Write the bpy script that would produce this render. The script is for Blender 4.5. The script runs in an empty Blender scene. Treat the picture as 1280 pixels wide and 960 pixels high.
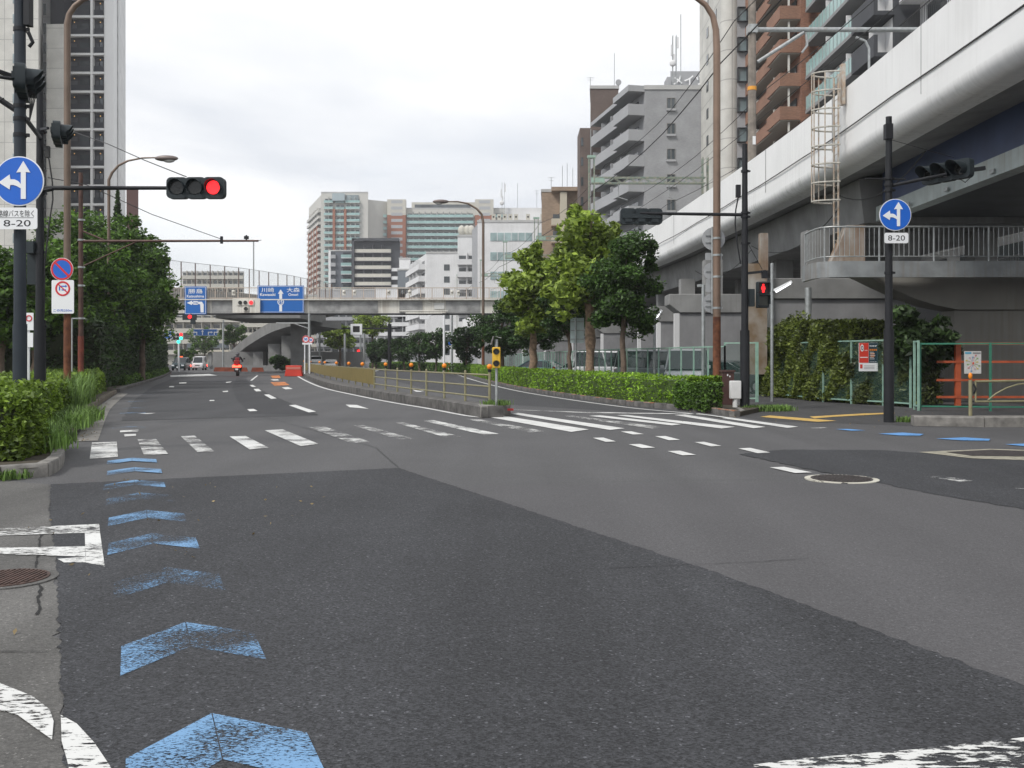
import bpy, math, random
import numpy as np
from mathutils import Vector, Matrix
R = math.radians; PI = math.pi
random.seed(7); rng = np.random.default_rng(11)
scene = bpy.context.scene; COL = scene.collection
# ---------------------------------------------------------------- camera, sky, sun, exposure
EYE = 1.5; FPX = 1200.0; HZ = 449.0
cd = bpy.data.cameras.new('camera'); cam = bpy.data.objects.new('camera', cd); COL.objects.link(cam)
cam.location = (0, 0, EYE); cam.rotation_euler = (PI/2, 0, 0)
cd.sensor_width = 36; cd.lens = 36*FPX/1280; cd.shift_y = -(480-HZ)/1280; cd.clip_start = .05; cd.clip_end = 6000
scene.camera = cam
SUN_EL, SUN_AZ = 48, 228     # azimuth clockwise from +Y
w = bpy.data.worlds.new('World'); scene.world = w; w.use_nodes = True
nt = w.node_tree; nt.nodes.clear()
def N(t, ty, **k):
    n = t.nodes.new(ty)
    for a, b in k.items(): setattr(n, a, b)
    return n
out = N(nt, 'ShaderNodeOutputWorld'); bg = N(nt, 'ShaderNodeBackground'); bg2 = N(nt, 'ShaderNodeBackground')
sky = N(nt, 'ShaderNodeTexSky', sky_type='NISHITA'); sky.sun_disc = False
sky.sun_elevation = R(SUN_EL); sky.sun_rotation = R(SUN_AZ)
nt.links.new(sky.outputs[0], bg.inputs[0]); bg.inputs[1].default_value = .10
tc = N(nt, 'ShaderNodeTexCoord'); sep = N(nt, 'ShaderNodeSeparateXYZ'); nt.links.new(tc.outputs['Generated'], sep.inputs[0])
# cloud deck: project the view direction on a flat layer high above
dz = N(nt, 'ShaderNodeMath', operation='ADD'); nt.links.new(sep.outputs[2], dz.inputs[0]); dz.inputs[1].default_value = .16
dv = N(nt, 'ShaderNodeVectorMath', operation='DIVIDE'); cmb = N(nt, 'ShaderNodeCombineXYZ')
for i in range(3): nt.links.new(dz.outputs[0], cmb.inputs[i])
nt.links.new(tc.outputs['Generated'], dv.inputs[0]); nt.links.new(cmb.outputs[0], dv.inputs[1])
nz = N(nt, 'ShaderNodeTexNoise'); nz.inputs['Scale'].default_value = .85; nz.inputs['Detail'].default_value = 7; nz.inputs['Roughness'].default_value = .55; nz.inputs['Distortion'].default_value = .4
nt.links.new(dv.outputs[0], nz.inputs['Vector'])
cr = N(nt, 'ShaderNodeValToRGB'); nt.links.new(nz.outputs[0], cr.inputs[0])
cr.color_ramp.elements[0].position = .36; cr.color_ramp.elements[0].color = (.49, .51, .545, 1)
cr.color_ramp.elements[1].position = .64; cr.color_ramp.elements[1].color = (.69, .69, .69, 1)
nt.links.new(cr.outputs[0], bg2.inputs[0]); bg2.inputs[1].default_value = 1.0
nz2 = N(nt, 'ShaderNodeTexNoise'); nz2.inputs['Scale'].default_value = .5; nz2.inputs['Detail'].default_value = 4
nt.links.new(dv.outputs[0], nz2.inputs['Vector'])
mr = N(nt, 'ShaderNodeMapRange'); nt.links.new(nz2.outputs[0], mr.inputs[0])
mr.inputs['From Min'].default_value = .3; mr.inputs['From Max'].default_value = .55; mr.inputs['To Min'].default_value = .72; mr.inputs['To Max'].default_value = .97
mx = N(nt, 'ShaderNodeMixShader'); nt.links.new(mr.outputs[0], mx.inputs[0]); nt.links.new(bg.outputs[0], mx.inputs[1]); nt.links.new(bg2.outputs[0], mx.inputs[2])
nt.links.new(mx.outputs[0], out.inputs[0])
sd = bpy.data.lights.new('sun', 'SUN'); sun = bpy.data.objects.new('sun', sd); COL.objects.link(sun)
sd.energy = 1.5; sd.angle = R(12); sd.color = (1, .97, .92)
az = R(SUN_AZ); el = R(SUN_EL)
sv = Vector((math.sin(az)*math.cos(el), math.cos(az)*math.cos(el), math.sin(el)))
sun.rotation_euler = sv.to_track_quat('Z', 'Y').to_euler(); sun.location = sv*200
scene.view_settings.view_transform = 'Standard'; scene.view_settings.look = 'None'
scene.view_settings.exposure = 0.78; scene.view_settings.gamma = 1; scene.view_settings.use_curve_mapping = False
scene.cycles.use_denoising = True
try: scene.cycles.denoiser = 'OPENIMAGEDENOISE'
except Exception: pass
scene.cycles.max_bounces = 6; scene.cycles.diffuse_bounces = 3; scene.cycles.glossy_bounces = 3; scene.cycles.transparent_max_bounces = 24
# ---------------------------------------------------------------- helpers
def G(px, py, z=0.0):
    Y = FPX*(EYE-z)/(py-HZ); return Vector(((px-640)*Y/FPX, Y, z))
def P(px, py, Y): return Vector(((px-640)*Y/FPX, Y, EYE+(HZ-py)*Y/FPX))
def XA(px, Y): return (px-640)*Y/FPX
def ZA(py, Y): return EYE+(HZ-py)*Y/FPX
class MB:
    def __init__(s): s.v = []; s.f = []
    def add(s, vs, fs):
        b = len(s.v); s.v += [Vector(v) for v in vs]; s.f += [[b+i for i in f] for f in fs]; return s
    def box(s, c, d, rz=0):
        x, y, z = d[0]/2, d[1]/2, d[2]/2; ca, sa = math.cos(rz), math.sin(rz); vs = []
        for k in (-z, z):
            for a, b in ((-x,-y),(x,-y),(x,y),(-x,y)): vs.append((c[0]+a*ca-b*sa, c[1]+a*sa+b*ca, c[2]+k))
        return s.add(vs, [(3,2,1,0),(4,5,6,7),(0,1,5,4),(1,2,6,5),(2,3,7,6),(3,0,4,7)])
    def bar(s, p, q, w, h=None, up=(0,0,1)):
        p, q = Vector(p), Vector(q); h = h or w; d = (q-p).normalized(); u = Vector(up)
        if abs(d.dot(u)) > .98: u = Vector((1,0,0))
        r = d.cross(u).normalized()*(w/2); u = r.cross(d).normalized()*(h/2); vs = []
        for c in (p, q): vs += [c-r-u, c+r-u, c+r+u, c-r+u]
        return s.add(vs, [(3,2,1,0),(4,5,6,7),(0,1,5,4),(1,2,6,5),(2,3,7,6),(3,0,4,7)])
    def tube(s, pts, r, n=10, caps=True):
        pts = [Vector(p) for p in pts]; rs = r if isinstance(r, (list, tuple)) else [r]*len(pts); b = len(s.v)
        pu = None
        for i, p in enumerate(pts):
            d = (pts[min(i+1, len(pts)-1)]-pts[max(i-1, 0)]).normalized()
            if pu is None:
                u = Vector((0,0,1)) if abs(d.z) < .9 else Vector((0,1,0))
            else: u = pu
            a = d.cross(u).normalized(); u2 = a.cross(d).normalized(); pu = u2
            for k in range(n):
                t = 2*PI*k/n; s.v.append(p+(a*math.cos(t)+u2*math.sin(t))*rs[i])
        for i in range(len(pts)-1):
            for k in range(n):
                k2 = (k+1) % n; s.f.append([b+i*n+k, b+i*n+k2, b+(i+1)*n+k2, b+(i+1)*n+k])
        if caps:
            s.f.append([b+k for k in range(n)][::-1]); s.f.append([b+(len(pts)-1)*n+k for k in range(n)])
        return s
    def cyl(s, p, q, r, n=16, r2=None): return s.tube([p, q], [r, r if r2 is None else r2], n)
    def prism(s, poly, z0, z1):
        n = len(poly); vs = [(p[0], p[1], z0) for p in poly]+[(p[0], p[1], z1) for p in poly]
        return s.add(vs, [list(range(n))[::-1], list(range(n, 2*n))]+[(i, (i+1) % n, n+(i+1) % n, n+i) for i in range(n)])
    def plate(s, poly, y0, y1):          # outline in x,z given thickness along y
        n = len(poly); vs = [(p[0], y0, p[1]) for p in poly]+[(p[0], y1, p[1]) for p in poly]
        return s.add(vs, [list(range(n)), list(range(n, 2*n))[::-1]]+[((i+1) % n, i, n+i, n+(i+1) % n) for i in range(n)])
    def poly(s, pts): return s.add(pts, [list(range(len(pts)))])
    def ball(s, c, r, nu=10, nv=7):
        rx, ry, rz = r if isinstance(r, (tuple, list)) else (r, r, r); b = len(s.v); c = Vector(c)
        vs = [c+Vector((0,0,-rz))]
        for j in range(1, nv):
            t = PI*j/nv
            for i in range(nu):
                a = 2*PI*i/nu; vs.append(c+Vector((rx*math.sin(t)*math.cos(a), ry*math.sin(t)*math.sin(a), -rz*math.cos(t))))
        vs.append(c+Vector((0,0,rz))); fs = []
        for i in range(nu):
            fs.append((0, 1+(i+1) % nu, 1+i)); fs.append((len(vs)-1, len(vs)-1-nu+i, len(vs)-1-nu+(i+1) % nu))
        for j in range(nv-2):
            for i in range(nu):
                a = 1+j*nu+i; a2 = 1+j*nu+(i+1) % nu; fs.append((a, a2, a2+nu, a+nu))
        return s.add(vs, fs)
    def xf(s, m, start=0):
        for i in range(start, len(s.v)): s.v[i] = m @ s.v[i]
        return s
    def build(s, name, mt, parent=None, bevel=0):
        o_ = ORG.get(parent.name, Vector((0,0,0))) if parent else Vector((0,0,0))
        me = bpy.data.meshes.new(name); me.from_pydata([tuple(v-o_) for v in s.v], [], s.f); me.update()
        me.materials.append(mt)
        me.polygons.foreach_set('use_smooth', [True]*len(me.polygons))
        try: me.set_sharp_from_angle(angle=R(38))
        except Exception: pass
        o = bpy.data.objects.new(name, me); COL.objects.link(o)
        if parent: o.parent = parent
        ORG[o.name] = o_
        if bevel:
            m = o.modifiers.new('bevel', 'BEVEL'); m.width = bevel; m.segments = 2; m.limit_method = 'ANGLE'
        return o
ORG = {}
def tag(o, label, cat, group=None):
    o['label'] = label; o['category'] = cat
    if group: o['group'] = group
    return o
def thing(name, label, cat, loc=(0,0,0), group=None):
    o = bpy.data.objects.new(name, None); COL.objects.link(o); o.location = loc; o.empty_display_size = .3
    ORG[o.name] = Vector(loc); return tag(o, label, cat, group)
def solo(mb, name, mt, label, cat, loc=None, group=None):   # thing that is one mesh; origin moved to loc
    if loc is not None:
        for i in range(len(mb.v)): mb.v[i] = mb.v[i]-Vector(loc)
    o = mb.build(name, mt)
    if loc is not None: o.location = loc
    return tag(o, label, cat, group)
def struct(mb, name, mt, kind='structure'):
    o = mb.build(name, mt); o['kind'] = kind; return o
def copy_tree(o, parent=None):
    c = o.copy(); COL.objects.link(c)
    if parent: c.parent = parent
    for ch in list(o.children): copy_tree(ch, c)
    return c
def place(o, loc, rz=0, sc=None):
    o.location = loc; o.rotation_euler = (0, 0, rz)
    if sc: o.scale = (sc, sc, sc) if not isinstance(sc, tuple) else sc
    return o
# ---------------------------------------------------------------- materials
MATS = {}
def mat(name, c, rough=.7, metal=0, var=0.0, vscale=3.0, bump=0, bscale=20, emit=0, streak=0.0, streakc=(.25,.2,.15), leaf=0, spec=.5, c2=None, detail=6, stretch=None):
    if name in MATS: return MATS[name]
    m = bpy.data.materials.new(name); m.use_nodes = True; t = m.node_tree; b = t.nodes['Principled BSDF']
    b.inputs['Base Color'].default_value = (*c, 1); b.inputs['Roughness'].default_value = rough; b.inputs['Metallic'].default_value = metal
    b.inputs['Specular IOR Level'].default_value = spec
    tcn = N(t, 'ShaderNodeTexCoord'); col = None
    if var or c2:
        nz = N(t, 'ShaderNodeTexNoise'); nz.inputs['Scale'].default_value = vscale; nz.inputs['Detail'].default_value = detail
        src = tcn.outputs['Object']
        if stretch:
            mp = N(t, 'ShaderNodeMapping'); mp.inputs['Scale'].default_value = stretch; t.links.new(src, mp.inputs[0]); src = mp.outputs[0]
        t.links.new(src, nz.inputs['Vector'])
        r = N(t, 'ShaderNodeValToRGB'); t.links.new(nz.outputs[0], r.inputs[0])
        lo = tuple(x*(1-var) for x in c); hi = c2 if c2 else tuple(min(1, x*(1+var)) for x in c)
        r.color_ramp.elements[0].position = .32; r.color_ramp.elements[0].color = (*lo, 1)
        r.color_ramp.elements[1].position = .68; r.color_ramp.elements[1].color = (*hi, 1); col = r.outputs[0]
    if streak:
        mp = N(t, 'ShaderNodeMapping'); mp.inputs['Scale'].default_value = (6, 6, .25); t.links.new(tcn.outputs['Object'], mp.inputs[0])
        n2 = N(t, 'ShaderNodeTexNoise'); n2.inputs['Scale'].default_value = 1.0; n2.inputs['Detail'].default_value = 5; t.links.new(mp.outputs[0], n2.inputs['Vector'])
        n3 = N(t, 'ShaderNodeTexNoise'); n3.inputs['Scale'].default_value = .35; n3.inputs['Detail'].default_value = 3; t.links.new(tcn.outputs['Object'], n3.inputs['Vector'])
        ml = N(t, 'ShaderNodeMath', operation='MULTIPLY'); t.links.new(n2.outputs[0], ml.inputs[0]); t.links.new(n3.outputs[0], ml.inputs[1])
        r2 = N(t, 'ShaderNodeMapRange'); t.links.new(ml.outputs[0], r2.inputs[0]); r2.inputs['From Min'].default_value = .24; r2.inputs['From Max'].default_value = .42; r2.inputs['To Max'].default_value = streak
        mi = N(t, 'ShaderNodeMix', data_type='RGBA'); t.links.new(r2.outputs[0], mi.inputs[0])
        if col: t.links.new(col, mi.inputs[6])
        else: mi.inputs[6].default_value = (*c, 1)
        mi.inputs[7].default_value = (*streakc, 1); col = mi.outputs[2]
    if leaf:
        g = N(t, 'ShaderNodeNewGeometry'); r = N(t, 'ShaderNodeValToRGB'); t.links.new(g.outputs['Random Per Island'], r.inputs[0])
        r.color_ramp.elements[0].color = (*[x*(1-leaf) for x in c], 1); r.color_ramp.elements[1].color = (*[x*(1+leaf) for x in (c2 or c)], 1)
        n4 = N(t, 'ShaderNodeTexNoise'); n4.inputs['Scale'].default_value = vscale; t.links.new(tcn.outputs['Object'], n4.inputs['Vector'])
        mi = N(t, 'ShaderNodeMix', data_type='RGBA', blend_type='MULTIPLY'); mi.inputs[0].default_value = 1
        mrr = N(t, 'ShaderNodeMapRange'); t.links.new(n4.outputs[0], mrr.inputs[0]); mrr.inputs['From Min'].default_value = .3; mrr.inputs['From Max'].default_value = .7; mrr.inputs['To Min'].default_value = .55; mrr.inputs['To Max'].default_value = 1.4
        t.links.new(r.outputs[0], mi.inputs[6]); t.links.new(mrr.outputs[0], mi.inputs[7]); col = mi.outputs[2]
        tr = N(t, 'ShaderNodeBsdfTranslucent'); t.links.new(col, tr.inputs[0]); ms = N(t, 'ShaderNodeMixShader'); ms.inputs[0].default_value = .28
        t.links.new(b.outputs[0], ms.inputs[1]); t.links.new(tr.outputs[0], ms.inputs[2])
        t.links.new(ms.outputs[0], t.nodes['Material Output'].inputs[0])
    if col: t.links.new(col, b.inputs['Base Color'])
    if emit:
        b.inputs['Emission Color'].default_value = (*c, 1); b.inputs['Emission Strength'].default_value = emit
    if bump:
        nb = N(t, 'ShaderNodeTexNoise'); nb.inputs['Scale'].default_value = bscale; nb.inputs['Detail'].default_value = 5; t.links.new(tcn.outputs['Object'], nb.inputs['Vector'])
        bp = N(t, 'ShaderNodeBump'); bp.inputs['Strength'].default_value = bump; bp.inputs['Distance'].default_value = .02; t.links.new(nb.outputs[0], bp.inputs['Height']); t.links.new(bp.outputs[0], b.inputs['Normal'])
    MATS[name] = m; return m
def brick_mat(name, c, mortar, bw, bh, var=.25, axes='xz', rough=.8, msz=.008, off=.5):
    if name in MATS: return MATS[name]
    m = bpy.data.materials.new(name); m.use_nodes = True; t = m.node_tree; b = t.nodes['Principled BSDF']; b.inputs['Roughness'].default_value = rough
    tcn = N(t, 'ShaderNodeTexCoord'); sp = N(t, 'ShaderNodeSeparateXYZ'); t.links.new(tcn.outputs['Object'], sp.inputs[0])
    ad = N(t, 'ShaderNodeMath', operation='ADD'); t.links.new(sp.outputs[0], ad.inputs[0]); t.links.new(sp.outputs[1], ad.inputs[1])
    cm = N(t, 'ShaderNodeCombineXYZ'); t.links.new(ad.outputs[0], cm.inputs[0]); t.links.new(sp.outputs[2], cm.inputs[1])
    br = N(t, 'ShaderNodeTexBrick'); br.offset = off; t.links.new(cm.outputs[0], br.inputs['Vector'])
    br.inputs['Color1'].default_value = (*[x*(1-var) for x in c], 1); br.inputs['Color2'].default_value = (*[min(1, x*(1+var)) for x in c], 1); br.inputs['Mortar'].default_value = (*mortar, 1)
    br.inputs['Scale'].default_value = 1; br.inputs['Mortar Size'].default_value = msz; br.inputs['Brick Width'].default_value = bw; br.inputs['Row Height'].default_value = bh
    nz = N(t, 'ShaderNodeTexNoise'); nz.inputs['Scale'].default_value = .5; nz.inputs['Detail'].default_value = 6; t.links.new(tcn.outputs['Object'], nz.inputs['Vector'])
    mrr = N(t, 'ShaderNodeMapRange'); t.links.new(nz.outputs[0], mrr.inputs[0]); mrr.inputs['From Min'].default_value = .3; mrr.inputs['From Max'].default_value = .7; mrr.inputs['To Min'].default_value = .86; mrr.inputs['To Max'].default_value = 1.1
    mi = N(t, 'ShaderNodeMix', data_type='RGBA', blend_type='MULTIPLY'); mi.inputs[0].default_value = 1; t.links.new(br.outputs[0], mi.inputs[6]); t.links.new(mrr.outputs[0], mi.inputs[7])
    t.links.new(mi.outputs[2], b.inputs['Base Color']); MATS[name] = m; return m
def asphalt(name, c, speck=.35, bump=.5, patch=.12, sc=110, streaky=0):
    m = bpy.data.materials.new(name); m.use_nodes = True; t = m.node_tree; b = t.nodes['Principled BSDF']; b.inputs['Roughness'].default_value = .85; b.inputs['Specular IOR Level'].default_value = .35
    tcn = N(t, 'ShaderNodeTexCoord'); O = tcn.outputs['Object']
    vo = N(t, 'ShaderNodeTexVoronoi'); vo.inputs['Scale'].default_value = sc; t.links.new(O, vo.inputs['Vector'])
    bw = N(t, 'ShaderNodeSeparateColor'); t.links.new(vo.outputs['Color'], bw.inputs[0])
    r = N(t, 'ShaderNodeValToRGB'); t.links.new(bw.outputs[0], r.inputs[0]); e = r.color_ramp.elements
    e[0].position = 0; e[0].color = (*[x*(1-speck) for x in c], 1); e[1].position = .9; e[1].color = (*[x*(1+speck) for x in c], 1)
    e3 = e.new(.985); e3.color = (*[x*(1+speck*1.5) for x in c], 1); e4 = e.new(.9985); e4.color = (*[min(.8, x*(1+speck*6)) for x in c], 1)
    nz = N(t, 'ShaderNodeTexNoise'); nz.inputs['Scale'].default_value = .45; nz.inputs['Detail'].default_value = 8; nz.inputs['Roughness'].default_value = .62; t.links.new(O, nz.inputs['Vector'])
    mrr = N(t, 'ShaderNodeMapRange'); t.links.new(nz.outputs[0], mrr.inputs[0]); mrr.inputs['From Min'].default_value = .3; mrr.inputs['From Max'].default_value = .7; mrr.inputs['To Min'].default_value = 1-patch; mrr.inputs['To Max'].default_value = 1+patch
    mi = N(t, 'ShaderNodeMix', data_type='RGBA', blend_type='MULTIPLY'); mi.inputs[0].default_value = 1; t.links.new(r.outputs[0], mi.inputs[6]); t.links.new(mrr.outputs[0], mi.inputs[7])
    nf = N(t, 'ShaderNodeTexNoise'); nf.inputs['Scale'].default_value = 38; nf.inputs['Detail'].default_value = 3; t.links.new(O, nf.inputs['Vector'])
    m2 = N(t, 'ShaderNodeMapRange'); t.links.new(nf.outputs[0], m2.inputs[0]); m2.inputs['From Min'].default_value = .3; m2.inputs['From Max'].default_value = .7; m2.inputs['To Min'].default_value = .86; m2.inputs['To Max'].default_value = 1.14
    mj = N(t, 'ShaderNodeMix', data_type='RGBA', blend_type='MULTIPLY'); mj.inputs[0].default_value = 1; t.links.new(mi.outputs[2], mj.inputs[6]); t.links.new(m2.outputs[0], mj.inputs[7])
    # tyre wear bands running along the travel direction
    mp = N(t, 'ShaderNodeMapping'); mp.inputs['Rotation'].default_value = (0, 0, R(-21)); mp.inputs['Scale'].default_value = (1.1, .05, 1); t.links.new(O, mp.inputs[0])
    nw = N(t, 'ShaderNodeTexNoise'); nw.inputs['Scale'].default_value = 1; nw.inputs['Detail'].default_value = 5; t.links.new(mp.outputs[0], nw.inputs['Vector'])
    m3 = N(t, 'ShaderNodeMapRange'); t.links.new(nw.outputs[0], m3.inputs[0]); m3.inputs['From Min'].default_value = .3; m3.inputs['From Max'].default_value = .7; m3.inputs['To Min'].default_value = 1-patch*1.5; m3.inputs['To Max'].default_value = 1+patch*1.5
    mk = N(t, 'ShaderNodeMix', data_type='RGBA', blend_type='MULTIPLY'); mk.inputs[0].default_value = 1; t.links.new(mj.outputs[2], mk.inputs[6]); t.links.new(m3.outputs[0], mk.inputs[7])
    t.links.new(mk.outputs[2], b.inputs['Base Color'])
    bp = N(t, 'ShaderNodeBump'); bp.inputs['Strength'].default_value = bump; bp.inputs['Distance'].default_value = .004; t.links.new(vo.outputs['Distance'], bp.inputs['Height']); t.links.new(bp.outputs[0], b.inputs['Normal'])
    return m
def paint(name, c, wear=.3, scale=30, stretch=(1, 1, 1), rot=0, big=.5):
    m = bpy.data.materials.new(name); m.use_nodes = True; t = m.node_tree; b = t.nodes['Principled BSDF']; b.inputs['Roughness'].default_value = .7
    tcn = N(t, 'ShaderNodeTexCoord'); mp = N(t, 'ShaderNodeMapping'); mp.inputs['Scale'].default_value = stretch; mp.inputs['Rotation'].default_value = (0, 0, rot); t.links.new(tcn.outputs['Object'], mp.inputs[0])
    n1 = N(t, 'ShaderNodeTexNoise'); n1.inputs['Scale'].default_value = scale; n1.inputs['Detail'].default_value = 6; n1.inputs['Roughness'].default_value = .7; t.links.new(mp.outputs[0], n1.inputs['Vector'])
    n2 = N(t, 'ShaderNodeTexNoise'); n2.inputs['Scale'].default_value = 1.6; n2.inputs['Detail'].default_value = 3; t.links.new(tcn.outputs['Object'], n2.inputs['Vector'])
    a = N(t, 'ShaderNodeMath', operation='MULTIPLY_ADD'); t.links.new(n2.outputs[0], a.inputs[0]); a.inputs[1].default_value = big; t.links.new(n1.outputs[0], a.inputs[2])
    g = N(t, 'ShaderNodeMapRange'); t.links.new(a.outputs[0], g.inputs[0]); th = .5+big*.5-.22+wear*.44
    g.inputs['From Min'].default_value = th-.025; g.inputs['From Max'].default_value = th+.025
    r = N(t, 'ShaderNodeValToRGB'); t.links.new(n2.outputs[0], r.inputs[0]); r.color_ramp.elements[0].position = .3; r.color_ramp.elements[0].color = (*[x*.82 for x in c], 1); r.color_ramp.elements[1].position = .65; r.color_ramp.elements[1].color = (*c, 1)
    t.links.new(r.outputs[0], b.inputs['Base Color'])
    tr = N(t, 'ShaderNodeBsdfTransparent'); ms = N(t, 'ShaderNodeMixShader'); t.links.new(g.outputs[0], ms.inputs[0]); t.links.new(tr.outputs[0], ms.inputs[1]); t.links.new(b.outputs[0], ms.inputs[2])
    t.links.new(ms.outputs[0], t.nodes['Material Output'].inputs[0]); return m
def mesh_mat(name, c, pitch=.05, frac=.3, rough=.6):
    m = bpy.data.materials.new(name); m.use_nodes = True; t = m.node_tree; b = t.nodes['Principled BSDF']; b.inputs['Roughness'].default_value = rough; b.inputs['Base Color'].default_value = (*c, 1)
    tcn = N(t, 'ShaderNodeTexCoord'); sp = N(t, 'ShaderNodeSeparateXYZ'); t.links.new(tcn.outputs['Object'], sp.inputs[0])
    ad = N(t, 'ShaderNodeMath', operation='ADD'); t.links.new(sp.outputs[0], ad.inputs[0]); t.links.new(sp.outputs[1], ad.inputs[1]); res = []
    for op in ('ADD', 'SUBTRACT'):
        x = N(t, 'ShaderNodeMath', operation=op); t.links.new(ad.outputs[0], x.inputs[0]); t.links.new(sp.outputs[2], x.inputs[1])
        y = N(t, 'ShaderNodeMath', operation='MULTIPLY'); t.links.new(x.outputs[0], y.inputs[0]); y.inputs[1].default_value = 1/pitch
        f = N(t, 'ShaderNodeMath', operation='FRACT'); t.links.new(y.outputs[0], f.inputs[0])
        g = N(t, 'ShaderNodeMath', operation='LESS_THAN'); t.links.new(f.outputs[0], g.inputs[0]); g.inputs[1].default_value = frac; res.append(g)
    mm = N(t, 'ShaderNodeMath', operation='MAXIMUM'); t.links.new(res[0].outputs[0], mm.inputs[0]); t.links.new(res[1].outputs[0], mm.inputs[1])
    tr = N(t, 'ShaderNodeBsdfTransparent'); ms = N(t, 'ShaderNodeMixShader'); t.links.new(mm.outputs[0], ms.inputs[0]); t.links.new(tr.outputs[0], ms.inputs[1]); t.links.new(b.outputs[0], ms.inputs[2])
    t.links.new(ms.outputs[0], t.nodes['Material Output'].inputs[0]); return m
# text as real geometry, in x,z facing -y
def text_geo(s, h, bold=0.0, spacing=1.0, wscale=1.0):
    cu = bpy.data.curves.new('t', 'FONT'); cu.body = s; cu.size = 1; cu.space_character = spacing; cu.offset = bold; cu.resolution_u = 3
    ob = bpy.data.objects.new('t', cu); COL.objects.link(ob); dg = bpy.context.evaluated_depsgraph_get(); me = bpy.data.meshes.new_from_object(ob.evaluated_get(dg))
    vs = [v.co.copy() for v in me.vertices]; fs = [list(p.vertices) for p in me.polygons]
    bpy.data.objects.remove(ob); bpy.data.curves.remove(cu); bpy.data.meshes.remove(me)
    if not vs: return [], []
    x0 = min(v.x for v in vs); x1 = max(v.x for v in vs); y0 = min(v.y for v in vs); y1 = max(v.y for v in vs); k = h/(y1-y0)
    return [((v.x-(x0+x1)/2)*k*wscale, 0, (v.y-(y0+y1)/2)*k) for v in vs], fs
def add_text(mb, s, h, x, y, z, bold=0.0, spacing=1.0, wscale=1.0, fitw=None):
    vs, fs = text_geo(s, h, bold, spacing, wscale)
    if fitw and vs:
        W = max(v[0] for v in vs)-min(v[0] for v in vs); k = fitw/W; vs = [(v[0]*k, 0, v[2]) for v in vs]
    mb.add([(v[0]+x, y, v[2]+z) for v in vs], fs)
def circ(r, n=32, cx=0, cz=0): return [(cx+r*math.cos(2*PI*i/n), cz+r*math.sin(2*PI*i/n)) for i in range(n)]
def ring(mb, r0, r1, y0, y1, n=36, cx=0, cz=0, a0=0, a1=2*PI):
    for i in range(n):
        t, u = a0+(a1-a0)*i/n, a0+(a1-a0)*(i+1)/n
        q = [(cx+r*math.cos(a), cz+r*math.sin(a)) for r, a in ((r0, t), (r1, t), (r1, u), (r0, u))]
        mb.plate(q, y0, y1)
# foliage: many leaf quads
def leaf_mesh(name, pts, size, mt, parent=None, flat=0.35, aspect=1.6, nrm=None):
    n = len(pts); pts = np.asarray(pts, float); o_ = np.array(ORG.get(parent.name, Vector((0,0,0))) if parent else (0,0,0)); pts = pts-o_
    d = rng.normal(size=(n, 3)); d[:, 2] = d[:, 2]*.6-.15
    d /= np.linalg.norm(d, axis=1)[:, None]
    u = rng.normal(size=(n, 3)); u[:, 2] += flat*2
    e = np.cross(d, u); e /= np.linalg.norm(e, axis=1)[:, None]+1e-9
    s = size*rng.uniform(.6, 1.3, n)[:, None]
    a = pts-d*s*.5*aspect; c = pts+d*s*.5*aspect; b = pts+e*s*.42; f = pts-e*s*.42
    nn = np.cross(d, e); b = b+nn*s*.12; f = f+nn*s*.12
    co = np.stack([a, b, c, f], 1).reshape(-1, 3)
    me = bpy.data.meshes.new(name); me.vertices.add(n*4); me.vertices.foreach_set('co', co.ravel()); me.loops.add(n*4); me.loops.foreach_set('vertex_index', np.arange(n*4, dtype=np.int32))
    me.polygons.add(n); me.polygons.foreach_set('loop_start', np.arange(0, n*4, 4, dtype=np.int32)); me.polygons.foreach_set('loop_total', np.full(n, 4, dtype=np.int32))
    me.materials.append(mt); me.update(); me.validate()
    o = bpy.data.objects.new(name, me); COL.objects.link(o); ORG[o.name] = Vector(o_)
    if parent: o.parent = parent
    return o
def crown_pts(c, rad, n, clumps=60, cl=.28, hollow=.45, bottom=-1.0, seed=0):
    g = np.random.default_rng(seed); rad = np.array(rad); c = np.array(c); out = []
    k = g.normal(size=(clumps, 3)); k /= np.linalg.norm(k, axis=1)[:, None]
    rr = g.uniform(hollow, 1.0, clumps)[:, None]; k = k*rr; k[:, 2] = np.maximum(k[:, 2], bottom)
    cs = c+k*rad*.88; w_ = g.uniform(.5, 1.5, clumps); w_ /= w_.sum(); cnt = g.multinomial(n, w_)
    for i in range(clumps):
        q = g.normal(size=(cnt[i], 3)); q /= np.linalg.norm(q, axis=1)[:, None]+1e-9; q *= g.uniform(.15, 1, cnt[i])[:, None]**.5
        out.append(cs[i]+q*rad.mean()*cl*g.uniform(.7, 1.25)*np.array([1, 1, .72]))
    return np.concatenate(out), cs
# ---------------------------------------------------------------- ground, roads, kerbs, markings
A_light = asphalt('asphalt_grey', (.084, .083, .085), .24, .3, .07, 130)
A_mid = asphalt('asphalt_mid', (.082, .080, .083), .18, .3, .05, 130); A_far = asphalt('asphalt_far', (.052, .052, .055), .3, .4, .08, 120)
A_dark = asphalt('asphalt_dark', (.0365, .0375, .041), .5, .7, .14, 95)
A_pale = asphalt('asphalt_pale', (.10, .097, .092), .24, .5, .2, 120)
A_walk = asphalt('asphalt_walk', (.06, .059, .06), .3, .5, .1, 120)
def quadm(q, z, mb=None):
    mb = mb or MB(); mb.poly([G(x, y) + Vector((0, 0, z)) for x, y in q]); return mb
m = MB(); m.poly([(-2500, -200, 0), (2500, -200, 0), (2500, 4000, 0), (-2500, 4000, 0)]); struct(m, 'ground', A_light)
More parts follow.
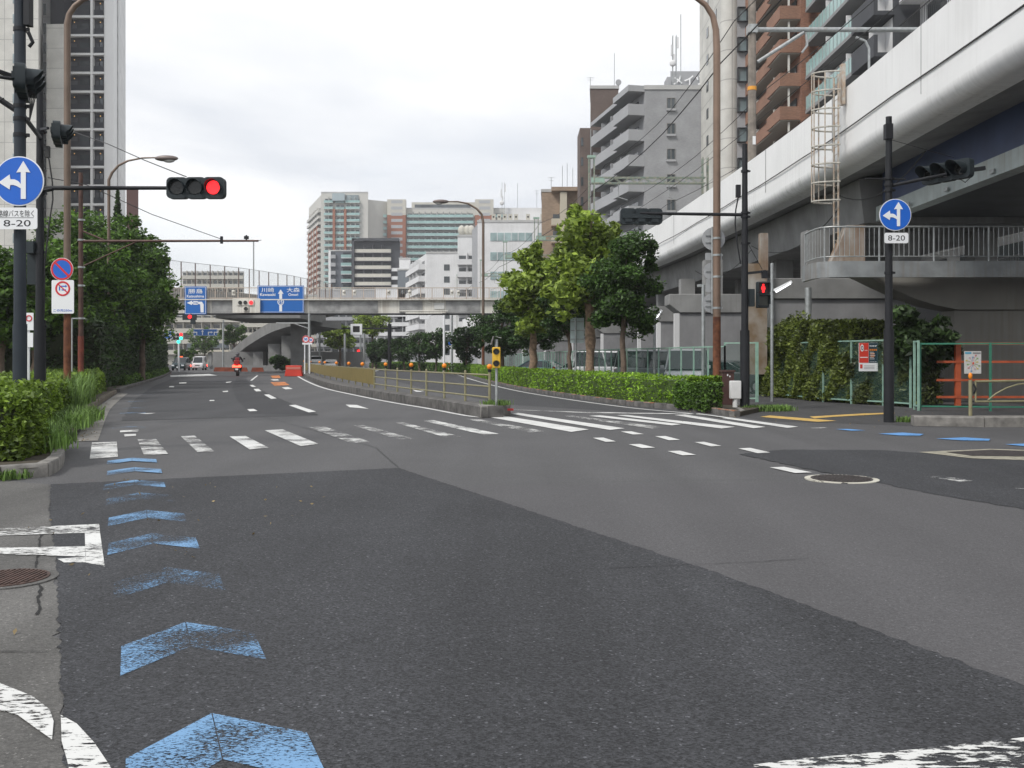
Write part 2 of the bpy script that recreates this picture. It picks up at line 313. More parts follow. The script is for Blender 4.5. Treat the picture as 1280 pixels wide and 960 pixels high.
# far carriageway surfaces (slightly darker than the junction)
def sheet(pts, z, name, mt): return struct(quadm(pts, z), name, mt)
def wob(pts, amp=.03, step=.25):
    out = []
    n = len(pts)
    for i in range(n):
        a, b = pts[i], pts[(i+1) % n]; k = max(1, int((b-a).length/step))
        for j in range(k):
            q = a.lerp(b, j/k)
            if j: q = q+Vector((random.gauss(0, amp), random.gauss(0, amp), 0))
            out.append(q)
    return out
def patch(px, z, name, mt, amp=.02, step=.2):
    pts = wob([G(x, y)+Vector((0, 0, z)) for x, y in px], amp, step)
    me = MB(); me.poly(pts); return struct(me, name, mt)
patch([(498, 585.5), (640, 632), (760, 672), (900, 718), (1080, 785), (1290, 862), (1700, 1010), (1700, 1500), (100, 1500), (82, 960), (74, 800), (70, 700), (62, 640), (64, 606)], .008, 'asphalt_patch', A_dark, .008, .05)
patch([(924, 568), (980, 562.5), (1100, 563), (1290, 577), (1400, 590), (1500, 665), (1290, 639), (1170, 619), (1040, 593)], .008, 'asphalt_patch', A_dark, .02, .1)
patch([(600, 594+12), (1290, 602), (1600, 640), (1700, 1040), (1290, 885), (900, 740), (640, 648), (560, 612)], .004, 'asphalt_patch', A_mid, .01, .3)
# darker resurfaced lanes beyond the crosswalk
patch([(152, 526), (398, 519), (340, 494), (318, 483), (306, 476), (310, 470), (225, 469), (190, 484), (168, 500)], .004, 'asphalt_patch', A_far, .02, .5)
patch([(314, 517.5), (398, 518.5), (340, 494.5), (318, 484), (308, 474), (296, 472), (290, 485), (296, 500)], .008, 'asphalt_patch', asphalt('asphalt_strip', (.040, .040, .043), .3, .5, .08, 100), .01, .5)
patch([(700, 510), (800, 516), (880, 519), (600, 478), (555, 466), (490, 459.5), (420, 456.5), (470, 470), (520, 483), (640, 506)], .004, 'asphalt_patch', A_far, .01, .5)
# pale old surface at the near left
patch([(64, 606), (62, 640), (70, 700), (76, 800), (84, 960), (100, 1500), (-1500, 1500), (-800, 640), (-150, 605), (0, 601)], .004, 'asphalt_patch', A_pale, .02, .1)
white = (.66, .66, .64)
W_new = paint('paint_fresh', white, .12, 40, big=.3); W_mid = paint('paint_worn', white, .38, 9, (1, 9, 1), R(-3), big=.6)
W_old = paint('paint_faded', (.6, .6, .58), .58, 7, (1, 4, 1), R(10), big=.5); W_edge = paint('paint_near', white, .42, 12, (1, 3, 1), 0, big=.6)
Blue = [paint('paint_blue_%d' % i, (.16, .315, .52), w_, 55, (1, 2.4, 1), R(-8), big=.6) for i, w_ in enumerate((.45, .54, .66))]; Blue2 = paint('paint_blue_far', (.13, .33, .66), .16, 20, big=.3)
Yel = mat('tactile_yellow', (.55, .36, .10), .8, var=.2, vscale=6)
Orn = paint('paint_orange', (.65, .22, .06), .35, 10, big=.4)
def mark(quads, mt, name='road_marking', z=.012):
    mb = MB()
    for q in quads: quadm(q, z, mb)
    return struct(mb, name, mt)
mark([[(115,554),(146,553),(147.5,572),(112,574.5)]], W_mid, 'crosswalk_stripe')
mark([[(172,550),(195,549.5),(210,568),(180,570)], [(226,546),(243,545),(268,565),(247,566)]], paint('paint_w2', white, .52, 7, (1, 9, 1), R(-3), .6), 'crosswalk_stripe')
mark([[(287,546.3),(307,545.6),(336,560.5),(312,562.5)], [(331,538.7),(353,537.2),(398,555.5),(376,558.5)]], W_mid, 'crosswalk_stripe')
mark([[(385,534.5),(405,533.5),(463,553),(439,554.5)], [(442,532.5),(455,532),(519,549.6),(496,549.5)], [(494.5,529),(505,528.8),(578,546.7),(557,547.5)],
      [(581,524),(594,523.7),(683,540),(662,541)], [(705.6,520.5),(717,520),(831,534.8),(815,536.3)]], W_old, 'crosswalk_stripe')
mark([[(529.6,526.8),(542,525.8),(624,543),(606,544.5)]], paint('paint_w3', white, .46, 8, (1, 4, 1), 0, .5), 'crosswalk_stripe')
mark([[(609,521.5),(624,519.5),(736,537.4),(714,540.5)], [(638.6,517.8),(648,516.6),(781,536),(762.5,538)], [(736,520.3),(750,519.6),(852,530.8),(840,532.3)],
      [(771,519.6),(783,519.2),(919,534.2),(902,536.2)], [(843,519.2),(856,518.7),(957,534.3),(942,535.8)], [(866,517.6),(874,517.3),(998,534),(984,535.4)]], W_new, 'crosswalk_stripe')
dashes = [[(741,548),(754,547.7),(770,552.5),(757,553)], [(776,540),(789,539.8),(805,543.4),(791,543.8)], [(786,556.2),(800,555.7),(819,560.3),(803,561)], [(819,546),(832,545.7),(850,550.5),(836,551)],
 [(834.6,564.8),(850,564.2),(870,569.4),(853,570)], [(868,553.4),(880,553),(902,558.2),(889,558.8)], [(922.8,561.3),(938,560.7),(963,566.4),(947,567.3)], [(962,585.2),(980,584.5),(1015,591.5),(994,592.3)]]
mark(dashes, W_new, 'lane_marking')
mark([[(361,507),(369,506.3),(395,514.8),(386,516)], [(330,493.6),(336,493.2),(346,498.3),(339,499)], [(317,486.5),(323,486.2),(327,489.2),(320,489.5)], [(312,481.5),(316,481.3),(320,483.8),(315,484)], [(312.5,476),(315,476),(323,469.5),(321,469.3)],
      [(278,489.3),(285,488.6),(285,490),(279,490.4)], [(262,500.5),(268,500.3),(268,501.4),(262,501.6)], [(282,477.8),(290,476.8),(288,478.2),(283,478.6)], [(224,478.5),(233,478.2),(233,479.3),(224,479.6)], [(213,469.2),(262,467.6),(272,469.6),(213,471.2)], [(212,483),(218,483),(217,484.3),(211,484.3)]], W_new, 'lane_marking')
# arrows
def arrow(px, py, head, ln, wid, z=.012, mt=None, yaw=-.37):
    c = G(px, py); d = Vector((yaw, .93, 0)).normalized(); r = Vector((d.y, -d.x, 0)); mb = MB()
    def q(a, b): v = c+d*a+r*b; v.z = z; return v
    mb.poly([q(0, -wid/2), q(0, wid/2), q(ln, wid/2), q(ln, -wid/2)]); mb.poly([q(ln, -wid*2), q(ln, wid*2), q(ln+head, 0)]); return struct(mb, 'lane_arrow', mt or W_new)
mark([[(432,506.2),(446,506.6),(461,511.5),(448,510.3),(437,509.5)], [(309,512),(317,511.6),(322,514),(312,514.6)], [(515,487),(526,487.5),(527,490),(520,490)], [(515,486),(530,488.5),(529,489.5),(514,487)]], W_new, 'lane_arrow')
mark([[(338,470),(349,469.2),(351,472.5),(341,473)], [(338,478),(356,477.6),(362,481.5),(343,482.5)]], Orn, 'lane_arrow'); 
mark([[(338,474.5),(347,474.2),(349,475.6),(342,476)], [(352,484.7),(360,484),(366,486.3),(357,487)]], W_new, 'lane_arrow')
def strip(pts, wid, z, mt, name='lane_line'):
    mb = MB(); n = len(pts); L = []; Rr = []
    for i in range(n):
        d = (pts[min(i+1, n-1)]-pts[max(i-1, 0)]); d.z = 0; d.normalize(); r = Vector((d.y, -d.x, 0))*wid/2; L.append(pts[i]-r); Rr.append(pts[i]+r)
    for i in range(n-1): mb.poly([Vector((p.x, p.y, z)) for p in (L[i], Rr[i], Rr[i+1], L[i+1])])
    return struct(mb, name, mt)
def smooth(pts, k=6):
    out = []
    for i in range(len(pts)-1):
        p0, p1, p2, p3 = pts[max(i-1, 0)], pts[i], pts[i+1], pts[min(i+2, len(pts)-1)]
        for j in range(k):
            t = j/k; out.append(.5*((2*p1)+(p2-p0)*t+(2*p0-5*p1+4*p2-p3)*t*t+(3*p1-p0-3*p2+p3)*t**3))
    out.append(pts[-1]); return out
strip(smooth([G(*p) for p in [(603,522.4),(579,519.4),(535,511),(491,503.6),(447.5,495),(404,485),(382,476),(371,469.5),(369,467),(374,464.5)]]), .16, .012, W_new)
strip(smooth([G(*p) for p in [(905,523),(860,517),(783,509.5),(700,498),(640,487.5),(596,476.5),(572,468.5)]]), .13, .012, W_new)
mark([[(630,512),(726,515.5),(870,517.5),(870,518.4),(735,516.8)], [(460,463),(470,461),(480,461),(465,466)]], W_mid)
# left turning-lane box and curve marks near the camera
mark([[(-60,665),(124,656.5),(125,667),(0,671),(-60,673)], [(106,667.2),(125,667.2),(131,710),(107,705)], [(-60,688),(0,686.5),(106.5,684.5),(107.5,697.5),(0,694.5),(-60,696)], [(72,700.5),(107,698),(107.5,704.8),(80,705)]], W_edge)
mark([[(-40,845),(0,857),(40,873),(62,890),(67,905),(65,928),(45,914),(22,897),(0,891),(-40,880)], [(76,897),(96,908),(118,932),(138,962),(150,990),(92,990),(84,955),(77,930)]], W_edge)
mark([[(940,960),(1000,952),(1150,940),(1300,923),(1500,905),(1500,1010),(1000,1010)]], paint('paint_corner', white, .50, 9, (1, 3, 1), 0, .6))
# blue cycle chevrons, each its own sheet
def chevron(tip, mt, w_=.335, drop=.36, st=.5, d=(-.37, .93)):
    T = G(*tip); d = Vector((*d, 0)).normalized(); r = Vector((d.y, -d.x, 0)); mb = MB(); z = Vector((0, 0, .012))
    for s in (-1, 1): mb.poly([T+z+r*.0022*s, T+z+r*s*w_-d*drop, T+z+r*s*w_-d*(drop+st), T+z-d*st+r*.0022*s])
    return struct(mb, 'cycle_chevron', mt)
for i, t in enumerate([(265,895),(232,780),(207,711),(190,668),(183,639),(175,617),(168,601),(168,585),(165,573)]): chevron(t, Blue[(0, 1, 2, 1, 1, 2, 1, 0, 0)[i]])
for t in [(161,533.5),(166,516),(168,510),(173,501.5),(182,493.5),(190,487)]: chevron(t, Blue[2], .33, .25, .35)
mark([[(150,538.6),(173,537.6),(173,540),(150,541)], [(155,543.5),(170,543),(170,545.5),(156,546.5)], [(172,517.2),(195,516.7),(184,518.2)]], W_mid)
mark([[(1045,537),(1060,536.8),(1082,538.6),(1064,539)], [(1098,542.8),(1128,541.4),(1155,543.2),(1150,545.2),(1124,545)], [(1170,549),(1205,547.4),(1238,549.4),(1236,551.6),(1204,551.2)], [(1256,556),(1290,555),(1330,559),(1290,559.5)]], Blue2, 'cycle_chevron')
mark([[(1155,596.5),(1175,595.5),(1216,602),(1200,603)], [(1268,610.5),(1290,611),(1290,612.5),(1270,611.8)], [(1013,535.5),(1030,534.6),(1034,535.4),(1020,536.4)]], W_old)
# tactile paving
mark([[(950,521.5),(962,519.8),(1046,526.5),(1022,527.8)], [(1012,521.2),(1080,517.2),(1118,516.2),(1118,517.4),(1040,521.6),(1018,523.6)]], Yel, 'tactile_paving')
# dark sidewalk on the right corner
patch([(925,521),(960,526.5),(1112,531),(1160,534),(1290,534),(1700,560),(1700,500),(1150,513),(1020,502),(935,494),(925,505)], .004, 'pavement', A_walk, .01, .5)
# kerbs -------------------------------------------------
Concrete = mat('kerb_concrete', (.20, .19, .175), .85, var=.35, vscale=5, bump=.4, bscale=30)
ConcDark = mat('kerb_dark', (.10, .095, .09), .9, var=.45, vscale=3, bump=.4, bscale=25)
Moss = mat('kerb_mossy', (.15, .085, .045), .9, var=.5, vscale=4, bump=.5, bscale=25, c2=(.16, .15, .12))
KerbOrange = mat('kerb_orange', (.42, .16, .07), .85, var=.4, vscale=5, c2=(.25, .2, .16))
def ribbon(pts, wid, z0, z1, side=1):    # solid kerb along pts, extending to side
    mb = MB(); n = len(pts); O = []
    for i in range(n):
        d = pts[min(i+1, n-1)]-pts[max(i-1, 0)]; d.z = 0; d.normalize(); O.append(pts[i]+Vector((d.y, -d.x, 0))*wid*side)
    for i in range(n):
        a, b = pts[i], O[i]; ch = .025
        mb.v += [Vector((a.x, a.y, z0)), Vector((a.x, a.y, z1-ch)), Vector((a.x, a.y, z1)).lerp(Vector((b.x, b.y, z1)), .12), Vector((b.x, b.y, z1)), Vector((b.x, b.y, z0))]
    for i in range(n-1):
        for k in range(5):
            k2 = (k+1) % 5; mb.f.append([i*5+k, i*5+k2, (i+1)*5+k2, (i+1)*5+k])
    mb.f.append([0, 1, 2, 3, 4][::-1]); mb.f.append([(n-1)*5+k for k in range(5)]); return mb
def resample(pts, step):
    out = [pts[0]]; acc = 0
    for i in range(len(pts)-1):
        a, b = pts[i], pts[i+1]; L = (b-a).length; d = step-acc
        while d <= L: out.append(a.lerp(b, d/L)); d += step
        acc = (acc+L) % step if True else 0
    out.append(pts[-1]); return out
def kerb_blocks(pts, wid, z0, z1, side, mt, name='kerb', gap=.012, step=.6):
    pts = resample(pts, step); mb = MB()
    for i in range(len(pts)-1):
        a, b = pts[i], pts[i+1]; d = (b-a); L = d.length
        if L < .08: continue
        d.normalize(); q = ribbon([a+d*gap, b-d*gap], wid, z0, z1+random.uniform(-.006, .006), side); mb.add(q.v, q.f)
    return struct(mb, name, mt)
# left kerbs
KA = [G(*p) for p in [(-260,604),(-100,602.5),(0,600.5),(55,597),(70,591),(79,583),(81,572),(79,563)]]
kerb_blocks(smooth(KA, 4), .16, -.02, .17, -1, Concrete)
KB0 = smooth([G(*p) for p in [(88,552),(93,545),(99,536),(106,526),(116,513),(126,505),(137,497.5),(146,492)]], 4)
kerb_blocks([G(66,552.5), G(88,552)], .14, -.02, .16, -1, Moss); kerb_blocks(KB0, .14, -.02, .17, -1, Moss)
KC = smooth([G(*p) for p in [(150,490.5),(164,485),(180,480),(197,474.5),(208,470),(213,467),(214,464.5),(206,462)]], 4)
kerb_blocks(KC, .2, -.02, .17, -1, ConcDark, step=1.2)
strip([p+Vector((.28, 0, 0)) for p in KB0], .4, .010, mat('gutter', (.19, .18, .165), .85, var=.25, vscale=4), 'gutter')
def fill(pts, z, name, mt, off):   # soil/earth behind a kerb
    mb = MB(); n = len(pts)
    for i in range(n-1):
        a, b = pts[i], pts[i+1]; mb.poly([Vector((p.x, p.y, z)) for p in (a, b, b+off, a+off)][::-1])
    return struct(mb, name, mt)
Soil = mat('soil', (.06, .05, .035), .95, var=.4, vscale=3, bump=.5, bscale=15)
mb = MB(); mb.poly([Vector((p.x, p.y, .13)) for p in [v+Vector((-.05, .05, 0)) for v in smooth(KA, 3)]]+[Vector((-13, 18, .13))]); struct(mb, 'planting_bed', Soil)
mb = MB(); mb.poly([Vector((p.x-.05, p.y, .13)) for p in KB0]+[Vector((-60, 46, .13)), Vector((-40, 18.2, .13))]); struct(mb, 'planting_bed', Soil)
mb = MB(); mb.poly([Vector((p.x-.1, p.y, .13)) for p in KC]+[Vector((-110, 140, .13)), Vector((-80, 44, .13))]); struct(mb, 'planting_bed', Soil)
# right kerb under the clipped hedge
KR = smooth([G(*p) for p in [(918,521.3),(860,513.5),(783,507),(701,495.8),(640,485.5),(596,474.5),(570,466.8),(530,461.8),(480,458.6)]], 6)
kerb_blocks(KR, .16, -.02, .16, 1, ConcDark, step=.6)
tops = resample(KR, .6); mbo = MB()
for i in range(0, 60):
    if (i*7) % 5 < 2 or i < 3:
        a, b = tops[i], tops[i+1]; d = (b-a).normalized(); q = ribbon([a+d*.02, b-d*.02], .1, .155, .166+.004, 1); mbo.add(q.v, q.f)
struct(mbo, 'kerb_top_paint', KerbOrange)
kerb_blocks([G(918,521.3), Vector((6.3, 25.9, 0)), Vector((6.5, 27.4, 0))], .14, -.02, .13, -1, Concrete)
KQ = [p for p in KR if p.y < 90]; mb = MB(); mb.prism([(p.x+.1, p.y+.03) for p in KQ]+[(p.x+1.9+max(0, p.y-34)*.08, p.y+.6+max(0, 3-(p.y-25))) for p in KQ[::-1]], -.05, .12); struct(mb, 'planting_bed', Soil)
# right corner kerb stone
mb = MB(); a, b = G(1158,533.5), Vector((30, 22.6, 0)); 
kerb_blocks([Vector((9.0, 21.5, 0)), Vector((9.35, 21.25, 0)), Vector((10.5, 21.15, 0)), Vector((16, 21.3, 0)), Vector((30, 22, 0))], .5, -.02, .23, -1, Concrete, step=1.5, gap=.01)
# median island ------------------------------------------
ML = smooth([G(*p) for p in [(600,522.5),(579,517.8),(535,509.2),(491,501.8),(447.5,493.4),(410,485),(388,475.8),(377,468.5),(372,464.5),(372,461.5)]], 5)
mb = ribbon(ML, .62, -.02, .30, 1); struct(mb, 'median_kerb', ConcDark)
mb = MB(); c0 = G(600, 523.2); e0 = G(637, 519.8)
mb.prism([(c0.x+.02, c0.y), (e0.x-.04, e0.y-.05), (e0.x+.03, e0.y+.15), (e0.x+.02, e0.y+1.3), (c0.x-.12, c0.y+1.2)], -.02, .31); o = struct(mb, 'median_nose', Concrete); 
bm_ = o.modifiers.new('b', 'BEVEL'); bm_.width = .04; bm_.segments = 3
# cracks and sealed joints
CrackM = mat('crack', (.012, .012, .012), .9)
def crack(px, wid, z=.011, amp=.006, mt=None):
    pts = [G(*p) for p in px]; q = resample(pts, .08); q = [p+Vector((random.gauss(0, amp), random.gauss(0, amp), 0)) for p in q]
    mb = MB(); n = len(q)
    for i in range(n-1):
        d = (q[i+1]-q[i]); d.z = 0
        if d.length < 1e-4: continue
        d.normalize(); r = Vector((d.y, -d.x, 0))*wid*random.uniform(.3, 1)/2
        mb.poly([Vector((a.x, a.y, z)) for a in (q[i]-r, q[i]+r, q[i+1]+r, q[i+1]-r)])
    struct(mb, 'road_crack', mt or CrackM)
crack([(52, 660), (48, 690), (44, 712), (50, 736), (46, 770)], .018); crack([(-80, 817), (0, 816), (58, 817)], .012, amp=.004)
SealM = mat('joint_seal', (.035, .035, .037), .8)
crack([(600, 606), (760, 603), (1000, 599), (1290, 596)], .012, .009, .004, SealM); crack([(330, 521), (470, 560), (498, 585)], .018, .009, .006, SealM)
crack([(760, 712), (900, 706), (1010, 700)], .010, .011, .004); crack([(150, 526.5), (300, 522.5), (398, 519.5)], .06, .007, .006, SealM)
# manholes and drains
Iron = mat('cast_iron', (.07, .06, .058), .6, .5, var=.4, vscale=30, bump=.8, bscale=60)
def manhole(px, py, r, label, ringm, rust=False):
    c = G(px, py); root = thing('manhole_cover', label, 'manhole cover', (c.x, c.y, 0))
    mb = MB(); mb.cyl((c.x, c.y, 0), (c.x, c.y, .013), r*1.2, 40); mb.build('collar', ringm, root)
    mb = MB(); mb.cyl((c.x, c.y, 0), (c.x, c.y, .019), r, 40); 
    for k in range(-7, 8):
        x = k*r/8.2; L = math.sqrt(max(0, (r*.9)**2-x*x)); mb.box((c.x+x, c.y, .021), (r*.06, L*2, .01))
    mb.build('lid', mat('iron_rusty', (.09, .055, .045), .7, .3, var=.4, vscale=20) if rust else Iron, root)
manhole(1052, 599.5, .37, 'large round manhole cover with cream collar in the middle of the right lanes', paint('collar_paint', (.55, .53, .45), .32, 5, big=.8))
manhole(8, 725, .27, 'rusty round manhole cover in the pale surface at near left', A_pale, True)
root = thing('road_drain', 'rectangular dark drain cover with pale frame in the right hand lane', 'drain cover', G(1235, 568))
mb = MB(); mb.poly([Vector((*G(x, y).xy, .014)) for x, y in [(1148,566),(1238,562),(1330,565),(1330,578),(1215,574)]]); mb.build('frame', mat('drain_frame', (.30, .28, .22), .9, var=.3, vscale=8), root)
mb = MB(); mb.poly([Vector((*G(x, y).xy, .019)) for x, y in [(1182,566.3),(1240,563.5),(1320,566.5),(1320,572.5),(1215,571)]]); mb.build('grate', Iron, root)
# ---------------------------------------------------------------- elevated railway
Conc = mat('concrete', (.25, .25, .245), .85, var=.2, vscale=.8, bump=.15, bscale=12, streak=.35, streakc=(.16, .15, .14))
ConcWall = mat('concrete_wall', (.25, .25, .255), .85, var=.12, vscale=1.2, streak=.25, streakc=(.15, .14, .13))
ParM = mat('parapet_white', (.82, .82, .81), .65, var=.035, vscale=.5, streak=.16, streakc=(.45, .44, .42))
NoseM = mat('parapet_nose', (.81, .81, .80), .7, var=.05, vscale=1.0, stretch=(.3, 14, .3), streak=.42, streakc=(.36, .36, .33))
BlueSteel = mat('blue_steel', (.06, .085, .17), .5, var=.15, vscale=1)
PaleSteel = mat('pale_steel', (.42, .47, .46), .55, var=.1, vscale=2, streak=.5, streakc=(.22, .17, .13))
Rust = mat('rust_stain', (.33, .23, .14), .85, var=.4, vscale=1.2, c2=(.40, .38, .35), streak=.7, streakc=(.16, .07, .03))
Galv = mat('galvanised', (.40, .42, .42), .5, .6, var=.15, vscale=6, streak=.3, streakc=(.25, .2, .15))
GalvR = mat('galvanised_rusty', (.62, .60, .55), .6, .1, var=.25, vscale=7, c2=(.42, .30, .2))
Dark = mat('dark_void', (.03, .03, .03), .9)
Glass = mat('window_glass', (.045, .055, .06), .08, spec=.8, var=.5, vscale=.35)
GlassP = mat('window_pale', (.22, .27, .28), .15, spec=.8, var=.35, vscale=.5)
TealG = mat('teal_glass', (.30, .46, .44), .2, spec=.6, var=.12, vscale=.4)
WhiteW = mat('white_wall', (.70, .70, .70), .8, var=.06, vscale=.3, streak=.25, streakc=(.4, .4, .38))
AluF = mat('alu_frame', (.30, .29, .27), .4, .6)
VT = [(-30,11.5),(0,11.5),(12,11.5),(26,11.5),(36,11.55),(45,11.3),(58,10.7),(70,9.9),(100,6.9),(150,.2),(200,-7),(240,-14.2),(300,-27),(400,-52)]
def XW(Y):
    for (a, xa), (b, xb) in zip(VT, VT[1:]):
        if Y <= b: return xa+(xb-xa)*(Y-a)/(b-a)
    return VT[-1][1]
path = smooth([Vector((x, y, 0)) for y, x in VT[1:]], 5)
def sweep(mb, prof, pts, closed=False):
    n = len(pts); k = len(prof); b = len(mb.v)
    for i, p in enumerate(pts):
        d = pts[min(i+1, n-1)]-pts[max(i-1, 0)]; d.z = 0; d.normalize(); r = Vector((d.y, -d.x, 0))
        for o, z in prof: mb.v.append(Vector((p.x, p.y, 0))+r*o+Vector((0, 0, z)))
    for i in range(n-1):
        for j in range(k if closed else k-1):
            j2 = (j+1) % k; mb.f.append([b+i*k+j, b+(i+1)*k+j, b+(i+1)*k+j2, b+i*k+j2])
    if closed: mb.f.append([b+j for j in range(k)]); mb.f.append([b+(n-1)*k+j for j in range(k)][::-1])
    return mb
via = thing('railway_viaduct', 'long white and grey concrete railway viaduct curving away along the right side', 'viaduct', (13, 36, 0))
P1 = [p for p in path]
mb = sweep(MB(), [(.0, 8.76), (.0, 10.9), (.25, 10.9), (.25, 8.76)], P1, True); mb.build('parapet', ParM, via)
nose = [(.0, 8.759)]+[(.45-.45*math.cos(t), 8.75-.44*math.sin(t)) for t in [R(a) for a in range(0, 91, 9)]]+[(.95, 8.30), (.95, 8.759)]
mb = sweep(MB(), nose, P1, True); mb.build('parapet_nose', NoseM, via)
mb = sweep(MB(), [(.95, 8.31), (2.5, 8.56), (2.5, 8.95), (11.2, 8.95), (11.2, 8.31), (.95, 8.96)], P1, True); mb.build('deck', Conc, via)
mb = sweep(MB(), [(11.0, 8.2), (11.25, 8.2), (11.25, 10.9), (11.0, 10.9)], P1, True); mb.build('far_parapet', ParM, via)
# panel joints in the parapet: narrow recesses rendered as dark bars slightly proud
for Y in [19.5, 27, 34.6, 43, 52, 62, 73, 86, 100, 116, 135]: MB().box((XW(Y)-.0, Y, 9.93), (.012, .03, 1.94)).build('parapet_joint', mat('joint', (.25, .25, .25), .9), via)
mb = MB()
mb = MB(); cab = [Vector((XW(Y)-.03, Y, 9.43+.02*math.sin(Y*.7))) for Y in range(8, 200, 3)]; mb.tube(cab, .022, 5); mb.build('parapet_cable', mat('black_rubber', (.02, .02, .02), .6), via)
PA = [p for p in path if p.y < 36.5]+[Vector((XW(36), 36.4, 0))]; PA.sort(key=lambda p: p.y)
mb = sweep(MB(), [(2.5, 7.28), (2.5, 8.56), (2.62, 8.56), (2.62, 7.28)], PA, True); mb.build('steel_web', BlueSteel, via)
mb = sweep(MB(), [(2.25, 6.72), (2.25, 7.27), (2.75, 7.27), (2.75, 6.72)], PA, True); mb.build('steel_flange', PaleSteel, via)
for i in range(9): MB().box((XW(20)+2.2, 10+i*2.9, 6.86), (.05, .25, .12)).build('flange_bracket', Galv, via)
mb = sweep(MB(), [(2.75, 6.9), (2.75, 7.0), (11, 7.0), (11, 6.9)], PA, True); mb.build('steel_floor', mat('steel_soffit_shade', (.06, .065, .07), .6, var=.2, vscale=1), via)  # near-black steel: shade under the deck put into the colour
PB = [Vector((XW(36.6), 36.6, 0))]+[p for p in path if p.y > 37]
mb = sweep(MB(), [(1.9, 6.7), (1.7, 8.38), (9.5, 8.5), (9.3, 6.7)], PB, True); mb.build('girder', Conc, via)
PR = [Vector((26, y, 0)) for y in (10, 20, 30, 40)]
mb = MB(); mb.box((21.5, 22, 7.9), (9, 30, 1.6)); mb.build('side_deck', mat('steel_soffit_shade2', (.06, .065, .07), .6), via)  # same near-black colour, carrying the shade of the underside
# piers: (Y, left X, right X, cap top, cap depth, rusty)
def pier(Y, xl, xr, zt, wall_l, th=1.6, zc=3.9):
    mb = MB(); mb.plate([(xl, zt), (xl, zt-.55), (xl+.55, zc+.02), (xr, zc+.02), (xr, zt)], Y, Y+th); o = mb.build('pier_cap', Conc, via, .03)
    mb = MB(); mb.plate([(wall_l, zc), (wall_l, 0), (xr-.3, 0), (xr-.3, zc)], Y+.12, Y+th-.12); mb.build('pier_wall', ConcWall, via)
    mb = MB(); mb.box((wall_l-.13, Y+.3, zc/2), (.25, .4, zc)); mb.build('corner_post', WhiteW, via)
    for x in (xl+1.8, xl+5.5, xl+8.6): MB().box((x+.6, Y+th/2, (zt+6.72)/2), (.9, .9, 6.72-zt+.02)).build('bearing', Conc, via)
pier(38.5, 10.0, 21.5, 4.75, 10.4); pier(50, 8.2, 20.5, 4.9, 8.75)
for Y in (62, 75, 90, 106, 124, 144, 166, 190, 216, 245): pier(Y, XW(Y)+.1-(1.5 if Y < 70 else 0), XW(Y)+10.5, 4.9, XW(Y)+.7-(1.5 if Y < 70 else 0))
mb = MB(); mb.plate([(11.9, 4.7), (12.6, 4.42), (13.3, 4.08), (14.2, 3.68), (15.0, 3.42), (15.8, 3.26), (26, 3.26), (26, 4.7)], 34.0, 35.4); mb.build('curved_cap', mat('concrete_warm_lit', (.29, .28, .255), .85, var=.15, vscale=.7, streak=.4, streakc=(.2, .17, .12)), via)  # warmer, lighter concrete copy: light on the right wall put into the colour
mb = MB(); mb.box((20.9, 34.8, 1.62), (10.2, 1.0, 3.24)); mb.build('pier_wall', mat('concrete_warm_lit', (0, 0, 0)), via)
mb = MB(); mb.box((9.75, 38.3, 3.1), (.75, .4, 4.4)); mb.box((10.0, 38.2, 5.7), (.3, .35, 1.6)); mb.build('rusty_pipe_chase', Rust, via)
mb = MB(); mb.plate([(10.9, 4.7), (12.1, 4.7), (12.1, 6.1), (11.5, 6.1)], 32.9, 33.4); mb.build('slanted_bracket', Rust, via)
MB().tube([(11.6, 37.6, 0), (11.6, 37.6, 4.3)], .13, 12).build('downpipe', Galv, via)
mb = MB()
for (y0, y1, sag, z) in ((30, 38, .7, 8.0), (38, 50, .9, 7.4), (50, 62, .8, 7.2)):
    mb.tube([(XW(y0+(y1-y0)*t)+1.4, y0+(y1-y0)*t, z-sag*4*t*(1-t)) for t in [i/10 for i in range(11)]], .02, 5)
mb.build('hanging_cable', MATS['black_rubber'], via)
# inspection walkway
wk = thing('inspection_walkway', 'steel walkway with grey bar railing under the viaduct, above the right pavement', 'walkway', (16, 31, 4.3))
Wp = [Vector(p) for p in [(10.05, 32.9, 0), (10.0, 32.2, 0), (10.0, 31.6, 0), (10.08, 31.25, 0), (10.35, 31.03, 0), (10.8, 31.0, 0), (13, 31.0, 0), (17, 30.95, 0), (22, 30.9, 0), (26, 30.9, 0)]]
mb = sweep(MB(), [(0, 4.14), (0, 4.66), (.12, 4.66), (.12, 4.14)], Wp, True); mb.build('edge_beam', mat('zinc_plate', (.27, .285, .29), .55, .3, var=.2, vscale=2, streak=.5, streakc=(.2, .14, .09)), wk)
mb = MB(); mb.prism([(p.x+.05, p.y+.1) for p in Wp]+[(26, 33.5), (11, 33.8)], 4.5, 4.6); mb.build('floor', Galv, wk)
mb = MB()
rail = resample(Wp, .16)
for z, r in ((5.78, .03), (4.82, .02)): mb.tube([p+Vector((0, 0, z)) for p in Wp], r, 8)
mb.build('handrail', Galv, wk)
mb = MB()
for i, p in enumerate(rail):
    if i % 11 == 0: mb.tube([p+Vector((0, 0, 4.6)), p+Vector((0, 0, 5.78))], .03, 6)
    else: mb.tube([p+Vector((0, 0, 4.82)), p+Vector((0, 0, 5.76))], .011, 5)
mb.build('baluster', Galv, wk)
ld = thing('caged_ladder', 'rusty caged ladder climbing the white viaduct parapet from the walkway', 'ladder', (11.2, 33.5, 4.6))
lx, ly = 11.22, 33.2
mb = MB(); mb.tube([(lx, ly-.2, 4.65), (lx, ly-.2, 11.3)], .035, 6); mb.tube([(lx, ly+.25, 4.65), (lx, ly+.25, 11.3)], .035, 6); mb.build('stile', GalvR, ld)
mb = MB()
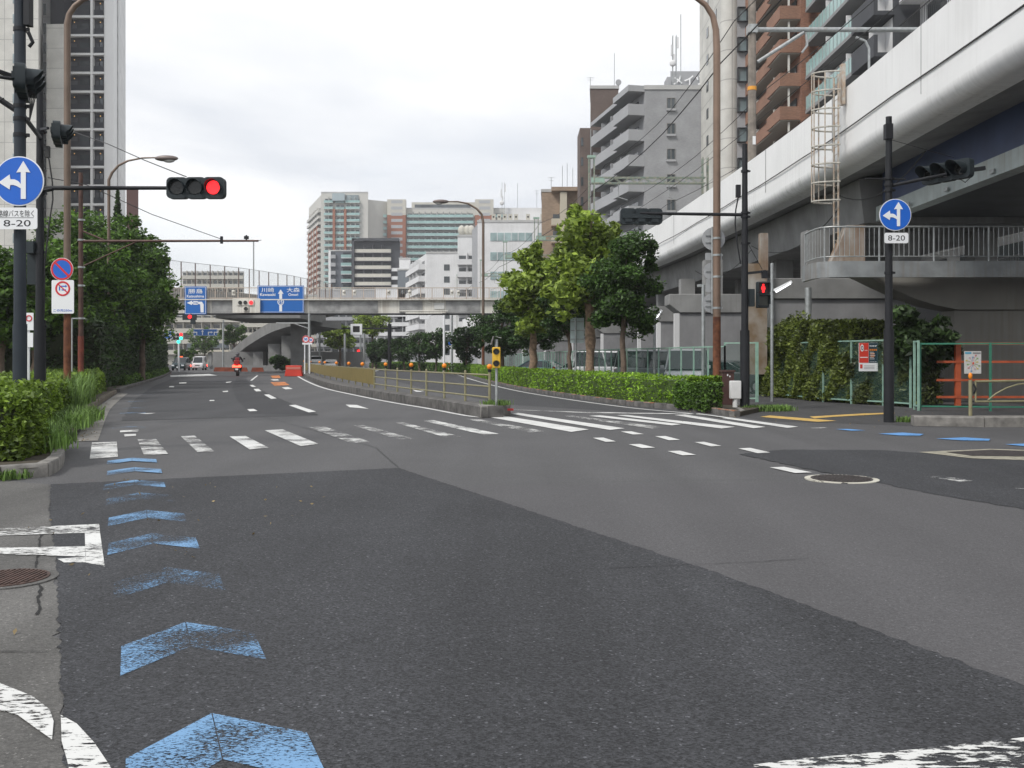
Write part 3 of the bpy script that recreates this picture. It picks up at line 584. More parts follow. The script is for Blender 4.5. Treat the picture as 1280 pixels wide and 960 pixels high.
for k in range(25): mb.tube([(lx, ly-.2, 4.8+.27*k), (lx, ly+.25, 4.8+.27*k)], .012, 5)
mb.build('rung', GalvR, ld)
def hoop(z): return [(lx-.0-.85*math.sin(t), ly+.02-.42*math.cos(t), z) for t in [PI*i/10 for i in range(11)]]
for k in range(8):
    mb = MB(); mb.tube(hoop(6.95+k*.63), .032, 5); mb.build('hoop', mat('hoop_rust', (.48, .46, .41), .7, .1, var=.25, vscale=9), ld)
mb = MB()
for k in (2, 4, 5, 6, 8): q = hoop(0)[k]; mb.tube([(q[0], q[1], 6.95), (q[0], q[1], 6.95+7*.63)], .022, 5)
mb.build('cage_bar', GalvR, ld)
mb = MB(); mb.prism([(11.38, 33.1), (11.5, 33.1), (11.5, 33.35), (11.38, 33.35)], 10.3, 11.7); mb.build('wall_bracket', GalvR, ld)
# gantries over the tracks
GreenP = mat('green_paint_pale', (.20, .30, .25), .6, var=.2, vscale=5, c2=(.34, .32, .25))
def truss(mb, a, b, h=.5, wd=.4, n=None, r=.08):
    a, b = Vector(a), Vector(b); L = (b-a).length; n = n or max(4, int(L/.7)); d = (b-a).normalized(); up = Vector((0,0,1)) if abs(d.z) < .8 else Vector((0,1,0)); s = d.cross(up).normalized()*wd/2; up = s.cross(d).normalized()*h/2
    for i in (-1, 1):
        for j in (-1, 1): mb.bar(a+s*i+up*j, b+s*i+up*j, r*1.3)
        for k in range(n):
            p, q = a.lerp(b, k/n), a.lerp(b, (k+1)/n); sg = 1 if k % 2 else -1; mb.bar(p+s*i+up*sg, q+s*i-up*sg, r*.8)
def gantry(Y, zb, zt, label, loc_x=0):
    x0 = XW(Y)+.1; x1 = x0+11; g = thing('catenary_gantry', label, 'gantry', (x0, Y, 8.9), 'lattice gantries over the railway tracks')
    mb = MB(); truss(mb, (x0, Y, 8.9), (x0, Y, zt), .55, .5); mb.build('lattice_post', GreenP, g)
    mb = MB(); truss(mb, (x1, Y, 8.9), (x1, Y, zt), .55, .5); mb.build('lattice_post', GreenP, g)
    mb = MB(); truss(mb, (x0, Y, zb), (x1, Y, zb), .55, .5); mb.build('lattice_beam', GreenP, g)
    mb = MB(); mb.box((x0+.6, Y-.28, zb), (1.3, .03, .5)); mb.box((x0, Y, zt+.1), (.8, .5, .25)); mb.build('gusset_plate', mat('green_plate', (.30, .42, .35), .6, var=.15, vscale=4), g)
    mb = MB()
    for x in (x0+2.6, x0+7.5): mb.tube([(x, Y, zb-.3), (x, Y, zb-1.6), (x+.9, Y, zb-1.9)], .05, 6)
    mb.build('insulator_arm', Galv, g)
for Y, zb, zt, l in [(93, 18.8, 21.0, 'pale green lattice gantry in front of the grey balcony block'), (128, 17.6, 20.2, 'lattice gantry in front of the white office with green windows'), (160, 18.6, 21, 'lattice gantry just left of the first plane tree crown'), (195, 18.6, 21.5, 'lattice gantry in front of the white office, behind the lamp post of the footbridge end'), (235, 18, 22, 'lattice gantry near the dark framed flats'), (270, 18, 22, 'farthest lattice gantry, small and low behind the footbridge rail')]: gantry(Y, zb, zt, l)
g = thing('catenary_pole', 'weathered concrete pole with orange band and steel pipe beam above the viaduct', 'pole', (13.0, 52, 8.9))
mb = MB(); mb.tube([(13.0, 52, 8.9), (13.0, 52, 24)], [.24, .20], 14); mb.build('pole_shaft', mat('pole_concrete', (.24, .21, .18), .9, var=.3, vscale=2.5, streak=.5, streakc=(.12, .1, .08)), g)
mb = MB(); mb.cyl((13.0, 52, 16.05), (13.0, 52, 16.25), .245, 16); mb.build('orange_band', mat('band_orange', (.75, .33, .04), .6), g)
mb = MB(); mb.tube([(13.0, 52, 19.35), (22.5, 52, 19.35)], .13, 12); mb.tube([(13.3, 52, 17.6), (15.8, 52, 19.2)], .10, 10); mb.box((13, 52, 19.35), (.5, .55, .45)); mb.tube([(15.9, 52, 19.2), (16.0, 52, 18.5), (15.7, 52, 18.1)], .06, 6); mb.build('pipe_beam', Galv, g)
mb = MB(); mb.tube([(18.6, 51.9, 18.9), (19.1, 51.9, 18.7), (19.3, 51.9, 18.3), (19.3, 51.9, 15.5)], .07, 8); mb.tube([(19.3, 51.9, 16.6), (18.4, 51.9, 16.4)], .05, 6); mb.build('drop_arm', Galv, g)
mb = MB(); mb.box((13.05, 51.74, 13.3), (.16, .03, .45)); mb.build('number_plate', mat('plate_white', (.75, .75, .75), .5), g)
WireM = mat('wire', (.035, .035, .035), .6)
def wire(pts, r, label, ob='overhead_wire', grp='overhead wires'):
    solo(MB().tube(pts, r, 4, False), ob, WireM, label, 'wire', pts[0], grp)
def along(o, z, y0=14, y1=330, sag=.5, span=40, step=5):
    return [(XW(y)+o, y, z-sag*math.sin(PI*((y-y0) % span)/span)) for y in range(y0, y1, step)]
wire(along(.9, 18.2), .045, 'thick black feeder wire rising past the beige tower to the top of the photo')
wire(along(3.3, 16.6), .025, 'upper of the two thin contact wires over the near track')
wire(along(3.3, 15.2, sag=.1), .022, 'lower of the two thin contact wires over the near track')
wire(along(7.6, 16.6), .025, 'thin contact wire over the farther track')
wire(along(1.6, 20.5, sag=1.0), .03, 'highest thin wire crossing above the brick apartment balconies')
# ---------------------------------------------------------------- buildings
def V2(a): return Vector((a[0], a[1], 0))
def frame_of(A, B): 
    u = (V2(B)-V2(A)); L = u.length; u.normalize(); return u, Vector((u.y, -u.x, 0)), L
def building(name, label, A, B, depth, z1, wm, cap=True, z0=0, cat='building', group=None):
    u, n, L = frame_of(A, B); root = thing(name, label, cat, (A[0], A[1], z0), group)
    a, b = V2(A), V2(B); c, d = b-n*depth, a-n*depth
    if abs(u.y) < .3 and b.x < 0: c = Vector((b.x*(c.y/b.y)*1.0005-.1, c.y, 0))
    if abs(u.y) < .3 and a.x > 0 and name != 'beige_tower': d = Vector((a.x*(d.y/a.y)+.1, d.y, 0))
    mb = MB(); mb.prism([(p.x, p.y) for p in (a, b, c, d)], z0, z1); mb.build('wall', wm, root)
    if cap:
        mb = MB(); e = .12; q = [a-u*e+n*e, b+u*e+n*e, c+u*e-n*e, d-u*e-n*e]; mb.prism([(p.x, p.y) for p in q], z1+.002, z1+.5); mb.build('roof', mat('roof_coping', (.45, .45, .44), .8, var=.1, vscale=.5), root)
    return root
def lbox(mb, o, u, n, x0, x1, y0, y1, z0, z1):   # box in facade frame (x along u, y outward)
    ps = [o+u*x+n*y for x, y in ((x0, y0), (x1, y0), (x1, y1), (x0, y1))]; vs = [Vector((p.x, p.y, z0)) for p in ps]+[Vector((p.x, p.y, z1)) for p in ps]
    mb.add(vs, [(0,1,2,3),(7,6,5,4),(0,4,5,1),(1,5,6,2),(2,6,7,3),(3,7,4,0)])
def rep(o, root, offs):
    for d in offs:
        c = o.copy(); COL.objects.link(c); c.parent = root; c.location = o.location+Vector(d)
        for ch in list(o.children): k = ch.copy(); COL.objects.link(k); k.parent = c
def windows(root, A, B, z0, fh, floors, xs, ww, wh, zo, glass=None, frame=None, skip=(), proud=.06, near=False):
    u, n, L = frame_of(A, B); a = V2(A); mb = MB(); x = xs[0]; zb = z0+zo; t = .06 if near else .09
    if near:
        for q in ((x, x+t, zb, zb+wh), (x+ww-t, x+ww, zb, zb+wh), (x+ww/2-t/2, x+ww/2+t/2, zb+t, zb+wh-t)): lbox(mb, a, u, n, q[0], q[1], 0, proud+.03, q[2], q[3])
        lbox(mb, a, u, n, x+t, x+ww-t, 0, proud+.03, zb, zb+t); lbox(mb, a, u, n, x+t, x+ww-t, 0, proud+.03, zb+wh-t, zb+wh)
        f = mb.build('window', frame or AluF, root); m2 = MB(); lbox(m2, a, u, n, x+t*.9, x+ww-t*.9, .0, proud*.5, zb+t*.9, zb+wh-t*.9); m2.build('pane', glass or Glass, f)
        ORG[f.name] = ORG[root.name]
    else:
        lbox(mb, a, u, n, x, x+ww, 0, proud, zb, zb+wh); f = mb.build('window', glass or Glass, root)
    rep(f, root, [u*(xx-x)+Vector((0, 0, fh*k)) for k in range(floors) for xx in xs if not (k == 0 and xx == x) and (k, xs.index(xx)) not in skip])
def balconies(root, A, B, z0, fh, floors, bm, depth=1.3, ph=1.1, back=None, bays=4, slabt=.22, split=True, slabm=None, top=False, x0=0, x1=None, part_w=.12, step=False):
    u, n, L = frame_of(A, B); a = V2(A); x1 = L if x1 is None else x1
    mb = MB(); lbox(mb, a, u, n, x0, x1, depth-.1, depth, z0, z0+ph)
    lbox(mb, a, u, n, x0, x0+.1, 0, depth-.1, z0, z0+ph); lbox(mb, a, u, n, x1-.1, x1, 0, depth-.1, z0, z0+ph)
    f = mb.build('balcony', bm, root); m2 = MB(); lbox(m2, a, u, n, x0, x1, 0, depth+.02, z0-slabt, z0-.002)
    m2.build('slab', slabm or bm, f)
    if bays > 1:
        m3 = MB()
        for k in range(1, bays): x = x0+(x1-x0)*k/bays; lbox(m3, a, u, n, x-part_w/2, x+part_w/2, .01, depth-.12, z0, z0+fh-slabt-.01)
        m3.build('partition', slabm or bm, f)
    for k in range(bays):
        m4 = MB(); w_ = (x1-x0)/bays; lbox(m4, a, u, n, x0+w_*(k+.14), x0+w_*(k+.86), .004, .05, z0+.02, z0+2.05); m4.build('balcony_window', back or Glass, f)
    rep(f, root, [Vector((0, 0, fh*k)) for k in range(1, floors+(1 if top else 0))])
def bands(root, A, B, z0, fh, floors, bm, h=1.0, proud=.15, x0=0, x1=None, name='wall_band'):
    u, n, L = frame_of(A, B); mb = MB(); lbox(mb, V2(A), u, n, x0, L if x1 is None else x1, 0, proud, z0, z0+h); f = mb.build(name, bm, root); rep(f, root, [Vector((0, 0, fh*k)) for k in range(1, floors)])
def column(root, A, B, x0, x1, z0, z1, m_, proud=.3, name='wall_column'):
    u, n, L = frame_of(A, B); mb = MB(); lbox(mb, V2(A), u, n, x0, x1, 0, proud, z0, z1); return mb.build(name, m_, root)
def roofbox(root, A, B, x0, x1, d0, d1, z0, z1, m_, name='roof_block'):
    u, n, L = frame_of(A, B); mb = MB(); lbox(mb, V2(A), u, n, x0, x1, -d1, -d0, z0, z1); return mb.build(name, m_, root)
def antenna(x, y, z, h, label, arms=True, grp='roof antennas'):
    mb = MB(); mb.tube([(x, y, z), (x, y, z+h)], .05, 5)
    if arms:
        for k, l in ((.97, 1.2), (.8, .9)): mb.tube([(x-l/2, y, z+h*k), (x+l/2, y, z+h*k)], .03, 4)
    solo(mb, 'antenna', Galv, label, 'antenna', (x, y, z), grp)
Grey1 = brick_mat('tile_grey', (.33, .335, .345), (.27, .27, .275), .24, .07, .07); Grey2 = mat('grey_paint', (.36, .365, .375), .8, var=.05, vscale=.4)
BrownT = brick_mat('tile_brown', (.13, .095, .08), (.1, .08, .07), .24, .07, .12)
BrickT = brick_mat('tile_brick', (.27, .125, .075), (.2, .12, .09), .24, .075, .22, msz=.012)
BrickD = brick_mat('tile_brick_bal', (.29, .15, .095), (.22, .14, .11), .24, .075, .15)
Cream = mat('cream_wall', (.52, .50, .44), .85, var=.06, vscale=.3); Beige = mat('beige_panel', (.52, .51, .47), .8, var=.04, vscale=.3)
Panel = brick_mat('panel_wall', (.56, .55, .51), (.36, .35, .33), 5.6, 3.05, .02, msz=.05, off=0)
PanelP = brick_mat('panel_pale', (.70, .70, .69), (.52, .52, .52), 30, 2.93, .02, msz=.06, off=0)
DarkC = mat('charcoal', (.055, .058, .065), .7, var=.1, vscale=.3)
Tan = brick_mat('tile_tan', (.34, .25, .18), (.28, .22, .17), .4, .12, .12)
# 1 left high-rise
hr = building('residential_tower', 'very tall pale tower with dark balcony grid behind the left trees', (XA(-120,152), 152), (XA(147,152), 152), 22, 74, PanelP, group=None)
A, B = (XA(85,152), 152), (XA(136,152), 152); u, n, L = frame_of(A, B)
column(hr, A, B, 0, L, 0, 74, mat('recess_shade', (.03, .03, .035), .7), .12, 'recess_shade_panel')  # flat dark panel: shade of the balcony recesses put into its colour
for i in range(24):
    mb = MB(); z = 2.0+i*2.96; lbox(mb, V2(A), u, n, .2, L, .12, .9, z, z+.36); mb.build('floor_slab', mat('grid_white', (.78, .78, .77), .7), hr)
    if i < 24:
        for x0, x1 in ((.35, 3.75), (4.45, L-.5)):
            mb = MB(); lbox(mb, V2(A), u, n, x0, x1, .7, .74, z+.37, z+1.3); mb.build('glass_balustrade', mat('dark_balustrade', (.045, .048, .055), .6, spec=.2), hr)
            mb = MB(); lbox(mb, V2(A), u, n, x0+(x1-x0)*.5, x1-.3, .125, .3, z+.4, z+2.2); mb.build('window', Glass, hr)
            mb = MB(); lbox(mb, V2(A), u, n, x0+.1, x0+(x1-x0)*.36, .13, .22, z+.4, z+2.1); mb.build('door', mat('door_grey', (.07, .07, .08), .5), hr)
            mb = MB(); mb.ball(V2(A)+u*(x0+.9)+n*.5+Vector((0, 0, z+2.35)), .09, 6, 5); mb.build('porch_lamp', mat('lamp_warm', (1, .6, .2), .5, emit=.35), hr)
for x0, x1 in ((0, .28), (3.95, 4.3), (L-.35, L)): column(hr, A, B, x0, x1, 0, 74, MATS['grid_white'], .95)
mb = MB(); mb.prism([(XA(147.5,152),152.05),(XA(150,160),160),(XA(157,172),172),(XA(140,174),174)],0,73.9); mb.build('side_wall', PanelP, hr)
column(hr, A, B, L, L+1.3, 0, 74, mat('pillar_white', (.80, .80, .79), .7, var=.03, vscale=.2), 1.3)
A2, B2 = (XA(58,146), 146), (XA(84,146), 146); 
mb = MB(); mb.prism([(A2[0], 146), (B2[0], 146), (XA(84.5,153), 153), (A2[0], 153)], 0, ZA(30, 146)); mb.build('stair_block', Panel, hr)
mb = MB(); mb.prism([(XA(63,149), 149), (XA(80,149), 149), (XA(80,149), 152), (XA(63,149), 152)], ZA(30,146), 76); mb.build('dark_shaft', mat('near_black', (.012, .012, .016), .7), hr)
mb = MB(); mb.prism([(XA(-120,142), 142), (XA(48,142), 142), (XA(53.5,151), 151), (XA(-120,142), 151)], 0, 74); mb.build('front_slab', Panel, hr)
Aw, Bw = (XA(50,142), 142), (XA(53.5,150), 150)
windows(hr, (XA(14,142), 142), (XA(50,142), 142), 0, 2.95, 24, [.25], .5, 1.4, 1.0, glass=GlassP)
windows(hr, (XA(54,145.9), 145.9), (XA(58,145.9), 145.9), 0, 2.95, 24, [.02], .42, 1.7, .7)
b = building('brown_block', 'narrow dark red-brown block rising between the left tower and the trees', (XA(158,140), 140), (XA(173,140), 140), 4, ZA(235,140), mat('dark_red_tile', (.085, .04, .035), .7, var=.1, vscale=.5), cap=False)
# 2 brick and teal high-rise far off (local group of volumes)
b = building('brick_apartment_tower', 'tall pale tower with brick-red strips and teal balconies, above the footbridge', (XA(401.5,460), 460), (XA(460,460), 460), 34, ZA(241,460), Beige)
A, B = (XA(401.5,460), 460), (XA(460,460), 460); u, n, L = frame_of(A, B)
balconies(b, A, B, 5, 2.97, 25, TealG, 1.6, 1.1, bays=2, x0=L*.07, x1=L*.26, slabm=Beige); balconies(b, A, B, 5, 2.97, 25, TealG, 1.6, 1.1, bays=3, x0=L*.53, x1=L*.83, slabm=Beige)
balconies(b, A, B, 5, 2.97, 25, TealG, .9, 1.1, bays=2, x0=L*.31, x1=L*.50, slabm=Beige)
for a0 in (.26, .50): column(b, A, B, L*a0, L*(a0+.05), 4, ZA(262,460), mat('brick_red_far', (.30, .12, .07), .8), 1.9)
column(b, A, B, L*.26, L*.52, ZA(252,460), ZA(243,460), mat('sky_lounge_glass', (.35, .42, .44), .2), 3); column(b, A, B, L*.54, L*.80, ZA(252,460), ZA(244,460), GlassP, .6)
S0, S1 = (XA(386,500), 500), A; us, ns, Ls = frame_of(S0, S1)
mb = MB(); mb.prism([(S0[0], S0[1]), (S1[0], S1[1]), (S1[0]+30, S1[1]+20), (S0[0]+30, S0[1]+20)], 0, ZA(241,460)-1); mb.build('side_wing', Beige, b)
balconies(b, S0, S1, 4, 2.97, 24, Beige, 1.2, 1.1, bays=6, x0=1, x1=Ls-1)
for k in (.15, .38, .6, .82): column(b, S0, S1, Ls*k, Ls*k+2.6, 4, 66, MATS['brick_red_far'], 1.3)
b = building('teal_balcony_block', 'long block with teal glass balcony rows and two brick-red stair cores', (XA(458,480), 480), (XA(640,480), 480), 20, ZA(261,480), Beige)
A, B = (XA(458,480), 480), (XA(640,480), 480); u, n, L = frame_of(A, B)
sc = L/182
for x0, x1 in ((3, 26), (51, 134), (160, 180)): balconies(b, A, B, 4.5, 3.08, 23, TealG, 1.8, 1.3, bays=max(2, int((x1-x0)/7)), x0=x0*sc, x1=x1*sc, slabm=mat('slab_grey', (.30, .31, .31), .8))
for xc in (27, 136):
    column(b, A, B, xc*sc, (xc+23)*sc, 0, ZA(270,480), MATS['brick_red_far'], 3.2); column(b, A, B, xc*sc, (xc+23)*sc, ZA(270,480)+.01, ZA(250.5,480), Cream, 3.2)
    u2, n2 = u, n; Aq = V2(A)+n*3.2
    windows(b, (Aq.x, Aq.y), (Aq.x+L, Aq.y), 4, 3.08*1.0, 25, [(xc+5)*sc], 14*sc, 1.5, 1.0, glass=mat('stair_window', (.38, .39, .40), .3))
roofbox(b, A, B, 56*sc, 158*sc, 2, 14, ZA(261,480)+.5, ZA(252,480), Cream); roofbox(b, A, B, 60*sc, 130*sc, 1.5, 2, ZA(259,480), ZA(255,480), Glass, 'window_band')
# 3 dark framed flats
A, B = (XA(441,345), 345), (XA(489,345), 345); u, n, L = frame_of(A, B)
b = building('dark_framed_flats', 'dark grey framed apartment block with beige balcony rows in front of the teal block', A, (XA(500,345), 345), 16, ZA(302,345), DarkC)
balconies(b, A, B, 1.6, 2.93, 14, Cream, 1.5, 1.2, bays=4, x0=.9, x1=L, slabm=mat('slab_dark', (.15, .15, .16), .8))
column(b, A, B, 0, .85, 0, ZA(299,345), DarkC, 2.2); column(b, A, B, 0, L+3, ZA(302,345), ZA(298.5,345), DarkC, 2.2)
for k in range(7):
    mb = MB(); lbox(mb, V2(A), u, n, L+.2, L+3.2, .8, 1.0, 15+k*3+.6*0, 16.2+k*3); mb.build('stair_parapet', WhiteW, b)
b = building('grey_annex_flats', 'narrow slate and white apartment block left of the dark framed flats', (XA(411,350), 350), (XA(441,350), 350), 12, ZA(314,350), mat('slate_wall', (.12, .13, .15), .8))
balconies(b, (XA(427,350), 350), (XA(440,350), 350), 3, 2.95, 13, TealG, 1.4, 1.1, bays=1, slabm=WhiteW); balconies(b, (XA(414,350), 350), (XA(420,350), 350), 3, 2.95, 13, Grey2, 1.0, 1.1, bays=1); column(b, (XA(411,350), 350), (XA(441,350), 350), 0, .8, 0, ZA(314,350), WhiteW, .6)
# 4 small far blocks behind footbridge
b = building('slate_office', 'low slate-blue block squeezed between dark flats and white flats', (XA(497,300), 300), (XA(514,300), 300), 10, ZA(338,300), mat('slate_blue', (.17, .19, .21), .8)); windows(b, (XA(499,300),300), (XA(512,300),300), 0, 3, 8, [.6, 2.0], .8, 1.2, 1)
b = building('white_block_small', 'small plain white block above the slate-blue one', (XA(499,310), 310), (XA(513,310), 310), 8, ZA(324,310), WhiteW)
A, B = (XA(533,235), 235), (XA(578,235), 235); u, n, L = frame_of(A, B)
b = building('white_flats', 'white low-rise flats with stepped side balconies left of the white office', A, B, 16, ZA(317,235), WhiteW)
windows(b, A, B, ZA(317,235)-26, 2.95, 8, [4.3, 8.2-.3], 1.4, 1.5, 1.2)
S0 = (XA(513,262), 262); us, ns, Ls = frame_of(S0, A); mb = MB(); mb.prism([S0, A, (A[0]+6, A[1]+6), (S0[0]+6, S0[1]+6)], 0, ZA(317,235)); mb.build('side_wall', WhiteW, b); balconies(b, S0, A, 3.2, 2.95, 8, WhiteW, 1.6, 1.15, bays=4, x0=2, x1=Ls-2)
A, B = (XA(572,228), 228), (XA(596,228), 228); b = building('white_stair_tower', 'white tower with pale rooftop tanks beside the white office', A, B, 8, ZA(296,228), WhiteW); u, n, L = frame_of(A, B)
balconies(b, A, B, 3.4, 2.95, 8, WhiteW, 1.4, 1.1, bays=2, x0=0, x1=L)
for x, z in ((577, 288), (584, 286), (589, 284)):
    mb = MB(); c = P(x, 296, 232); mb.ball((c.x, c.y, c.z+1.5), (.9, .9, 1.3), 12, 8); solo(mb, 'water_tank', Cream, {577: 'left of the three pale rooftop tanks on the white tower', 584: 'middle of the three pale rooftop tanks on the white tower', 589: 'right of the three pale rooftop tanks on the white tower'}[x], 'water tank', (c.x, c.y, c.z), 'rooftop tanks')
A, B = (XA(612,205), 205), (XA(664,205), 205); u, n, L = frame_of(A, B)
b = building('white_office', 'white office building with long pale green window bands behind the plane trees', (XA(597,205), 205), (XA(735,205), 205), 20, ZA(278,205), WhiteW)
for k in range(9):
    z = ZA(301,205)-k*4.15
    for x0, x1 in ((613, 665), (672, 733)):
        mb = MB(); lbox(mb, Vector((0, 205, 0)), Vector((1,0,0)), Vector((0,-1,0)), XA(x0,205), XA(x1,205), 0, .12, z, z+1.7); f = mb.build('window_band', mat('green_glass', (.30, .40, .40), .15, var=.3, vscale=.4), b)
        mb = MB()
        for i in range(1, 6): xx = XA(x0+(x1-x0)*i/6, 205); mb.box((xx, 204.85, z+.85), (.12, .1, 1.7))
        mb.build('mullion', WhiteW, f)
roofbox(b, (XA(597,205),205), (XA(735,205),205), 5.8, 13.8, 3, 14, ZA(278,205), ZA(257,205), WhiteW)
mb = MB(); mb.prism([(XA(590,215), 215), (XA(597,205), 205.0), (XA(597,205), 217), (XA(590,215), 222)], 0, ZA(280,205)); mb.build('side_wall', Grey2, b)
for i, x in enumerate([617, 624, 631, 638, 645, 660, 678, 692, 700]):
    c = P(x, 278, 205.8); mb = MB(); mb.box((c.x, c.y, c.z+1.1), (.85, .6, 1.3)); mb.box((c.x, c.y, c.z+.3), (.7, .5, .6)); 
    o = thing('condenser_unit', ['tallest cream rooftop unit at the left roof edge', 'second rooftop unit from the left roof edge', 'third rooftop unit from the left roof edge', 'fourth rooftop unit, before the mast', 'fifth rooftop unit, with a round fan', 'rooftop unit left of the gantry post', 'rooftop unit below the tan building', 'rooftop unit below the tan balcony, left of a pair', 'rightmost rooftop unit beside the plane tree'][i]+' of the white office', 'air conditioner', (c.x, c.y, c.z), 'rooftop units on the white office')
    mb.build('casing', Cream, o); m2 = MB(); m2.cyl((c.x, c.y-.32, c.z+1.15), (c.x, c.y-.31, c.z+1.15), .2, 12); m2.build('fan', Dark, o)
# mast on it
def mast(c, h, label):
    t = thing('phone_mast', label, 'mast', tuple(c)); mb = MB(); truss(mb, c, (c[0], c[1], c[2]+h), .5, .5, r=.06); mb.build('mast_frame', Galv, t)
    for k, (dx, dz) in enumerate(((-.45, .72), (.45, .86), (-.1, .55))):
        mb = MB(); mb.box((c[0]+dx, c[1]-.3, c[2]+h*dz), (.22, .2, h*.2)); mb.build('panel_antenna', WhiteW, t)
    mb = MB(); mb.ball((c[0]-.3, c[1]-.4, c[2]+h*.48), (.5, .2, .5)); mb.build('dish', WhiteW, t); return t
mast(P(629, 278, 207), 8.6, 'slim phone mast on the white office roof')
# tan building
A, B = (XA(689,168), 168), (XA(727,168), 168); u, n, L = frame_of(A, B)
b = building('tan_apartments', 'tan apartment building with cream balcony bays above the plane tree', (XA(677,168), 168), B, 12, ZA(240,168), Tan)
balconies(b, A, (XA(719,168),168), ZA(240,168)-3-2.95*8, 2.95, 8, mat('balc_cream', (.55, .50, .40), .8), 1.5, 1.1, bays=2, slabm=Tan); column(b, A, B, 0, L*.85, ZA(240,168)-.1, ZA(236,168), Tan, 2.0); column(b, A, B, L*.28, L*.5, 0, ZA(242,168), MATS['balc_cream'], 1.7)
# brown towers
b = building('brown_tower', 'tall narrow brown tiled tower left of the grey balcony block', (XA(738,150), 150), (XA(773,150), 150), 8, ZA(111,150), BrownT)
mb = MB(); mb.prism([(XA(725,148), 148), (XA(741,148), 148), (XA(741,148), 154), (XA(725,148), 154)], 0, ZA(160,148)); mb.build('lower_wing', BrownT, b)
windows(b, (XA(725,148),148), (XA(741,148),148), 0, 3.05, 12, [.15], .35, 1.3, .8)
mb = MB(); mb.tube([(XA(738.5,147.8), 147.8, 0), (XA(738.5,147.8), 147.8, ZA(162,148))], .07, 6); mb.build('downpipe', Galv, b)
c = P(773, 108, 150); t = thing('satellite_dish', 'round satellite dish on the roof edge of the brown tower', 'satellite dish', tuple(c)); mb = MB(); mb.cyl((c.x, c.y, c.z+.6), (c.x, c.y-.2, c.z+.6), .45, 16); mb.build('dish', Grey2, t); mb = MB(); mb.tube([(c.x, c.y, c.z-.2), (c.x, c.y, c.z+.6)], .05, 6); mb.build('stand', Galv, t)
# grey balcony block
A, B = (XA(806,112), 112), (XA(877,112), 112); u, n, L = frame_of(A, B); ZT = ZA(112,112)
b = building('grey_balcony_block', 'grey tiled block with stepped concrete balconies along its left face', A, B, 14, ZT, Grey1)
windows(b, A, B, ZT-3-.0-2.97*8, 2.97, 9, [2.55], 1.0, 1.3, .75, near=True); 
for k in range(8):
    mb = MB(); lbox(mb, V2(A), u, n, 2.5, 3.6, .0, .28, ZT-3-2.97*k+.5, ZT-3-2.97*k+.74); mb.build('window_sill', Grey2, b)
S0 = (XA(751,129), 129); us, ns, Ls = frame_of(S0, A)
mb = MB(); mb.prism([S0, A, (A[0]+4, A[1]+8), (S0[0]+6, S0[1]+4)], 0, ZT); mb.build('side_wall', Grey1, b)
for k in range(10):   # stepped balconies
    z = ZT-2.97*(k+1)+.12
    mb = MB(); lbox(mb, V2(S0), us, ns, 0, Ls*.66, 1.25, 1.37, z-.15, z+1.15); lbox(mb, V2(S0), us, ns, 0, .12, 0, 1.25, z-.15, z+1.15)
    lbox(mb, V2(S0), us, ns, Ls*.66, Ls-.1, 1.85, 1.97, z-.15, z+1.15); lbox(mb, V2(S0), us, ns, Ls-.22, Ls-.1, 0, 1.85, z-.15, z+1.15); f = mb.build('balcony', Grey2, b)
    mb = MB(); lbox(mb, V2(S0), us, ns, 0, Ls*.66, 0, 1.24, z-.16, z-.02); lbox(mb, V2(S0), us, ns, Ls*.66, Ls-.23, 0, 1.84, z-.16, z-.02); mb.build('slab', Grey2, f)
    for j in range(4):
        mb = MB(); lbox(mb, V2(S0), us, ns, Ls*(.08+.22*j), Ls*(.22+.22*j), .01, .06, z, z+2.0); mb.build('balcony_window', Glass, f)
    mb = MB()
    for j in range(5): lbox(mb, V2(S0), us, ns, Ls*(.02+.22*j), Ls*(.02+.22*j)+.15, .01, 1.2, z, z+(2.0 if j < 4 else 1.2))
    mb.build('partition', Grey2, f)
mb = MB(); lbox(mb, V2(S0), us, ns, 0, Ls*.66, 0, 1.4, ZT-.25, ZT+.25); lbox(mb, V2(S0), us, ns, Ls*.66, Ls, 0, 2.0, ZT-.25, ZT+.45); mb.build('eave', Grey2, b)
# block behind with roof lettering
A, B = (XA(838,150), 150), (XA(900,150), 150); b = building('lettered_block', 'pale grey block with white roof lettering behind the grey balcony block', A, B, 10, ZA(89,150), Grey2, cap=False)
mb = MB(); add_text(mb, 'メイツ', 1.55, XA(861.5,149.8), 149.8, ZA(100,149.8), .02); mb.v = [Vector(v) for v in mb.v]
mb.build('roof_lettering', mat('letter_white', (.85, .85, .85), .5), b)
mb = MB(); mb.prism([(XA(834,149),149), (XA(839,149),149), (XA(839,149),152), (XA(834,149),152)], 30, ZA(96,149)); mb.build('stair_block', Grey2, b)
mast(P(843, 113, 140), 8.0, 'phone mast with panel antennas on the grey balcony block roof')
# beige tower
A, B = (XA(905,100), 100), (XA(903,100), 100); S0 = (22.08, 113)
b = building('beige_tower', 'tall beige panelled tower with rounded corner left of the brick apartments', A, (XA(948,100), 100), 13, 52, Panel)
windows(b, S0, A, 0, 3.05, 16, [4.2], .9, 1.1, 1.2); windows(b, S0, A, 0, 3.05, 16, [8.6], .9, 1.1, 1.6)
mb = MB(); mb.tube([(XA(914,99.6), 100.3, 0), (XA(914,99.6), 100.3, 52)], 1.0, 24); mb.build('round_corner', Panel, b)
A, B = (XA(920,99.5), 99.5), (XA(946,99.5), 99.5); mb = MB(); mb.prism([A, B, (B[0], 102), (A[0], 102)], 0, 51); mb.build('bay_wall', Grey2, b)
windows(b, A, B, 1.2, 3.12, 16, [.1], 1.9, 1.5, .9, glass=GlassP, near=True, frame=DarkC, proud=.35)
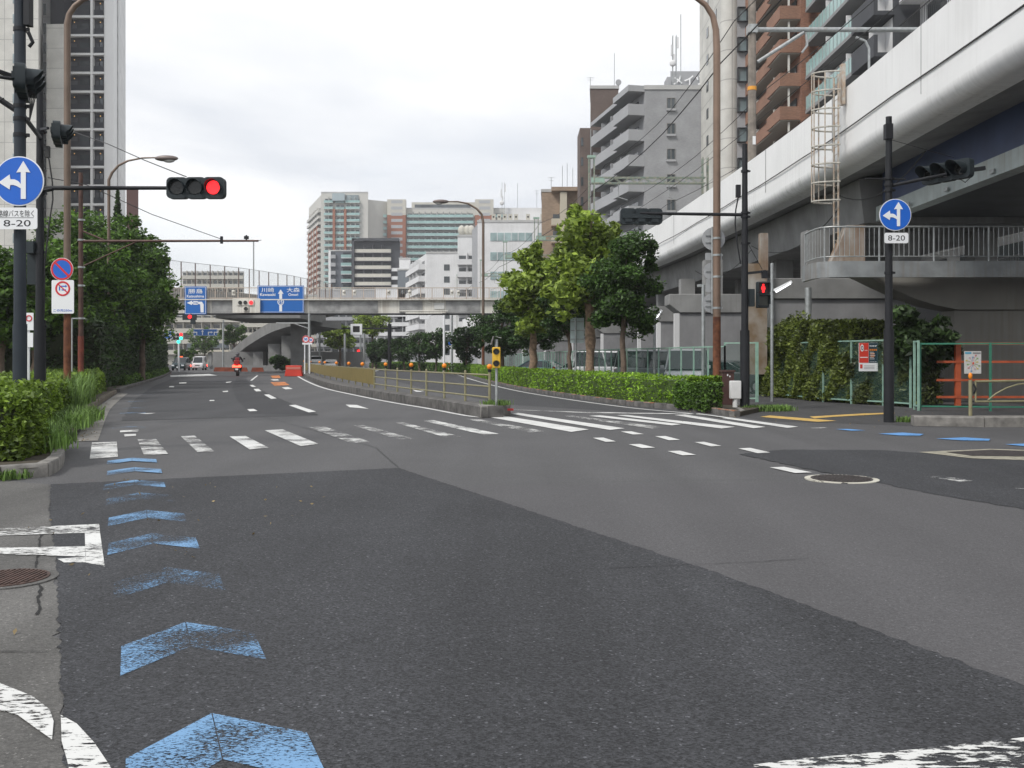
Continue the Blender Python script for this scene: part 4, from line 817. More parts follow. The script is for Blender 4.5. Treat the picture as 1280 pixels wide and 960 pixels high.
# brick apartments, facade towards the railway
XF = 25.6
A, B = (XF, 101), (XF, 85); u, n, L = frame_of(A, B)
b = building('brick_apartments', 'brick-red tiled apartments with dark balcony recesses beside the beige tower', A, B, 12, 44, BrickT)
for k in range(14):
    z = 2.0+k*2.98
    mb = MB(); lbox(mb, V2(A), u, n, 0, L*.72, 1.3, 1.42, z-.12, z+1.05); lbox(mb, V2(A), u, n, L*.72, L-.1, 1.75, 1.87, z-.12, z+1.05); lbox(mb, V2(A), u, n, L-.22, L-.1, 0, 1.75, z-.12, z+1.05); f = mb.build('balcony', BrickD, b)
    mb = MB(); lbox(mb, V2(A), u, n, 0, L*.72, 0, 1.29, z-.2, z-.13); lbox(mb, V2(A), u, n, L*.72, L-.23, 0, 1.74, z-.2, z-.13); mb.build('slab', mat('slab_pale', (.4, .37, .33), .8), f)
    mb = MB(); mb.tube([V2(A)+n*1.4+Vector((0, 0, z+1.15)), V2(A)+u*L+n*1.6+Vector((0, 0, z+1.15))], .035, 5); mb.build('balcony_rail', MATS['wire'], f)
    for j in range(4):
        mb = MB(); lbox(mb, V2(A), u, n, L*(.06+.24*j), L*(.20+.24*j), .01, .08, z, z+2.1); mb.build('balcony_window', Glass, f)
    mb = MB()
    for j in (1, 3): lbox(mb, V2(A), u, n, L*(.24*j), L*(.24*j)+.08, .05, 1.25, z, z+1.9)
    lbox(mb, V2(A), u, n, L-.5, L-.35, .9, 1.05, z+1.1, z+2.7)
    mb.build('partition', mat('partition_white', (.62, .60, .55), .7), f)
# teal glass balcony apartments
XG = 27.3
A, B = (XG, 84.6), (XG, 68.5); u, n, L = frame_of(A, B)
b = building('teal_balcony_apartments', 'dark grey apartments with teal glass balconies between brick block and viaduct', A, B, 11, 42, DarkC)
for k in range(13):
    z = 2.6+k*2.98
    mb = MB(); lbox(mb, V2(A), u, n, 0, L*.72, 1.3, 1.36, z-.05, z+1.15); f = mb.build('glass_balustrade', TealG, b)
    mb = MB(); 
    for j in range(14): lbox(mb, V2(A), u, n, L*.72*j/13-.03, L*.72*j/13+.03, 1.362, 1.40, z-.05, z+1.2)
    mb.build('balustrade_post', Galv, f)
    mb = MB(); lbox(mb, V2(A), u, n, 0, L*.72, 0, 1.45, z-.35, z-.06); mb.build('slab', mat('slab_mid', (.25, .25, .25), .8), f)
    mb = MB(); lbox(mb, V2(A), u, n, L*.72+.01, L, 1.2, 1.5, z-.35, z+1.2); lbox(mb, V2(A), u, n, L*.72+.01, L, 0, 1.19, z-.35, z-.06); mb.build('dark_parapet', DarkC, f)
    for j in range(3):
        mb = MB(); lbox(mb, V2(A), u, n, L*(.08+.3*j), L*(.22+.3*j), .01, .06, z, z+2.1); mb.build('balcony_window', Glass, f)
    mb = MB(); lbox(mb, V2(A), u, n, L*.02, L*.98, .011, .03, z, z+2.55); 
    for j in (1, 2, 3): lbox(mb, V2(A), u, n, L*.3*j-.1, L*.3*j, .04, 1.2, z, z+1.9)
    mb.build('partition', WhiteW, f)
A, B = (29, 68.2), (29, 52); u, n, L = frame_of(A, B)
b = building('white_corner_apartments', 'white apartments with black bar railings at the top right behind the parapet', A, B, 11, 40, WhiteW)
for k in range(12):
    z = 3.0+k*3.0
    mb = MB(); lbox(mb, V2(A), u, n, 0, L, 0, 1.5, z-.3, z-.05); f = mb.build('balcony', WhiteW, b)
    mb = MB()
    for j in range(60): lbox(mb, V2(A), u, n, L*j/60, L*j/60+.03, 1.42, 1.45, z-.05, z+1.15)
    lbox(mb, V2(A), u, n, 0, L, 1.40, 1.47, z+1.16, z+1.22); mb.build('railing', MATS['wire'], f)
    for j in range(3):
        mb = MB(); lbox(mb, V2(A), u, n, L*(.08+.3*j), L*(.26+.3*j), .01, .06, z, z+2.2); mb.build('balcony_window', Glass, f)
for x, y, Y, h, l in [(768,111,151,5.6,'thin roof antenna on the brown tower'), (738,111,151,1.8,'small branched antenna on the brown tower corner'), (851,113,120,9.5,'tall whip antenna beside the phone mast'), (647,258,207,5,'whip antenna right of the phone mast on the office'), (671,258,207,3.5,'branched antenna at the right of the office roof'), (689,240,169,2.6,'yagi antenna on the tan building'), (703,237,169,4.2,'left of three whip antennas on the tan building'), (709,237,169,4.6,'middle of three whip antennas on the tan building'), (716,237,169,3.8,'right of three whip antennas on the tan building'), (450,241,461,6,'thin antenna on the tall brick and teal tower')]:
    c = P(x, y, Y); antenna(c.x, c.y, c.z-.3, h+.3, l, 'whip' not in l and 'thin' not in l)
# left far buildings beyond the far junction
for (x0, x1, yt, Y, l) in [(196, 300, 405-60, 260, 'cream housing block with balcony rows beyond the far junction'), (300, 350, 392, 300, 'cream housing block right of the far junction, partly hidden by trees')]:
    A, B = (XA(x0,Y), Y), (XA(x1,Y), Y); b = building('housing_block', l, A, B, 12, ZA(395 if Y == 260 else 392, Y), Cream); balconies(b, A, B, 3, 2.9, 4, Cream, 1.3, 1.0, bays=9, slabm=Cream)
A, B = (XA(228,330), 330), (XA(305,330), 330); b = building('long_housing_block', 'long pale housing block seen through the tall posts above the footbridge', A, B, 12, ZA(341,330), Cream); balconies(b, A, B, 6, 2.9, 9, Cream, 1.3, 1.0, bays=12, slabm=Cream)
for (x0, x1, yt, Y, l, m_) in [(396, 470, 398, 330, 'grey cluttered mid-rise seen under the footbridge', Grey2), (470, 560, 396, 300, 'pale grey mid-rise behind the far tree row', WhiteW), (350, 400, 405, 340, 'dim grey mid-rise behind the ramp piers', Cream)]:
    A, B = (XA(x0,Y), Y), (XA(x1,Y), Y); b = building('mid_rise_block', l, A, B, 12, ZA(yt-35, Y), m_); balconies(b, A, B, 3, 3, 5, m_, 1.2, 1.0, bays=8)
# ---------------------------------------------------------------- footbridge, ramp road
fb = thing('footbridge', 'long grey girder footbridge with pale railing crossing over the road', 'footbridge', (-16, 84, 5.5))
xl, xr = -42, -1.0; SlabW = mat('bridge_white', (.68, .66, .60), .8, var=.12, vscale=.5, streak=.5, streakc=(.25, .2, .15))
Tarp = mat('grey_tarp', (.29, .29, .285), .6, var=.3, vscale=1.6, bump=.8, bscale=3)
mb = MB(); mb.box(((xl+xr)/2, 85, 6.1), (xr-xl, 1.6, 1.15)); mb.build('girder', SlabW, fb)
mb = MB(); mb.box(((xl+xr)/2, 84.9, 6.71), (xr-xl+.1, 2.1, .09)); mb.build('deck_edge', SlabW, fb)
mb = MB(); mb.box(((xl+xr)/2, 85, 5.49), (xr-xl, 1.9, .08)); mb.build('bottom_flange', DarkC, fb)
for x0, x1 in ((264, 296), (386, 472), (499, 528), (557, 600)):
    mb = MB(); mb.box(((XA(x0,84)+XA(x1,84))/2, 84.18, 6.1), (XA(x1,84)-XA(x0,84), .05, 1.02)); mb.build('tarpaulin', Tarp, fb)
RailP = mat('rail_pale', (.52, .44, .37), .7, var=.15, vscale=1)
mb = MB()
for z in (6.85, 7.75): mb.bar((xl, 84.1, z), (xr, 84.1, z), .07)
mb.build('handrail', RailP, fb)
mb = MB(); n_ = int((xr-xl)/1.0)
for i in range(n_+1): mb.bar((xl+(xr-xl)*i/n_, 84.1, 6.76), (xl+(xr-xl)*i/n_, 84.1, 7.75), .07)
mb.build('rail_post', RailP, fb)
mb = MB()
for i in range(n_*5): mb.bar((xl+i*.2, 84.1, 6.9), (xl+i*.2, 84.1, 7.7), .018)
mb.build('rail_bar', mat('rail_bar', (.55, .5, .44), .7), fb)
for px in (252, 292, 430, 443, 486, 512, 565, 573):
    mb = MB(); c = P(px, 366, 84); mb.box((c.x, 84.0, c.z), (.28, .1, .45)); mb.ball((c.x, 83.95, c.z+.1), .12); mb.build('bird_guard_box', SlabW, fb)
mb = MB(); mb.tube([(XA(500,84), 83.9, 5.7), (XA(560,84), 83.9, 5.7)], .06, 6); mb.box((XA(530,84), 83.9, 5.55), (3.2, .1, .12)); mb.build('cable_tray', SlabW, fb)
mb = MB(); mb.box((XA(549,84), 84.15, 6.15), (.9, .04, .55)); mb.build('notice_panel', mat('notice', (.6, .6, .58), .7), fb)
MB().box((-2.2, 85, 2.75), (1.0, 1.2, 5.4)).build('pier', Conc, fb); MB().box((-40, 85, 2.75), (1.0, 1.2, 5.4)).build('pier', Conc, fb)
# elevated road behind, with tall mesh fence
er = thing('elevated_road', 'curved elevated concrete road behind the footbridge ending in a ramp down to the far junction', 'elevated road', (-28, 110, 0))
EP = smooth([Vector(p) for p in [(-70, 92, 0), (-50, 94, 0), (-38, 98, 0), (-33, 103, 0), (-29.5, 110, 0), (-27.8, 118, 0), (-28, 126, 0), (-31, 133, 0), (-37, 138, 0)]], 5)
mb = sweep(MB(), [(0, 7.3), (0, 8.9), (.3, 8.9), (.3, 8.2), (4.6, 8.2), (4.6, 7.3)], EP[:], True); mb.build('deck', mat('road_concrete', (.30, .295, .28), .85, var=.12, vscale=.4, streak=.6, streakc=(.22, .14, .09)), er)
ConcShade = mat('ramp_concrete_shade', (.20, .20, .195), .85, var=.15, vscale=.6, streak=.4, streakc=(.12, .12, .11))  # darker concrete copy with the shade around the ramp put into its colour
mb = MB()
FPp = resample([Vector(P(px, 362, Y)) for px, Y in ((180, 92), (231, 98), (300, 104), (360, 113), (415, 126))], 1.9)
FPp = [Vector((p.x, p.y, 0)) for p in FPp]
for p in FPp: mb.bar((p.x, p.y, 8.6), (p.x, p.y, 11.4), .09)
mb.build('fence_post', mat('post_brown', (.14, .10, .09), .7), er)
mb = MB()
for a, b2 in zip(FPp, FPp[1:]): mb.poly([(a.x, a.y, 9.0), (b2.x, b2.y, 9.0), (b2.x, b2.y, 11.35), (a.x, a.y, 11.35)])
mb.build('mesh_panel', mesh_mat('pale_mesh', (.5, .5, .5), .12, .08), er)
mb = MB(); mb.tube([p+Vector((0, 0, 11.4)) for p in FPp], .03, 5); mb.build('fence_rail', Galv, er)
# descending ramp
RP = [(262,459,150,0), (275,449,148,0), (290,437,145,0), (305,424,140,0), (320,413.5,134,0), (335,404.5,128,0), (350,398,122,0), (365,393.5,117,0), (382,390.5,113,0)]
rp = smooth([P(a, b_, c_) for a, b_, c_, _ in RP], 4)
mb = MB(); n = len(rp)
for i, p in enumerate(rp):
    d = rp[min(i+1, n-1)]-rp[max(i-1, 0)]; d.z = 0; d.normalize(); r = Vector((-d.y, d.x, 0))
    if r.y < 0: r = -r
    zt = p.z; zb = max(-.05, p.z-2.6 if i > 8 else p.z-2.2)
    for o, z in ((0, zt), (0, max(-.05, zt-1.35)), (4.5, max(-.1, zt-1.9) if zt > 2 else -.05), (4.5, zt-.9), (.35, zt-.9), (.35, zt)): mb.v.append(Vector((p.x+r.x*o, p.y+r.y*o, z)))
for i in range(n-1):
    for k in range(6): k2 = (k+1) % 6; mb.f.append([i*6+k, (i+1)*6+k, (i+1)*6+k2, i*6+k2])
mb.f.append(list(range(6))); mb.f.append([(n-1)*6+k for k in range(6)][::-1]); mb.build('ramp', ConcShade, er)
for px, Y, w_ in ((338, 130, 1.6), (354, 124, 1.4), (318, 137, 1.4)):
    mb = MB(); z = 2.6 if px == 318 else (3.6 if px == 338 else 4.6); mb.box((XA(px,Y)+.0, Y+3, z/2), (w_, 2, z)); mb.build('pier', Conc, er)
mb = MB(); mb.box((XA(375,112), 112.5, 3.6), (1.9, 2.4, 7.3)); mb.build('pier', Conc, er)
mb = MB(); mb.box((-27, 109, 6.6), (9, 14, 1.5)); mb.build('cross_beam', ConcShade, er)
mb = MB(); mb.box((XA(330,135)+2, 141, 1.3), (22, .4, 2.6)); mb.build('back_wall', ConcShade, er)
t = thing('low_wall', 'low pale concrete wall beneath the curving ramp', 'wall', (XA(325,125), 125, 0)); MB().box((XA(335,125), 125, .35), (11, .3, .7)).build('wall_body', Conc, t)
# second far bridge over the side street
t = thing('far_footbridge', 'small grey footbridge far off, below the four-arrow blue sign', 'footbridge', (XA(260,230), 230, 5))
mb = MB(); mb.box((XA(260,230), 230, ZA(432,230)), (XA(283,230)-XA(234,230), 2, 1.1)); mb.build('girder', mat('bridge_bluegrey', (.14, .16, .18), .7), t)
mb = MB(); mb.box((XA(262,229), 229.5, ZA(439,229.5)), (9, 1, .5)); mb.build('canopy', mat('canopy_cream', (.6, .55, .45), .7), t)
mb = MB(); mb.box((XA(258,230), 230, ZA(424,230)), (5.6, 1.5, 1.8)); mb.build('covered_stair', WhiteW, t)
for k in range(4): MB().box((XA(248+k*7,229), 229.2, ZA(425,229)), (.9, .1, 1.0)).build('opening', Dark, t)
for px in (240, 263, 280): MB().box((XA(px,230), 230, 2.2), (.8, .8, 4.4)).build('pier', Conc, t)
# ---------------------------------------------------------------- street furniture
PoleDk = mat('pole_dark', (.018, .019, .022), .55, .1, spec=.3, var=.15, vscale=3, bump=.05)
PoleGr = mat('pole_slate', (.032, .040, .050), .55, .1, spec=.3, var=.12, vscale=3)
PoleBr = mat('pole_brown', (.17, .125, .095), .5, .4, var=.15, vscale=2, streak=.3, streakc=(.1, .05, .03))
PoleRust = mat('pole_rust', (.15, .045, .02), .8, .1, var=.5, vscale=5, c2=(.22, .085, .04))
PoleBr2 = mat('pole_darkbrown', (.085, .045, .035), .6, .3, var=.3, vscale=5)
SigM = mat('signal_housing', (.022, .030, .034), .5, .0, spec=.35, var=.08, vscale=4)
LensD = mat('lens_dark', (.022, .022, .020), .25, var=.4, vscale=30); RedL = mat('lens_red', (1, .02, .025), .4, emit=1.0); BackM = mat('sign_back', (.42, .43, .44), .55, .5, var=.1, vscale=5)
BlueS = mat('sign_blue', (.008, .12, .56), .4, var=.06, vscale=2); WhiteS = mat('sign_white', (.82, .83, .84), .45); RedS = mat('sign_red', (.62, .02, .03), .45); BlackS = mat('sign_black', (.012, .012, .015), .5)
def TR(loc, rz=0): return Matrix.Translation(Vector(loc)) @ Matrix.Rotation(rz, 4, 'Z')
def roundrect(w_, h, r, n=5, cx=0, cz=0):
    out = []
    for sx, sz, a0 in ((1, 1, 0), (-1, 1, 90), (-1, -1, 180), (1, -1, 270)):
        for i in range(n+1): a = R(a0+90*i/n); out.append((cx+sx*(w_/2-r)+r*math.cos(a), cz+sz*(h/2-r)+r*math.sin(a)))
    return out
def signal_head(root, loc, rz, lit=None, vis=.26, n=3, pitch=.385, wd=1.24, sc=1):
    M = TR(loc, rz) @ Matrix.Scale(sc, 4); mb = MB()
    for k in range(n): mb.plate(roundrect(pitch+.07, .46, .10, 4, (k-(n-1)/2)*pitch), -.10+.002*k, .07)
    mb.bar((-wd/2*.9, .10, .0), (wd/2*.9, .10, .0), .05, .12); 
    for k in range(n): mb.box(((k-(n-1)/2)*pitch, .085, .0), (.2, .05, .34))
    h = mb.xf(M).build('signal_housing', SigM, root)
    for k in range(n):
        x = (k-(n-1)/2)*pitch; m2 = MB(); pts = [(x, -.101), (x, -.125)]
        m2.v = []; m2.cyl((x, -.103, 0), (x, -.118, 0), .150, 28, .142); m2.xf(M).build('lens', RedL if lit == k else LensD, h)
        m3 = MB(); L = vis; nn = 22; b = 0; vs = []
        for i in range(nn+1):
            a = R(-50+280*i/nn); dep = L*(.55+.45*max(0, math.sin(a))**.6) if math.sin(a) > -.2 else L*.45
            for r_, y in ((.168, -.10), (.168, -.10-dep), (.176, -.10-dep), (.176, -.10)): vs.append((x+r_*math.cos(a), y, r_*math.sin(a)))
        fs = []
        for i in range(nn):
            for j in range(4): fs.append((i*4+j, (i+1)*4+j, (i+1)*4+(j+1) % 4, i*4+(j+1) % 4))
        fs += [(0, 1, 2, 3), (nn*4+3, nn*4+2, nn*4+1, nn*4)]; m3.add(vs, fs).xf(M).build('visor', SigM, h)
    return h
def clamps(root, x, y, zs, r, m_=None, name='clamp'):
    for z in zs:
        mb = MB(); mb.cyl((x, y, z-.03), (x, y, z+.03), r+.012, 16); mb.box((x+r+.03, y, z), (.06, .04, .05)); mb.build(name, m_ or Galv, root)
# left big pole with side-facing signal
x, y = XA(25, 15), 15
L1 = thing('traffic_light', 'thick slate pole at far left edge carrying a side-facing signal above the round blue sign', 'traffic light', (x, y, .15), 'traffic lights')
MB().tube([(x, y, .1), (x, y, 8)], [.095, .082], 20).build('pole', PoleGr, L1); MB().cyl((x, y, .1), (x, y, 2.05), .105, 20).build('pole_sleeve', PoleGr, L1)
clamps(L1, x, y, [5.0, 5.25, 5.45, 6.65], .085, PoleDk)
mb = MB(); mb.box((x+.14, y-.02, 6.65+.28), (.09, .14, .46)); mb.tube([(x+.14, y-.02, 6.6), (x+.2, y, 6.45), (x+.14, y, 6.38)], .03, 8); mb.build('control_box', PoleDk, L1)
signal_head(L1, (XA(27,14.75), 14.75, ZA(104,14.75)), R(113), None, .28, sc=.84)
mb = MB(); mb.tube([(x, y, 5.35), (x-.9, y-.1, 5.95)], .045, 8); mb.tube([(x-.8, y-.1, 5.95), (x+.1, y+.2, 5.9)], .03, 8); mb.bar((x-.5, y, 6.05), (XA(24,15.3), 15.3, ZA(98,15.3)), .06); mb.build('arm', PoleDk, L1)
mb = MB()
for k in range(4): mb.tube([(x+.09, y-.1, 6.0-.1*k), (x+.22+.03*k, y-.12, 5.6), (x+.2, y-.1, 5.2), (x+.3, y, 4.95)], .009, 5)
mb.tube([(x-.9, y-.1, 5.6), (x-.6, y-.1, 5.35), (x-.2, y-.1, 5.55)], .012, 5); mb.build('cable', MATS['black_rubber'], L1)
# second black pole: main signal with long arm, plus side signal
x, y = XA(50, 21), 21; za = ZA(235, 21)
L2 = thing('traffic_light', 'black pole with long arm holding the lit red three-lamp signal over the left road', 'traffic light', (x, y, .1), 'traffic lights')
MB().tube([(x, y, .1), (x, y, ZA(115, 21))], [.10, .07], 18).build('pole', PoleDk, L2); MB().cyl((x, y, .1), (x, y, ZA(400, 21)), .12, 18).build('pole_sleeve', PoleDk, L2)
mb = MB(); mb.tube([(x, y, za), (XA(211, 21), y, za)], [.05, .04], 10); mb.tube([(x, y, za-.06), (XA(66,21), y, za-.02)], .05, 8); mb.build('arm', PoleDk, L2)
signal_head(L2, (XA(245, 20.9), 20.95, ZA(236, 21)), R(-2), 2, .16, pitch=.40)
signal_head(L2, (XA(66, 20.2), 20.4, ZA(168, 20.4)), R(112), None, .28, sc=.84)
mb = MB(); mb.tube([(XA(28,17),17,ZA(143,17)), (x, y, ZA(172,21))], .045, 8); mb.bar((x, y, ZA(162,21)), (XA(60,20.4), 20.4, ZA(160,20.4)), .05); mb.build('side_arm', PoleDk, L2)
clamps(L2, x, y, [za, za-.12, ZA(165,21), ZA(315,21), ZA(408,21)], .09, PoleDk)
mb = MB(); mb.tube([(x+.1, y, ZA(180,21)), (x+.2, y, ZA(200,21)), (x+.27, y, ZA(228,21)), (x+.28, y, ZA(250,21)), (x+.2, y, ZA(280,21)), (x+.1, y, ZA(330,21)), (x+.09, y, 2.5)], .018, 6)
mb.box((x+.17, y, ZA(190,21)), (.08, .08, .25)); mb.build('cable', MATS['black_rubber'], L2)
signal = MB(); signal.box((XA(38,21), 21.2, ZA(328,21)), (.25, .2, .95)); signal.box((XA(40,21), 21.0, ZA(310,21)), (.2, .3, .25)); signal.build('pedestrian_signal_back', SigM, L2)
# round signs -------------------------------------------------
def arrow_parts(mb, s):   # straight-or-left arrow inside a disc of radius s
    k = s; y0, y1 = -.021, -.013
    mb.plate([(p[0]*k, p[1]*k) for p in [(.09, -.72), (.29, -.72), (.29, .36), (.47, .34), (.19, .80), (-.09, .34), (.09, .36)]], y0, y1)
    mb.plate([(p[0]*k, p[1]*k) for p in [(.10, -.30), (.085, -.12), (-.02, .0), (-.16, .065), (-.33, .065), (-.36, .26), (-.80, -.06), (-.36, -.34), (-.33, -.16), (-.2, -.16), (-.08, -.2)]], y0-.001, y1)
def blue_arrow_sign(px, py, Y, r, label, rz=0, px2=None):
    c = P(px, py, Y); t = thing('road_sign', label, 'road sign', (0, 0, 0), 'round blue arrow signs')
    MB().plate(circ(r, 48), -.005, .006).build('disc', WhiteS, t); MB().plate(circ(r*.955, 48), -.011, -.006).build('blue_face', BlueS, t)
    mb = MB(); arrow_parts(mb, r); mb.build('arrows', WhiteS, t)
    MB().box((0, .02, 0), (.04, .03, r*1.6)).build('back_rail', BackM, t); return place(t, c, rz)
def plate_sign(px, py, Y, w_, h, lines, label, rz=0, line=False, grp='white supplementary plates'):
    c = P(px, py, Y); t = thing('supplementary_plate', label, 'sign plate', (0, 0, 0), grp)
    MB().plate(roundrect(w_, h, .04), -.004, .004).build('plate', WhiteS, t); mb = MB(); ring_ = MB()
    for s, hh, x, z, fw in lines: add_text(mb, s, hh, x, -.006, z, .004, fitw=fw)
    if line: mb.plate([(-w_*.42, -.003+line), (w_*.42, -.003+line), (w_*.42, .003+line), (-w_*.42, .003+line)], -.007, -.005)
    mb.build('lettering', BlackS, t); return place(t, c, rz)
blue_arrow_sign(24, 226.5, 14.85, .385, 'large round blue straight-or-left arrow sign on the thick slate pole at far left')
plate_sign(20, 273, 14.83, .66, .335, [('路線バスを除く', .105, 0, .075, .56), ('8-20', .10, .02, -.075, .42)], 'white plate with two lines of writing below the left round blue sign', line=.01)
xB = XA(1111, 22.8)
blue_arrow_sign(1119, 268.5, 22.6, .375, 'round blue straight-or-left arrow sign on the black pole at the right corner')
plate_sign(1120.5, 297.5, 22.6, .56, .245, [('8-20', .125, 0, 0, .40)], 'white plate reading 8-20 below the right round blue sign')
# brown lamp post at left with prohibition signs
def lamp_curve(x, y, zs, pts, r0, r1, label, Y, baseM, topM, zr, head=None, nm='street_lamp', grp='street lamps'):
    t = thing(nm, label, 'street lamp', (x, y, .1), grp)
    MB().tube([(x, y, .1), (x, y, zr)], [r0, r0*.95], 18).build('lower_pole', baseM, t)
    n = len(pts); MB().tube([(x, y, zr)]+pts, [r0*.94]+[r0*.9+(r1-r0*.9)*i/(n-1) for i in range(n)], 14).build('upper_pole', topM, t)
    if head:
        hx, hz, s = head; mb = MB(); mb.ball((hx+s*.42, y, hz), (.62, .2, .16), 16, 10); mb.build('lamp_head', mat('lamp_head', (.16, .13, .12), .45, .3), t)
        mb = MB(); mb.ball((hx+s*.55, y, hz-.08), (.33, .15, .15), 12, 8); mb.build('lamp_glass', mat('lamp_glass', (.5, .5, .48), .15), t)
    return t
Y = 26; x = XA(84, Y); 
t = lamp_curve(x, Y, 0, [(XA(84,Y), Y, ZA(30,Y)), (XA(86.5,Y), Y, ZA(18,Y)), (XA(93,Y), Y, ZA(8,Y)), (XA(103,Y), Y, ZA(0,Y)), (XA(120,Y), Y, ZA(-7,Y)), (XA(150,Y), Y, ZA(-13,Y)), (XA(170,Y), Y, ZA(-14,Y))], .095, .045, 'tall brown lamp post with rusty base, behind the no-parking sign at left', Y, PoleRust, PoleBr, ZA(385,Y), (XA(172,Y), ZA(-14,Y), 1))
def round_prohibit(px, py, Y, r, label, kind):
    c = P(px, py, Y); t = thing('road_sign', label, 'road sign', (0, 0, 0), 'red ringed signs')
    MB().plate(circ(r, 40), -.003, .004).build('disc', WhiteS, t)
    if kind == 'park': MB().plate(circ(r*.80, 40), -.007, -.004).build('blue_face', BlueS, t)
    mb = MB(); ring(mb, r*.80, r*.965, -.010, -.0035); 
    if kind in ('park', 'turn'): a = R(-45); mb.bar((-r*.62, -.0125, r*.62), (r*.62, -.0125, -r*.62), .006, r*.15, up=(1, 0, 1)) if False else mb.plate([(-r*.64, r*.52), (-r*.52, r*.64), (r*.64, -r*.52), (r*.52, -r*.64)], -.014, -.0105)
    mb.build('red_ring', RedS, t)
    return place(t, c, 0), t
round_prohibit(77.5, 336.5, 25.8, .305, 'round no-parking sign with blue face on the brown lamp post', 'park')
c = P(78.5, 371, 25.8); t = thing('road_sign', 'white rectangular sign with red no-turn ring and blue writing below the no-parking sign', 'road sign', (0, 0, 0))
MB().plate(roundrect(.60, .90, .04), -.004, .004).build('plate', WhiteS, t); mb = MB(); ring(mb, .155, .20, -.012, -.005, cz=.22); mb.plate([(-.13, .33), (-.11, .35), (.14, .12), (.12, .10)], -.016, -.0125); mb.build('red_ring', RedS, t)
mb = MB(); mb.plate([(.0, .27), (.07, .27), (.07, .25), (.12, .285), (.07, .32), (.07, .30), (-.07, .30), (-.10, .27), (-.10, .17), (-.07, .17), (-.07, .27)], -.009, -.005); mb.plate([(-.03, .2), (.09, .2), (.09, .17), (-.03, .17)], -.009, -.005); add_text(mb, 'この先250m', .075, 0, -.008, -.365, .01, fitw=.50); mb.build('blue_lettering', BlueS, t); place(t, c)
t = thing('sign_post', 'thin white post with small red-ringed sign plates standing in the left hedge', 'sign post', (XA(35.5,20), 20, .1)); x = XA(35.5, 20); MB().tube([(x, 20, .1), (x, 20, ZA(392,20))], .03, 10).build('post', WhiteS, t)
MB().box((XA(38,20), 19.95, ZA(402,20)), (.18, .01, .36)).build('plate', WhiteS, t); mb = MB(); ring(mb, .045, .065, 19.935, 19.943, cx=XA(38,20), cz=ZA(398,20)); mb.build('red_ring', RedS, t); MB().box((XA(39,20), 19.95, ZA(425,20)), (.13, .01, .3)).build('lower_plate', WhiteS, t)
# rusty pole with horizontal arm
Y = 33; x = XA(101, Y); t = thing('signal_arm_pole', 'dark red-brown pole with long empty horizontal arm at left', 'pole', (x, Y, .1))
MB().tube([(x, Y, .1), (x, Y, ZA(420,Y))], .095, 14).build('lower_pole', mat('pole_red', (.16, .035, .02), .7, var=.35, vscale=5), t)
MB().tube([(x, Y, ZA(421,Y)), (x, Y, ZA(216,Y))], [.085, .07], 14).build('upper_pole', PoleBr2, t)
mb = MB(); mb.tube([(x-.1, Y, ZA(301.5,Y)), (XA(323,Y), Y, ZA(301,Y))], [.05, .035], 8); mb.tube([(x, Y, ZA(334,Y)), (XA(171,Y), Y, ZA(302,Y))], .025, 8); mb.tube([(x, Y, ZA(288,Y)), (XA(130,Y), Y, ZA(300,Y))], .03, 8); mb.box((x, Y, ZA(235,Y)), (.9, .1, .12)); mb.build('arm', PoleBr2, t)
mb = MB(); mb.box((XA(277,Y), Y, ZA(300,Y)), (.08, .08, .25)); mb.box((XA(308,Y), Y, ZA(297,Y)), (.15, .08, .1)); mb.tube([(XA(308,Y), Y, ZA(300,Y)), (XA(308,Y), Y, ZA(294,Y))], .03, 6); mb.build('arm_fitting', PoleDk, t)
clamps(t, x, Y, [ZA(275,Y), ZA(300,Y), ZA(334,Y), ZA(357,Y), ZA(398,Y)], .085)
mb = MB(); mb.tube([(x-.3, Y, ZA(398,Y)), (x-.3, Y, .1)], .03, 6); mb.bar((x-.3, Y, ZA(398,Y)), (x, Y, ZA(398,Y)), .04); mb.build('conduit', Galv, t)
wire([P(90, 164, 30), P(135, 180, 27), P(180, 200, 24), P(233, 221, 20.95)], .012, 'thin stay wire sloping down to the left lit signal', 'stay_wire', 'thin wires at left')
wire([P(60, 222, 26), P(108, 231, 28), P(190, 268, 31), P(277, 299, 33)], .012, 'thin stay wire sloping down to the empty rusty arm', 'stay_wire', 'thin wires at left')
# distant lamp at left
Y = 50; x = XA(136, Y)
lamp_curve(x, Y, 0, [(x, Y, ZA(225,Y)), (XA(140,Y), Y, ZA(216,Y)), (XA(148,Y), Y, ZA(207,Y)), (XA(160,Y), Y, ZA(201,Y)), (XA(178,Y), Y, ZA(197.5,Y)), (XA(196,Y), Y, ZA(197,Y))], .085, .035, 'slim lamp post rising out of the left trees with its lamp against the sky', Y, Galv, PoleBr, ZA(405,Y), (XA(198,Y), ZA(198,Y), 1))
# middle lamp
Y = 72; x = XA(604, Y)
lamp_curve(x, Y, 0, [(x, Y, ZA(278,Y)), (XA(602,Y), Y, ZA(268,Y)), (XA(596,Y), Y, ZA(261,Y)), (XA(585,Y), Y, ZA(254.5,Y)), (XA(572,Y), Y, ZA(252,Y)), (XA(560,Y), Y, ZA(252,Y))], .11, .045, 'brown lamp post in front of the dark trees, its lamp reaching left over the median', Y, PoleRust, PoleBr, ZA(395,Y), (XA(558,Y), ZA(252,Y), -1))
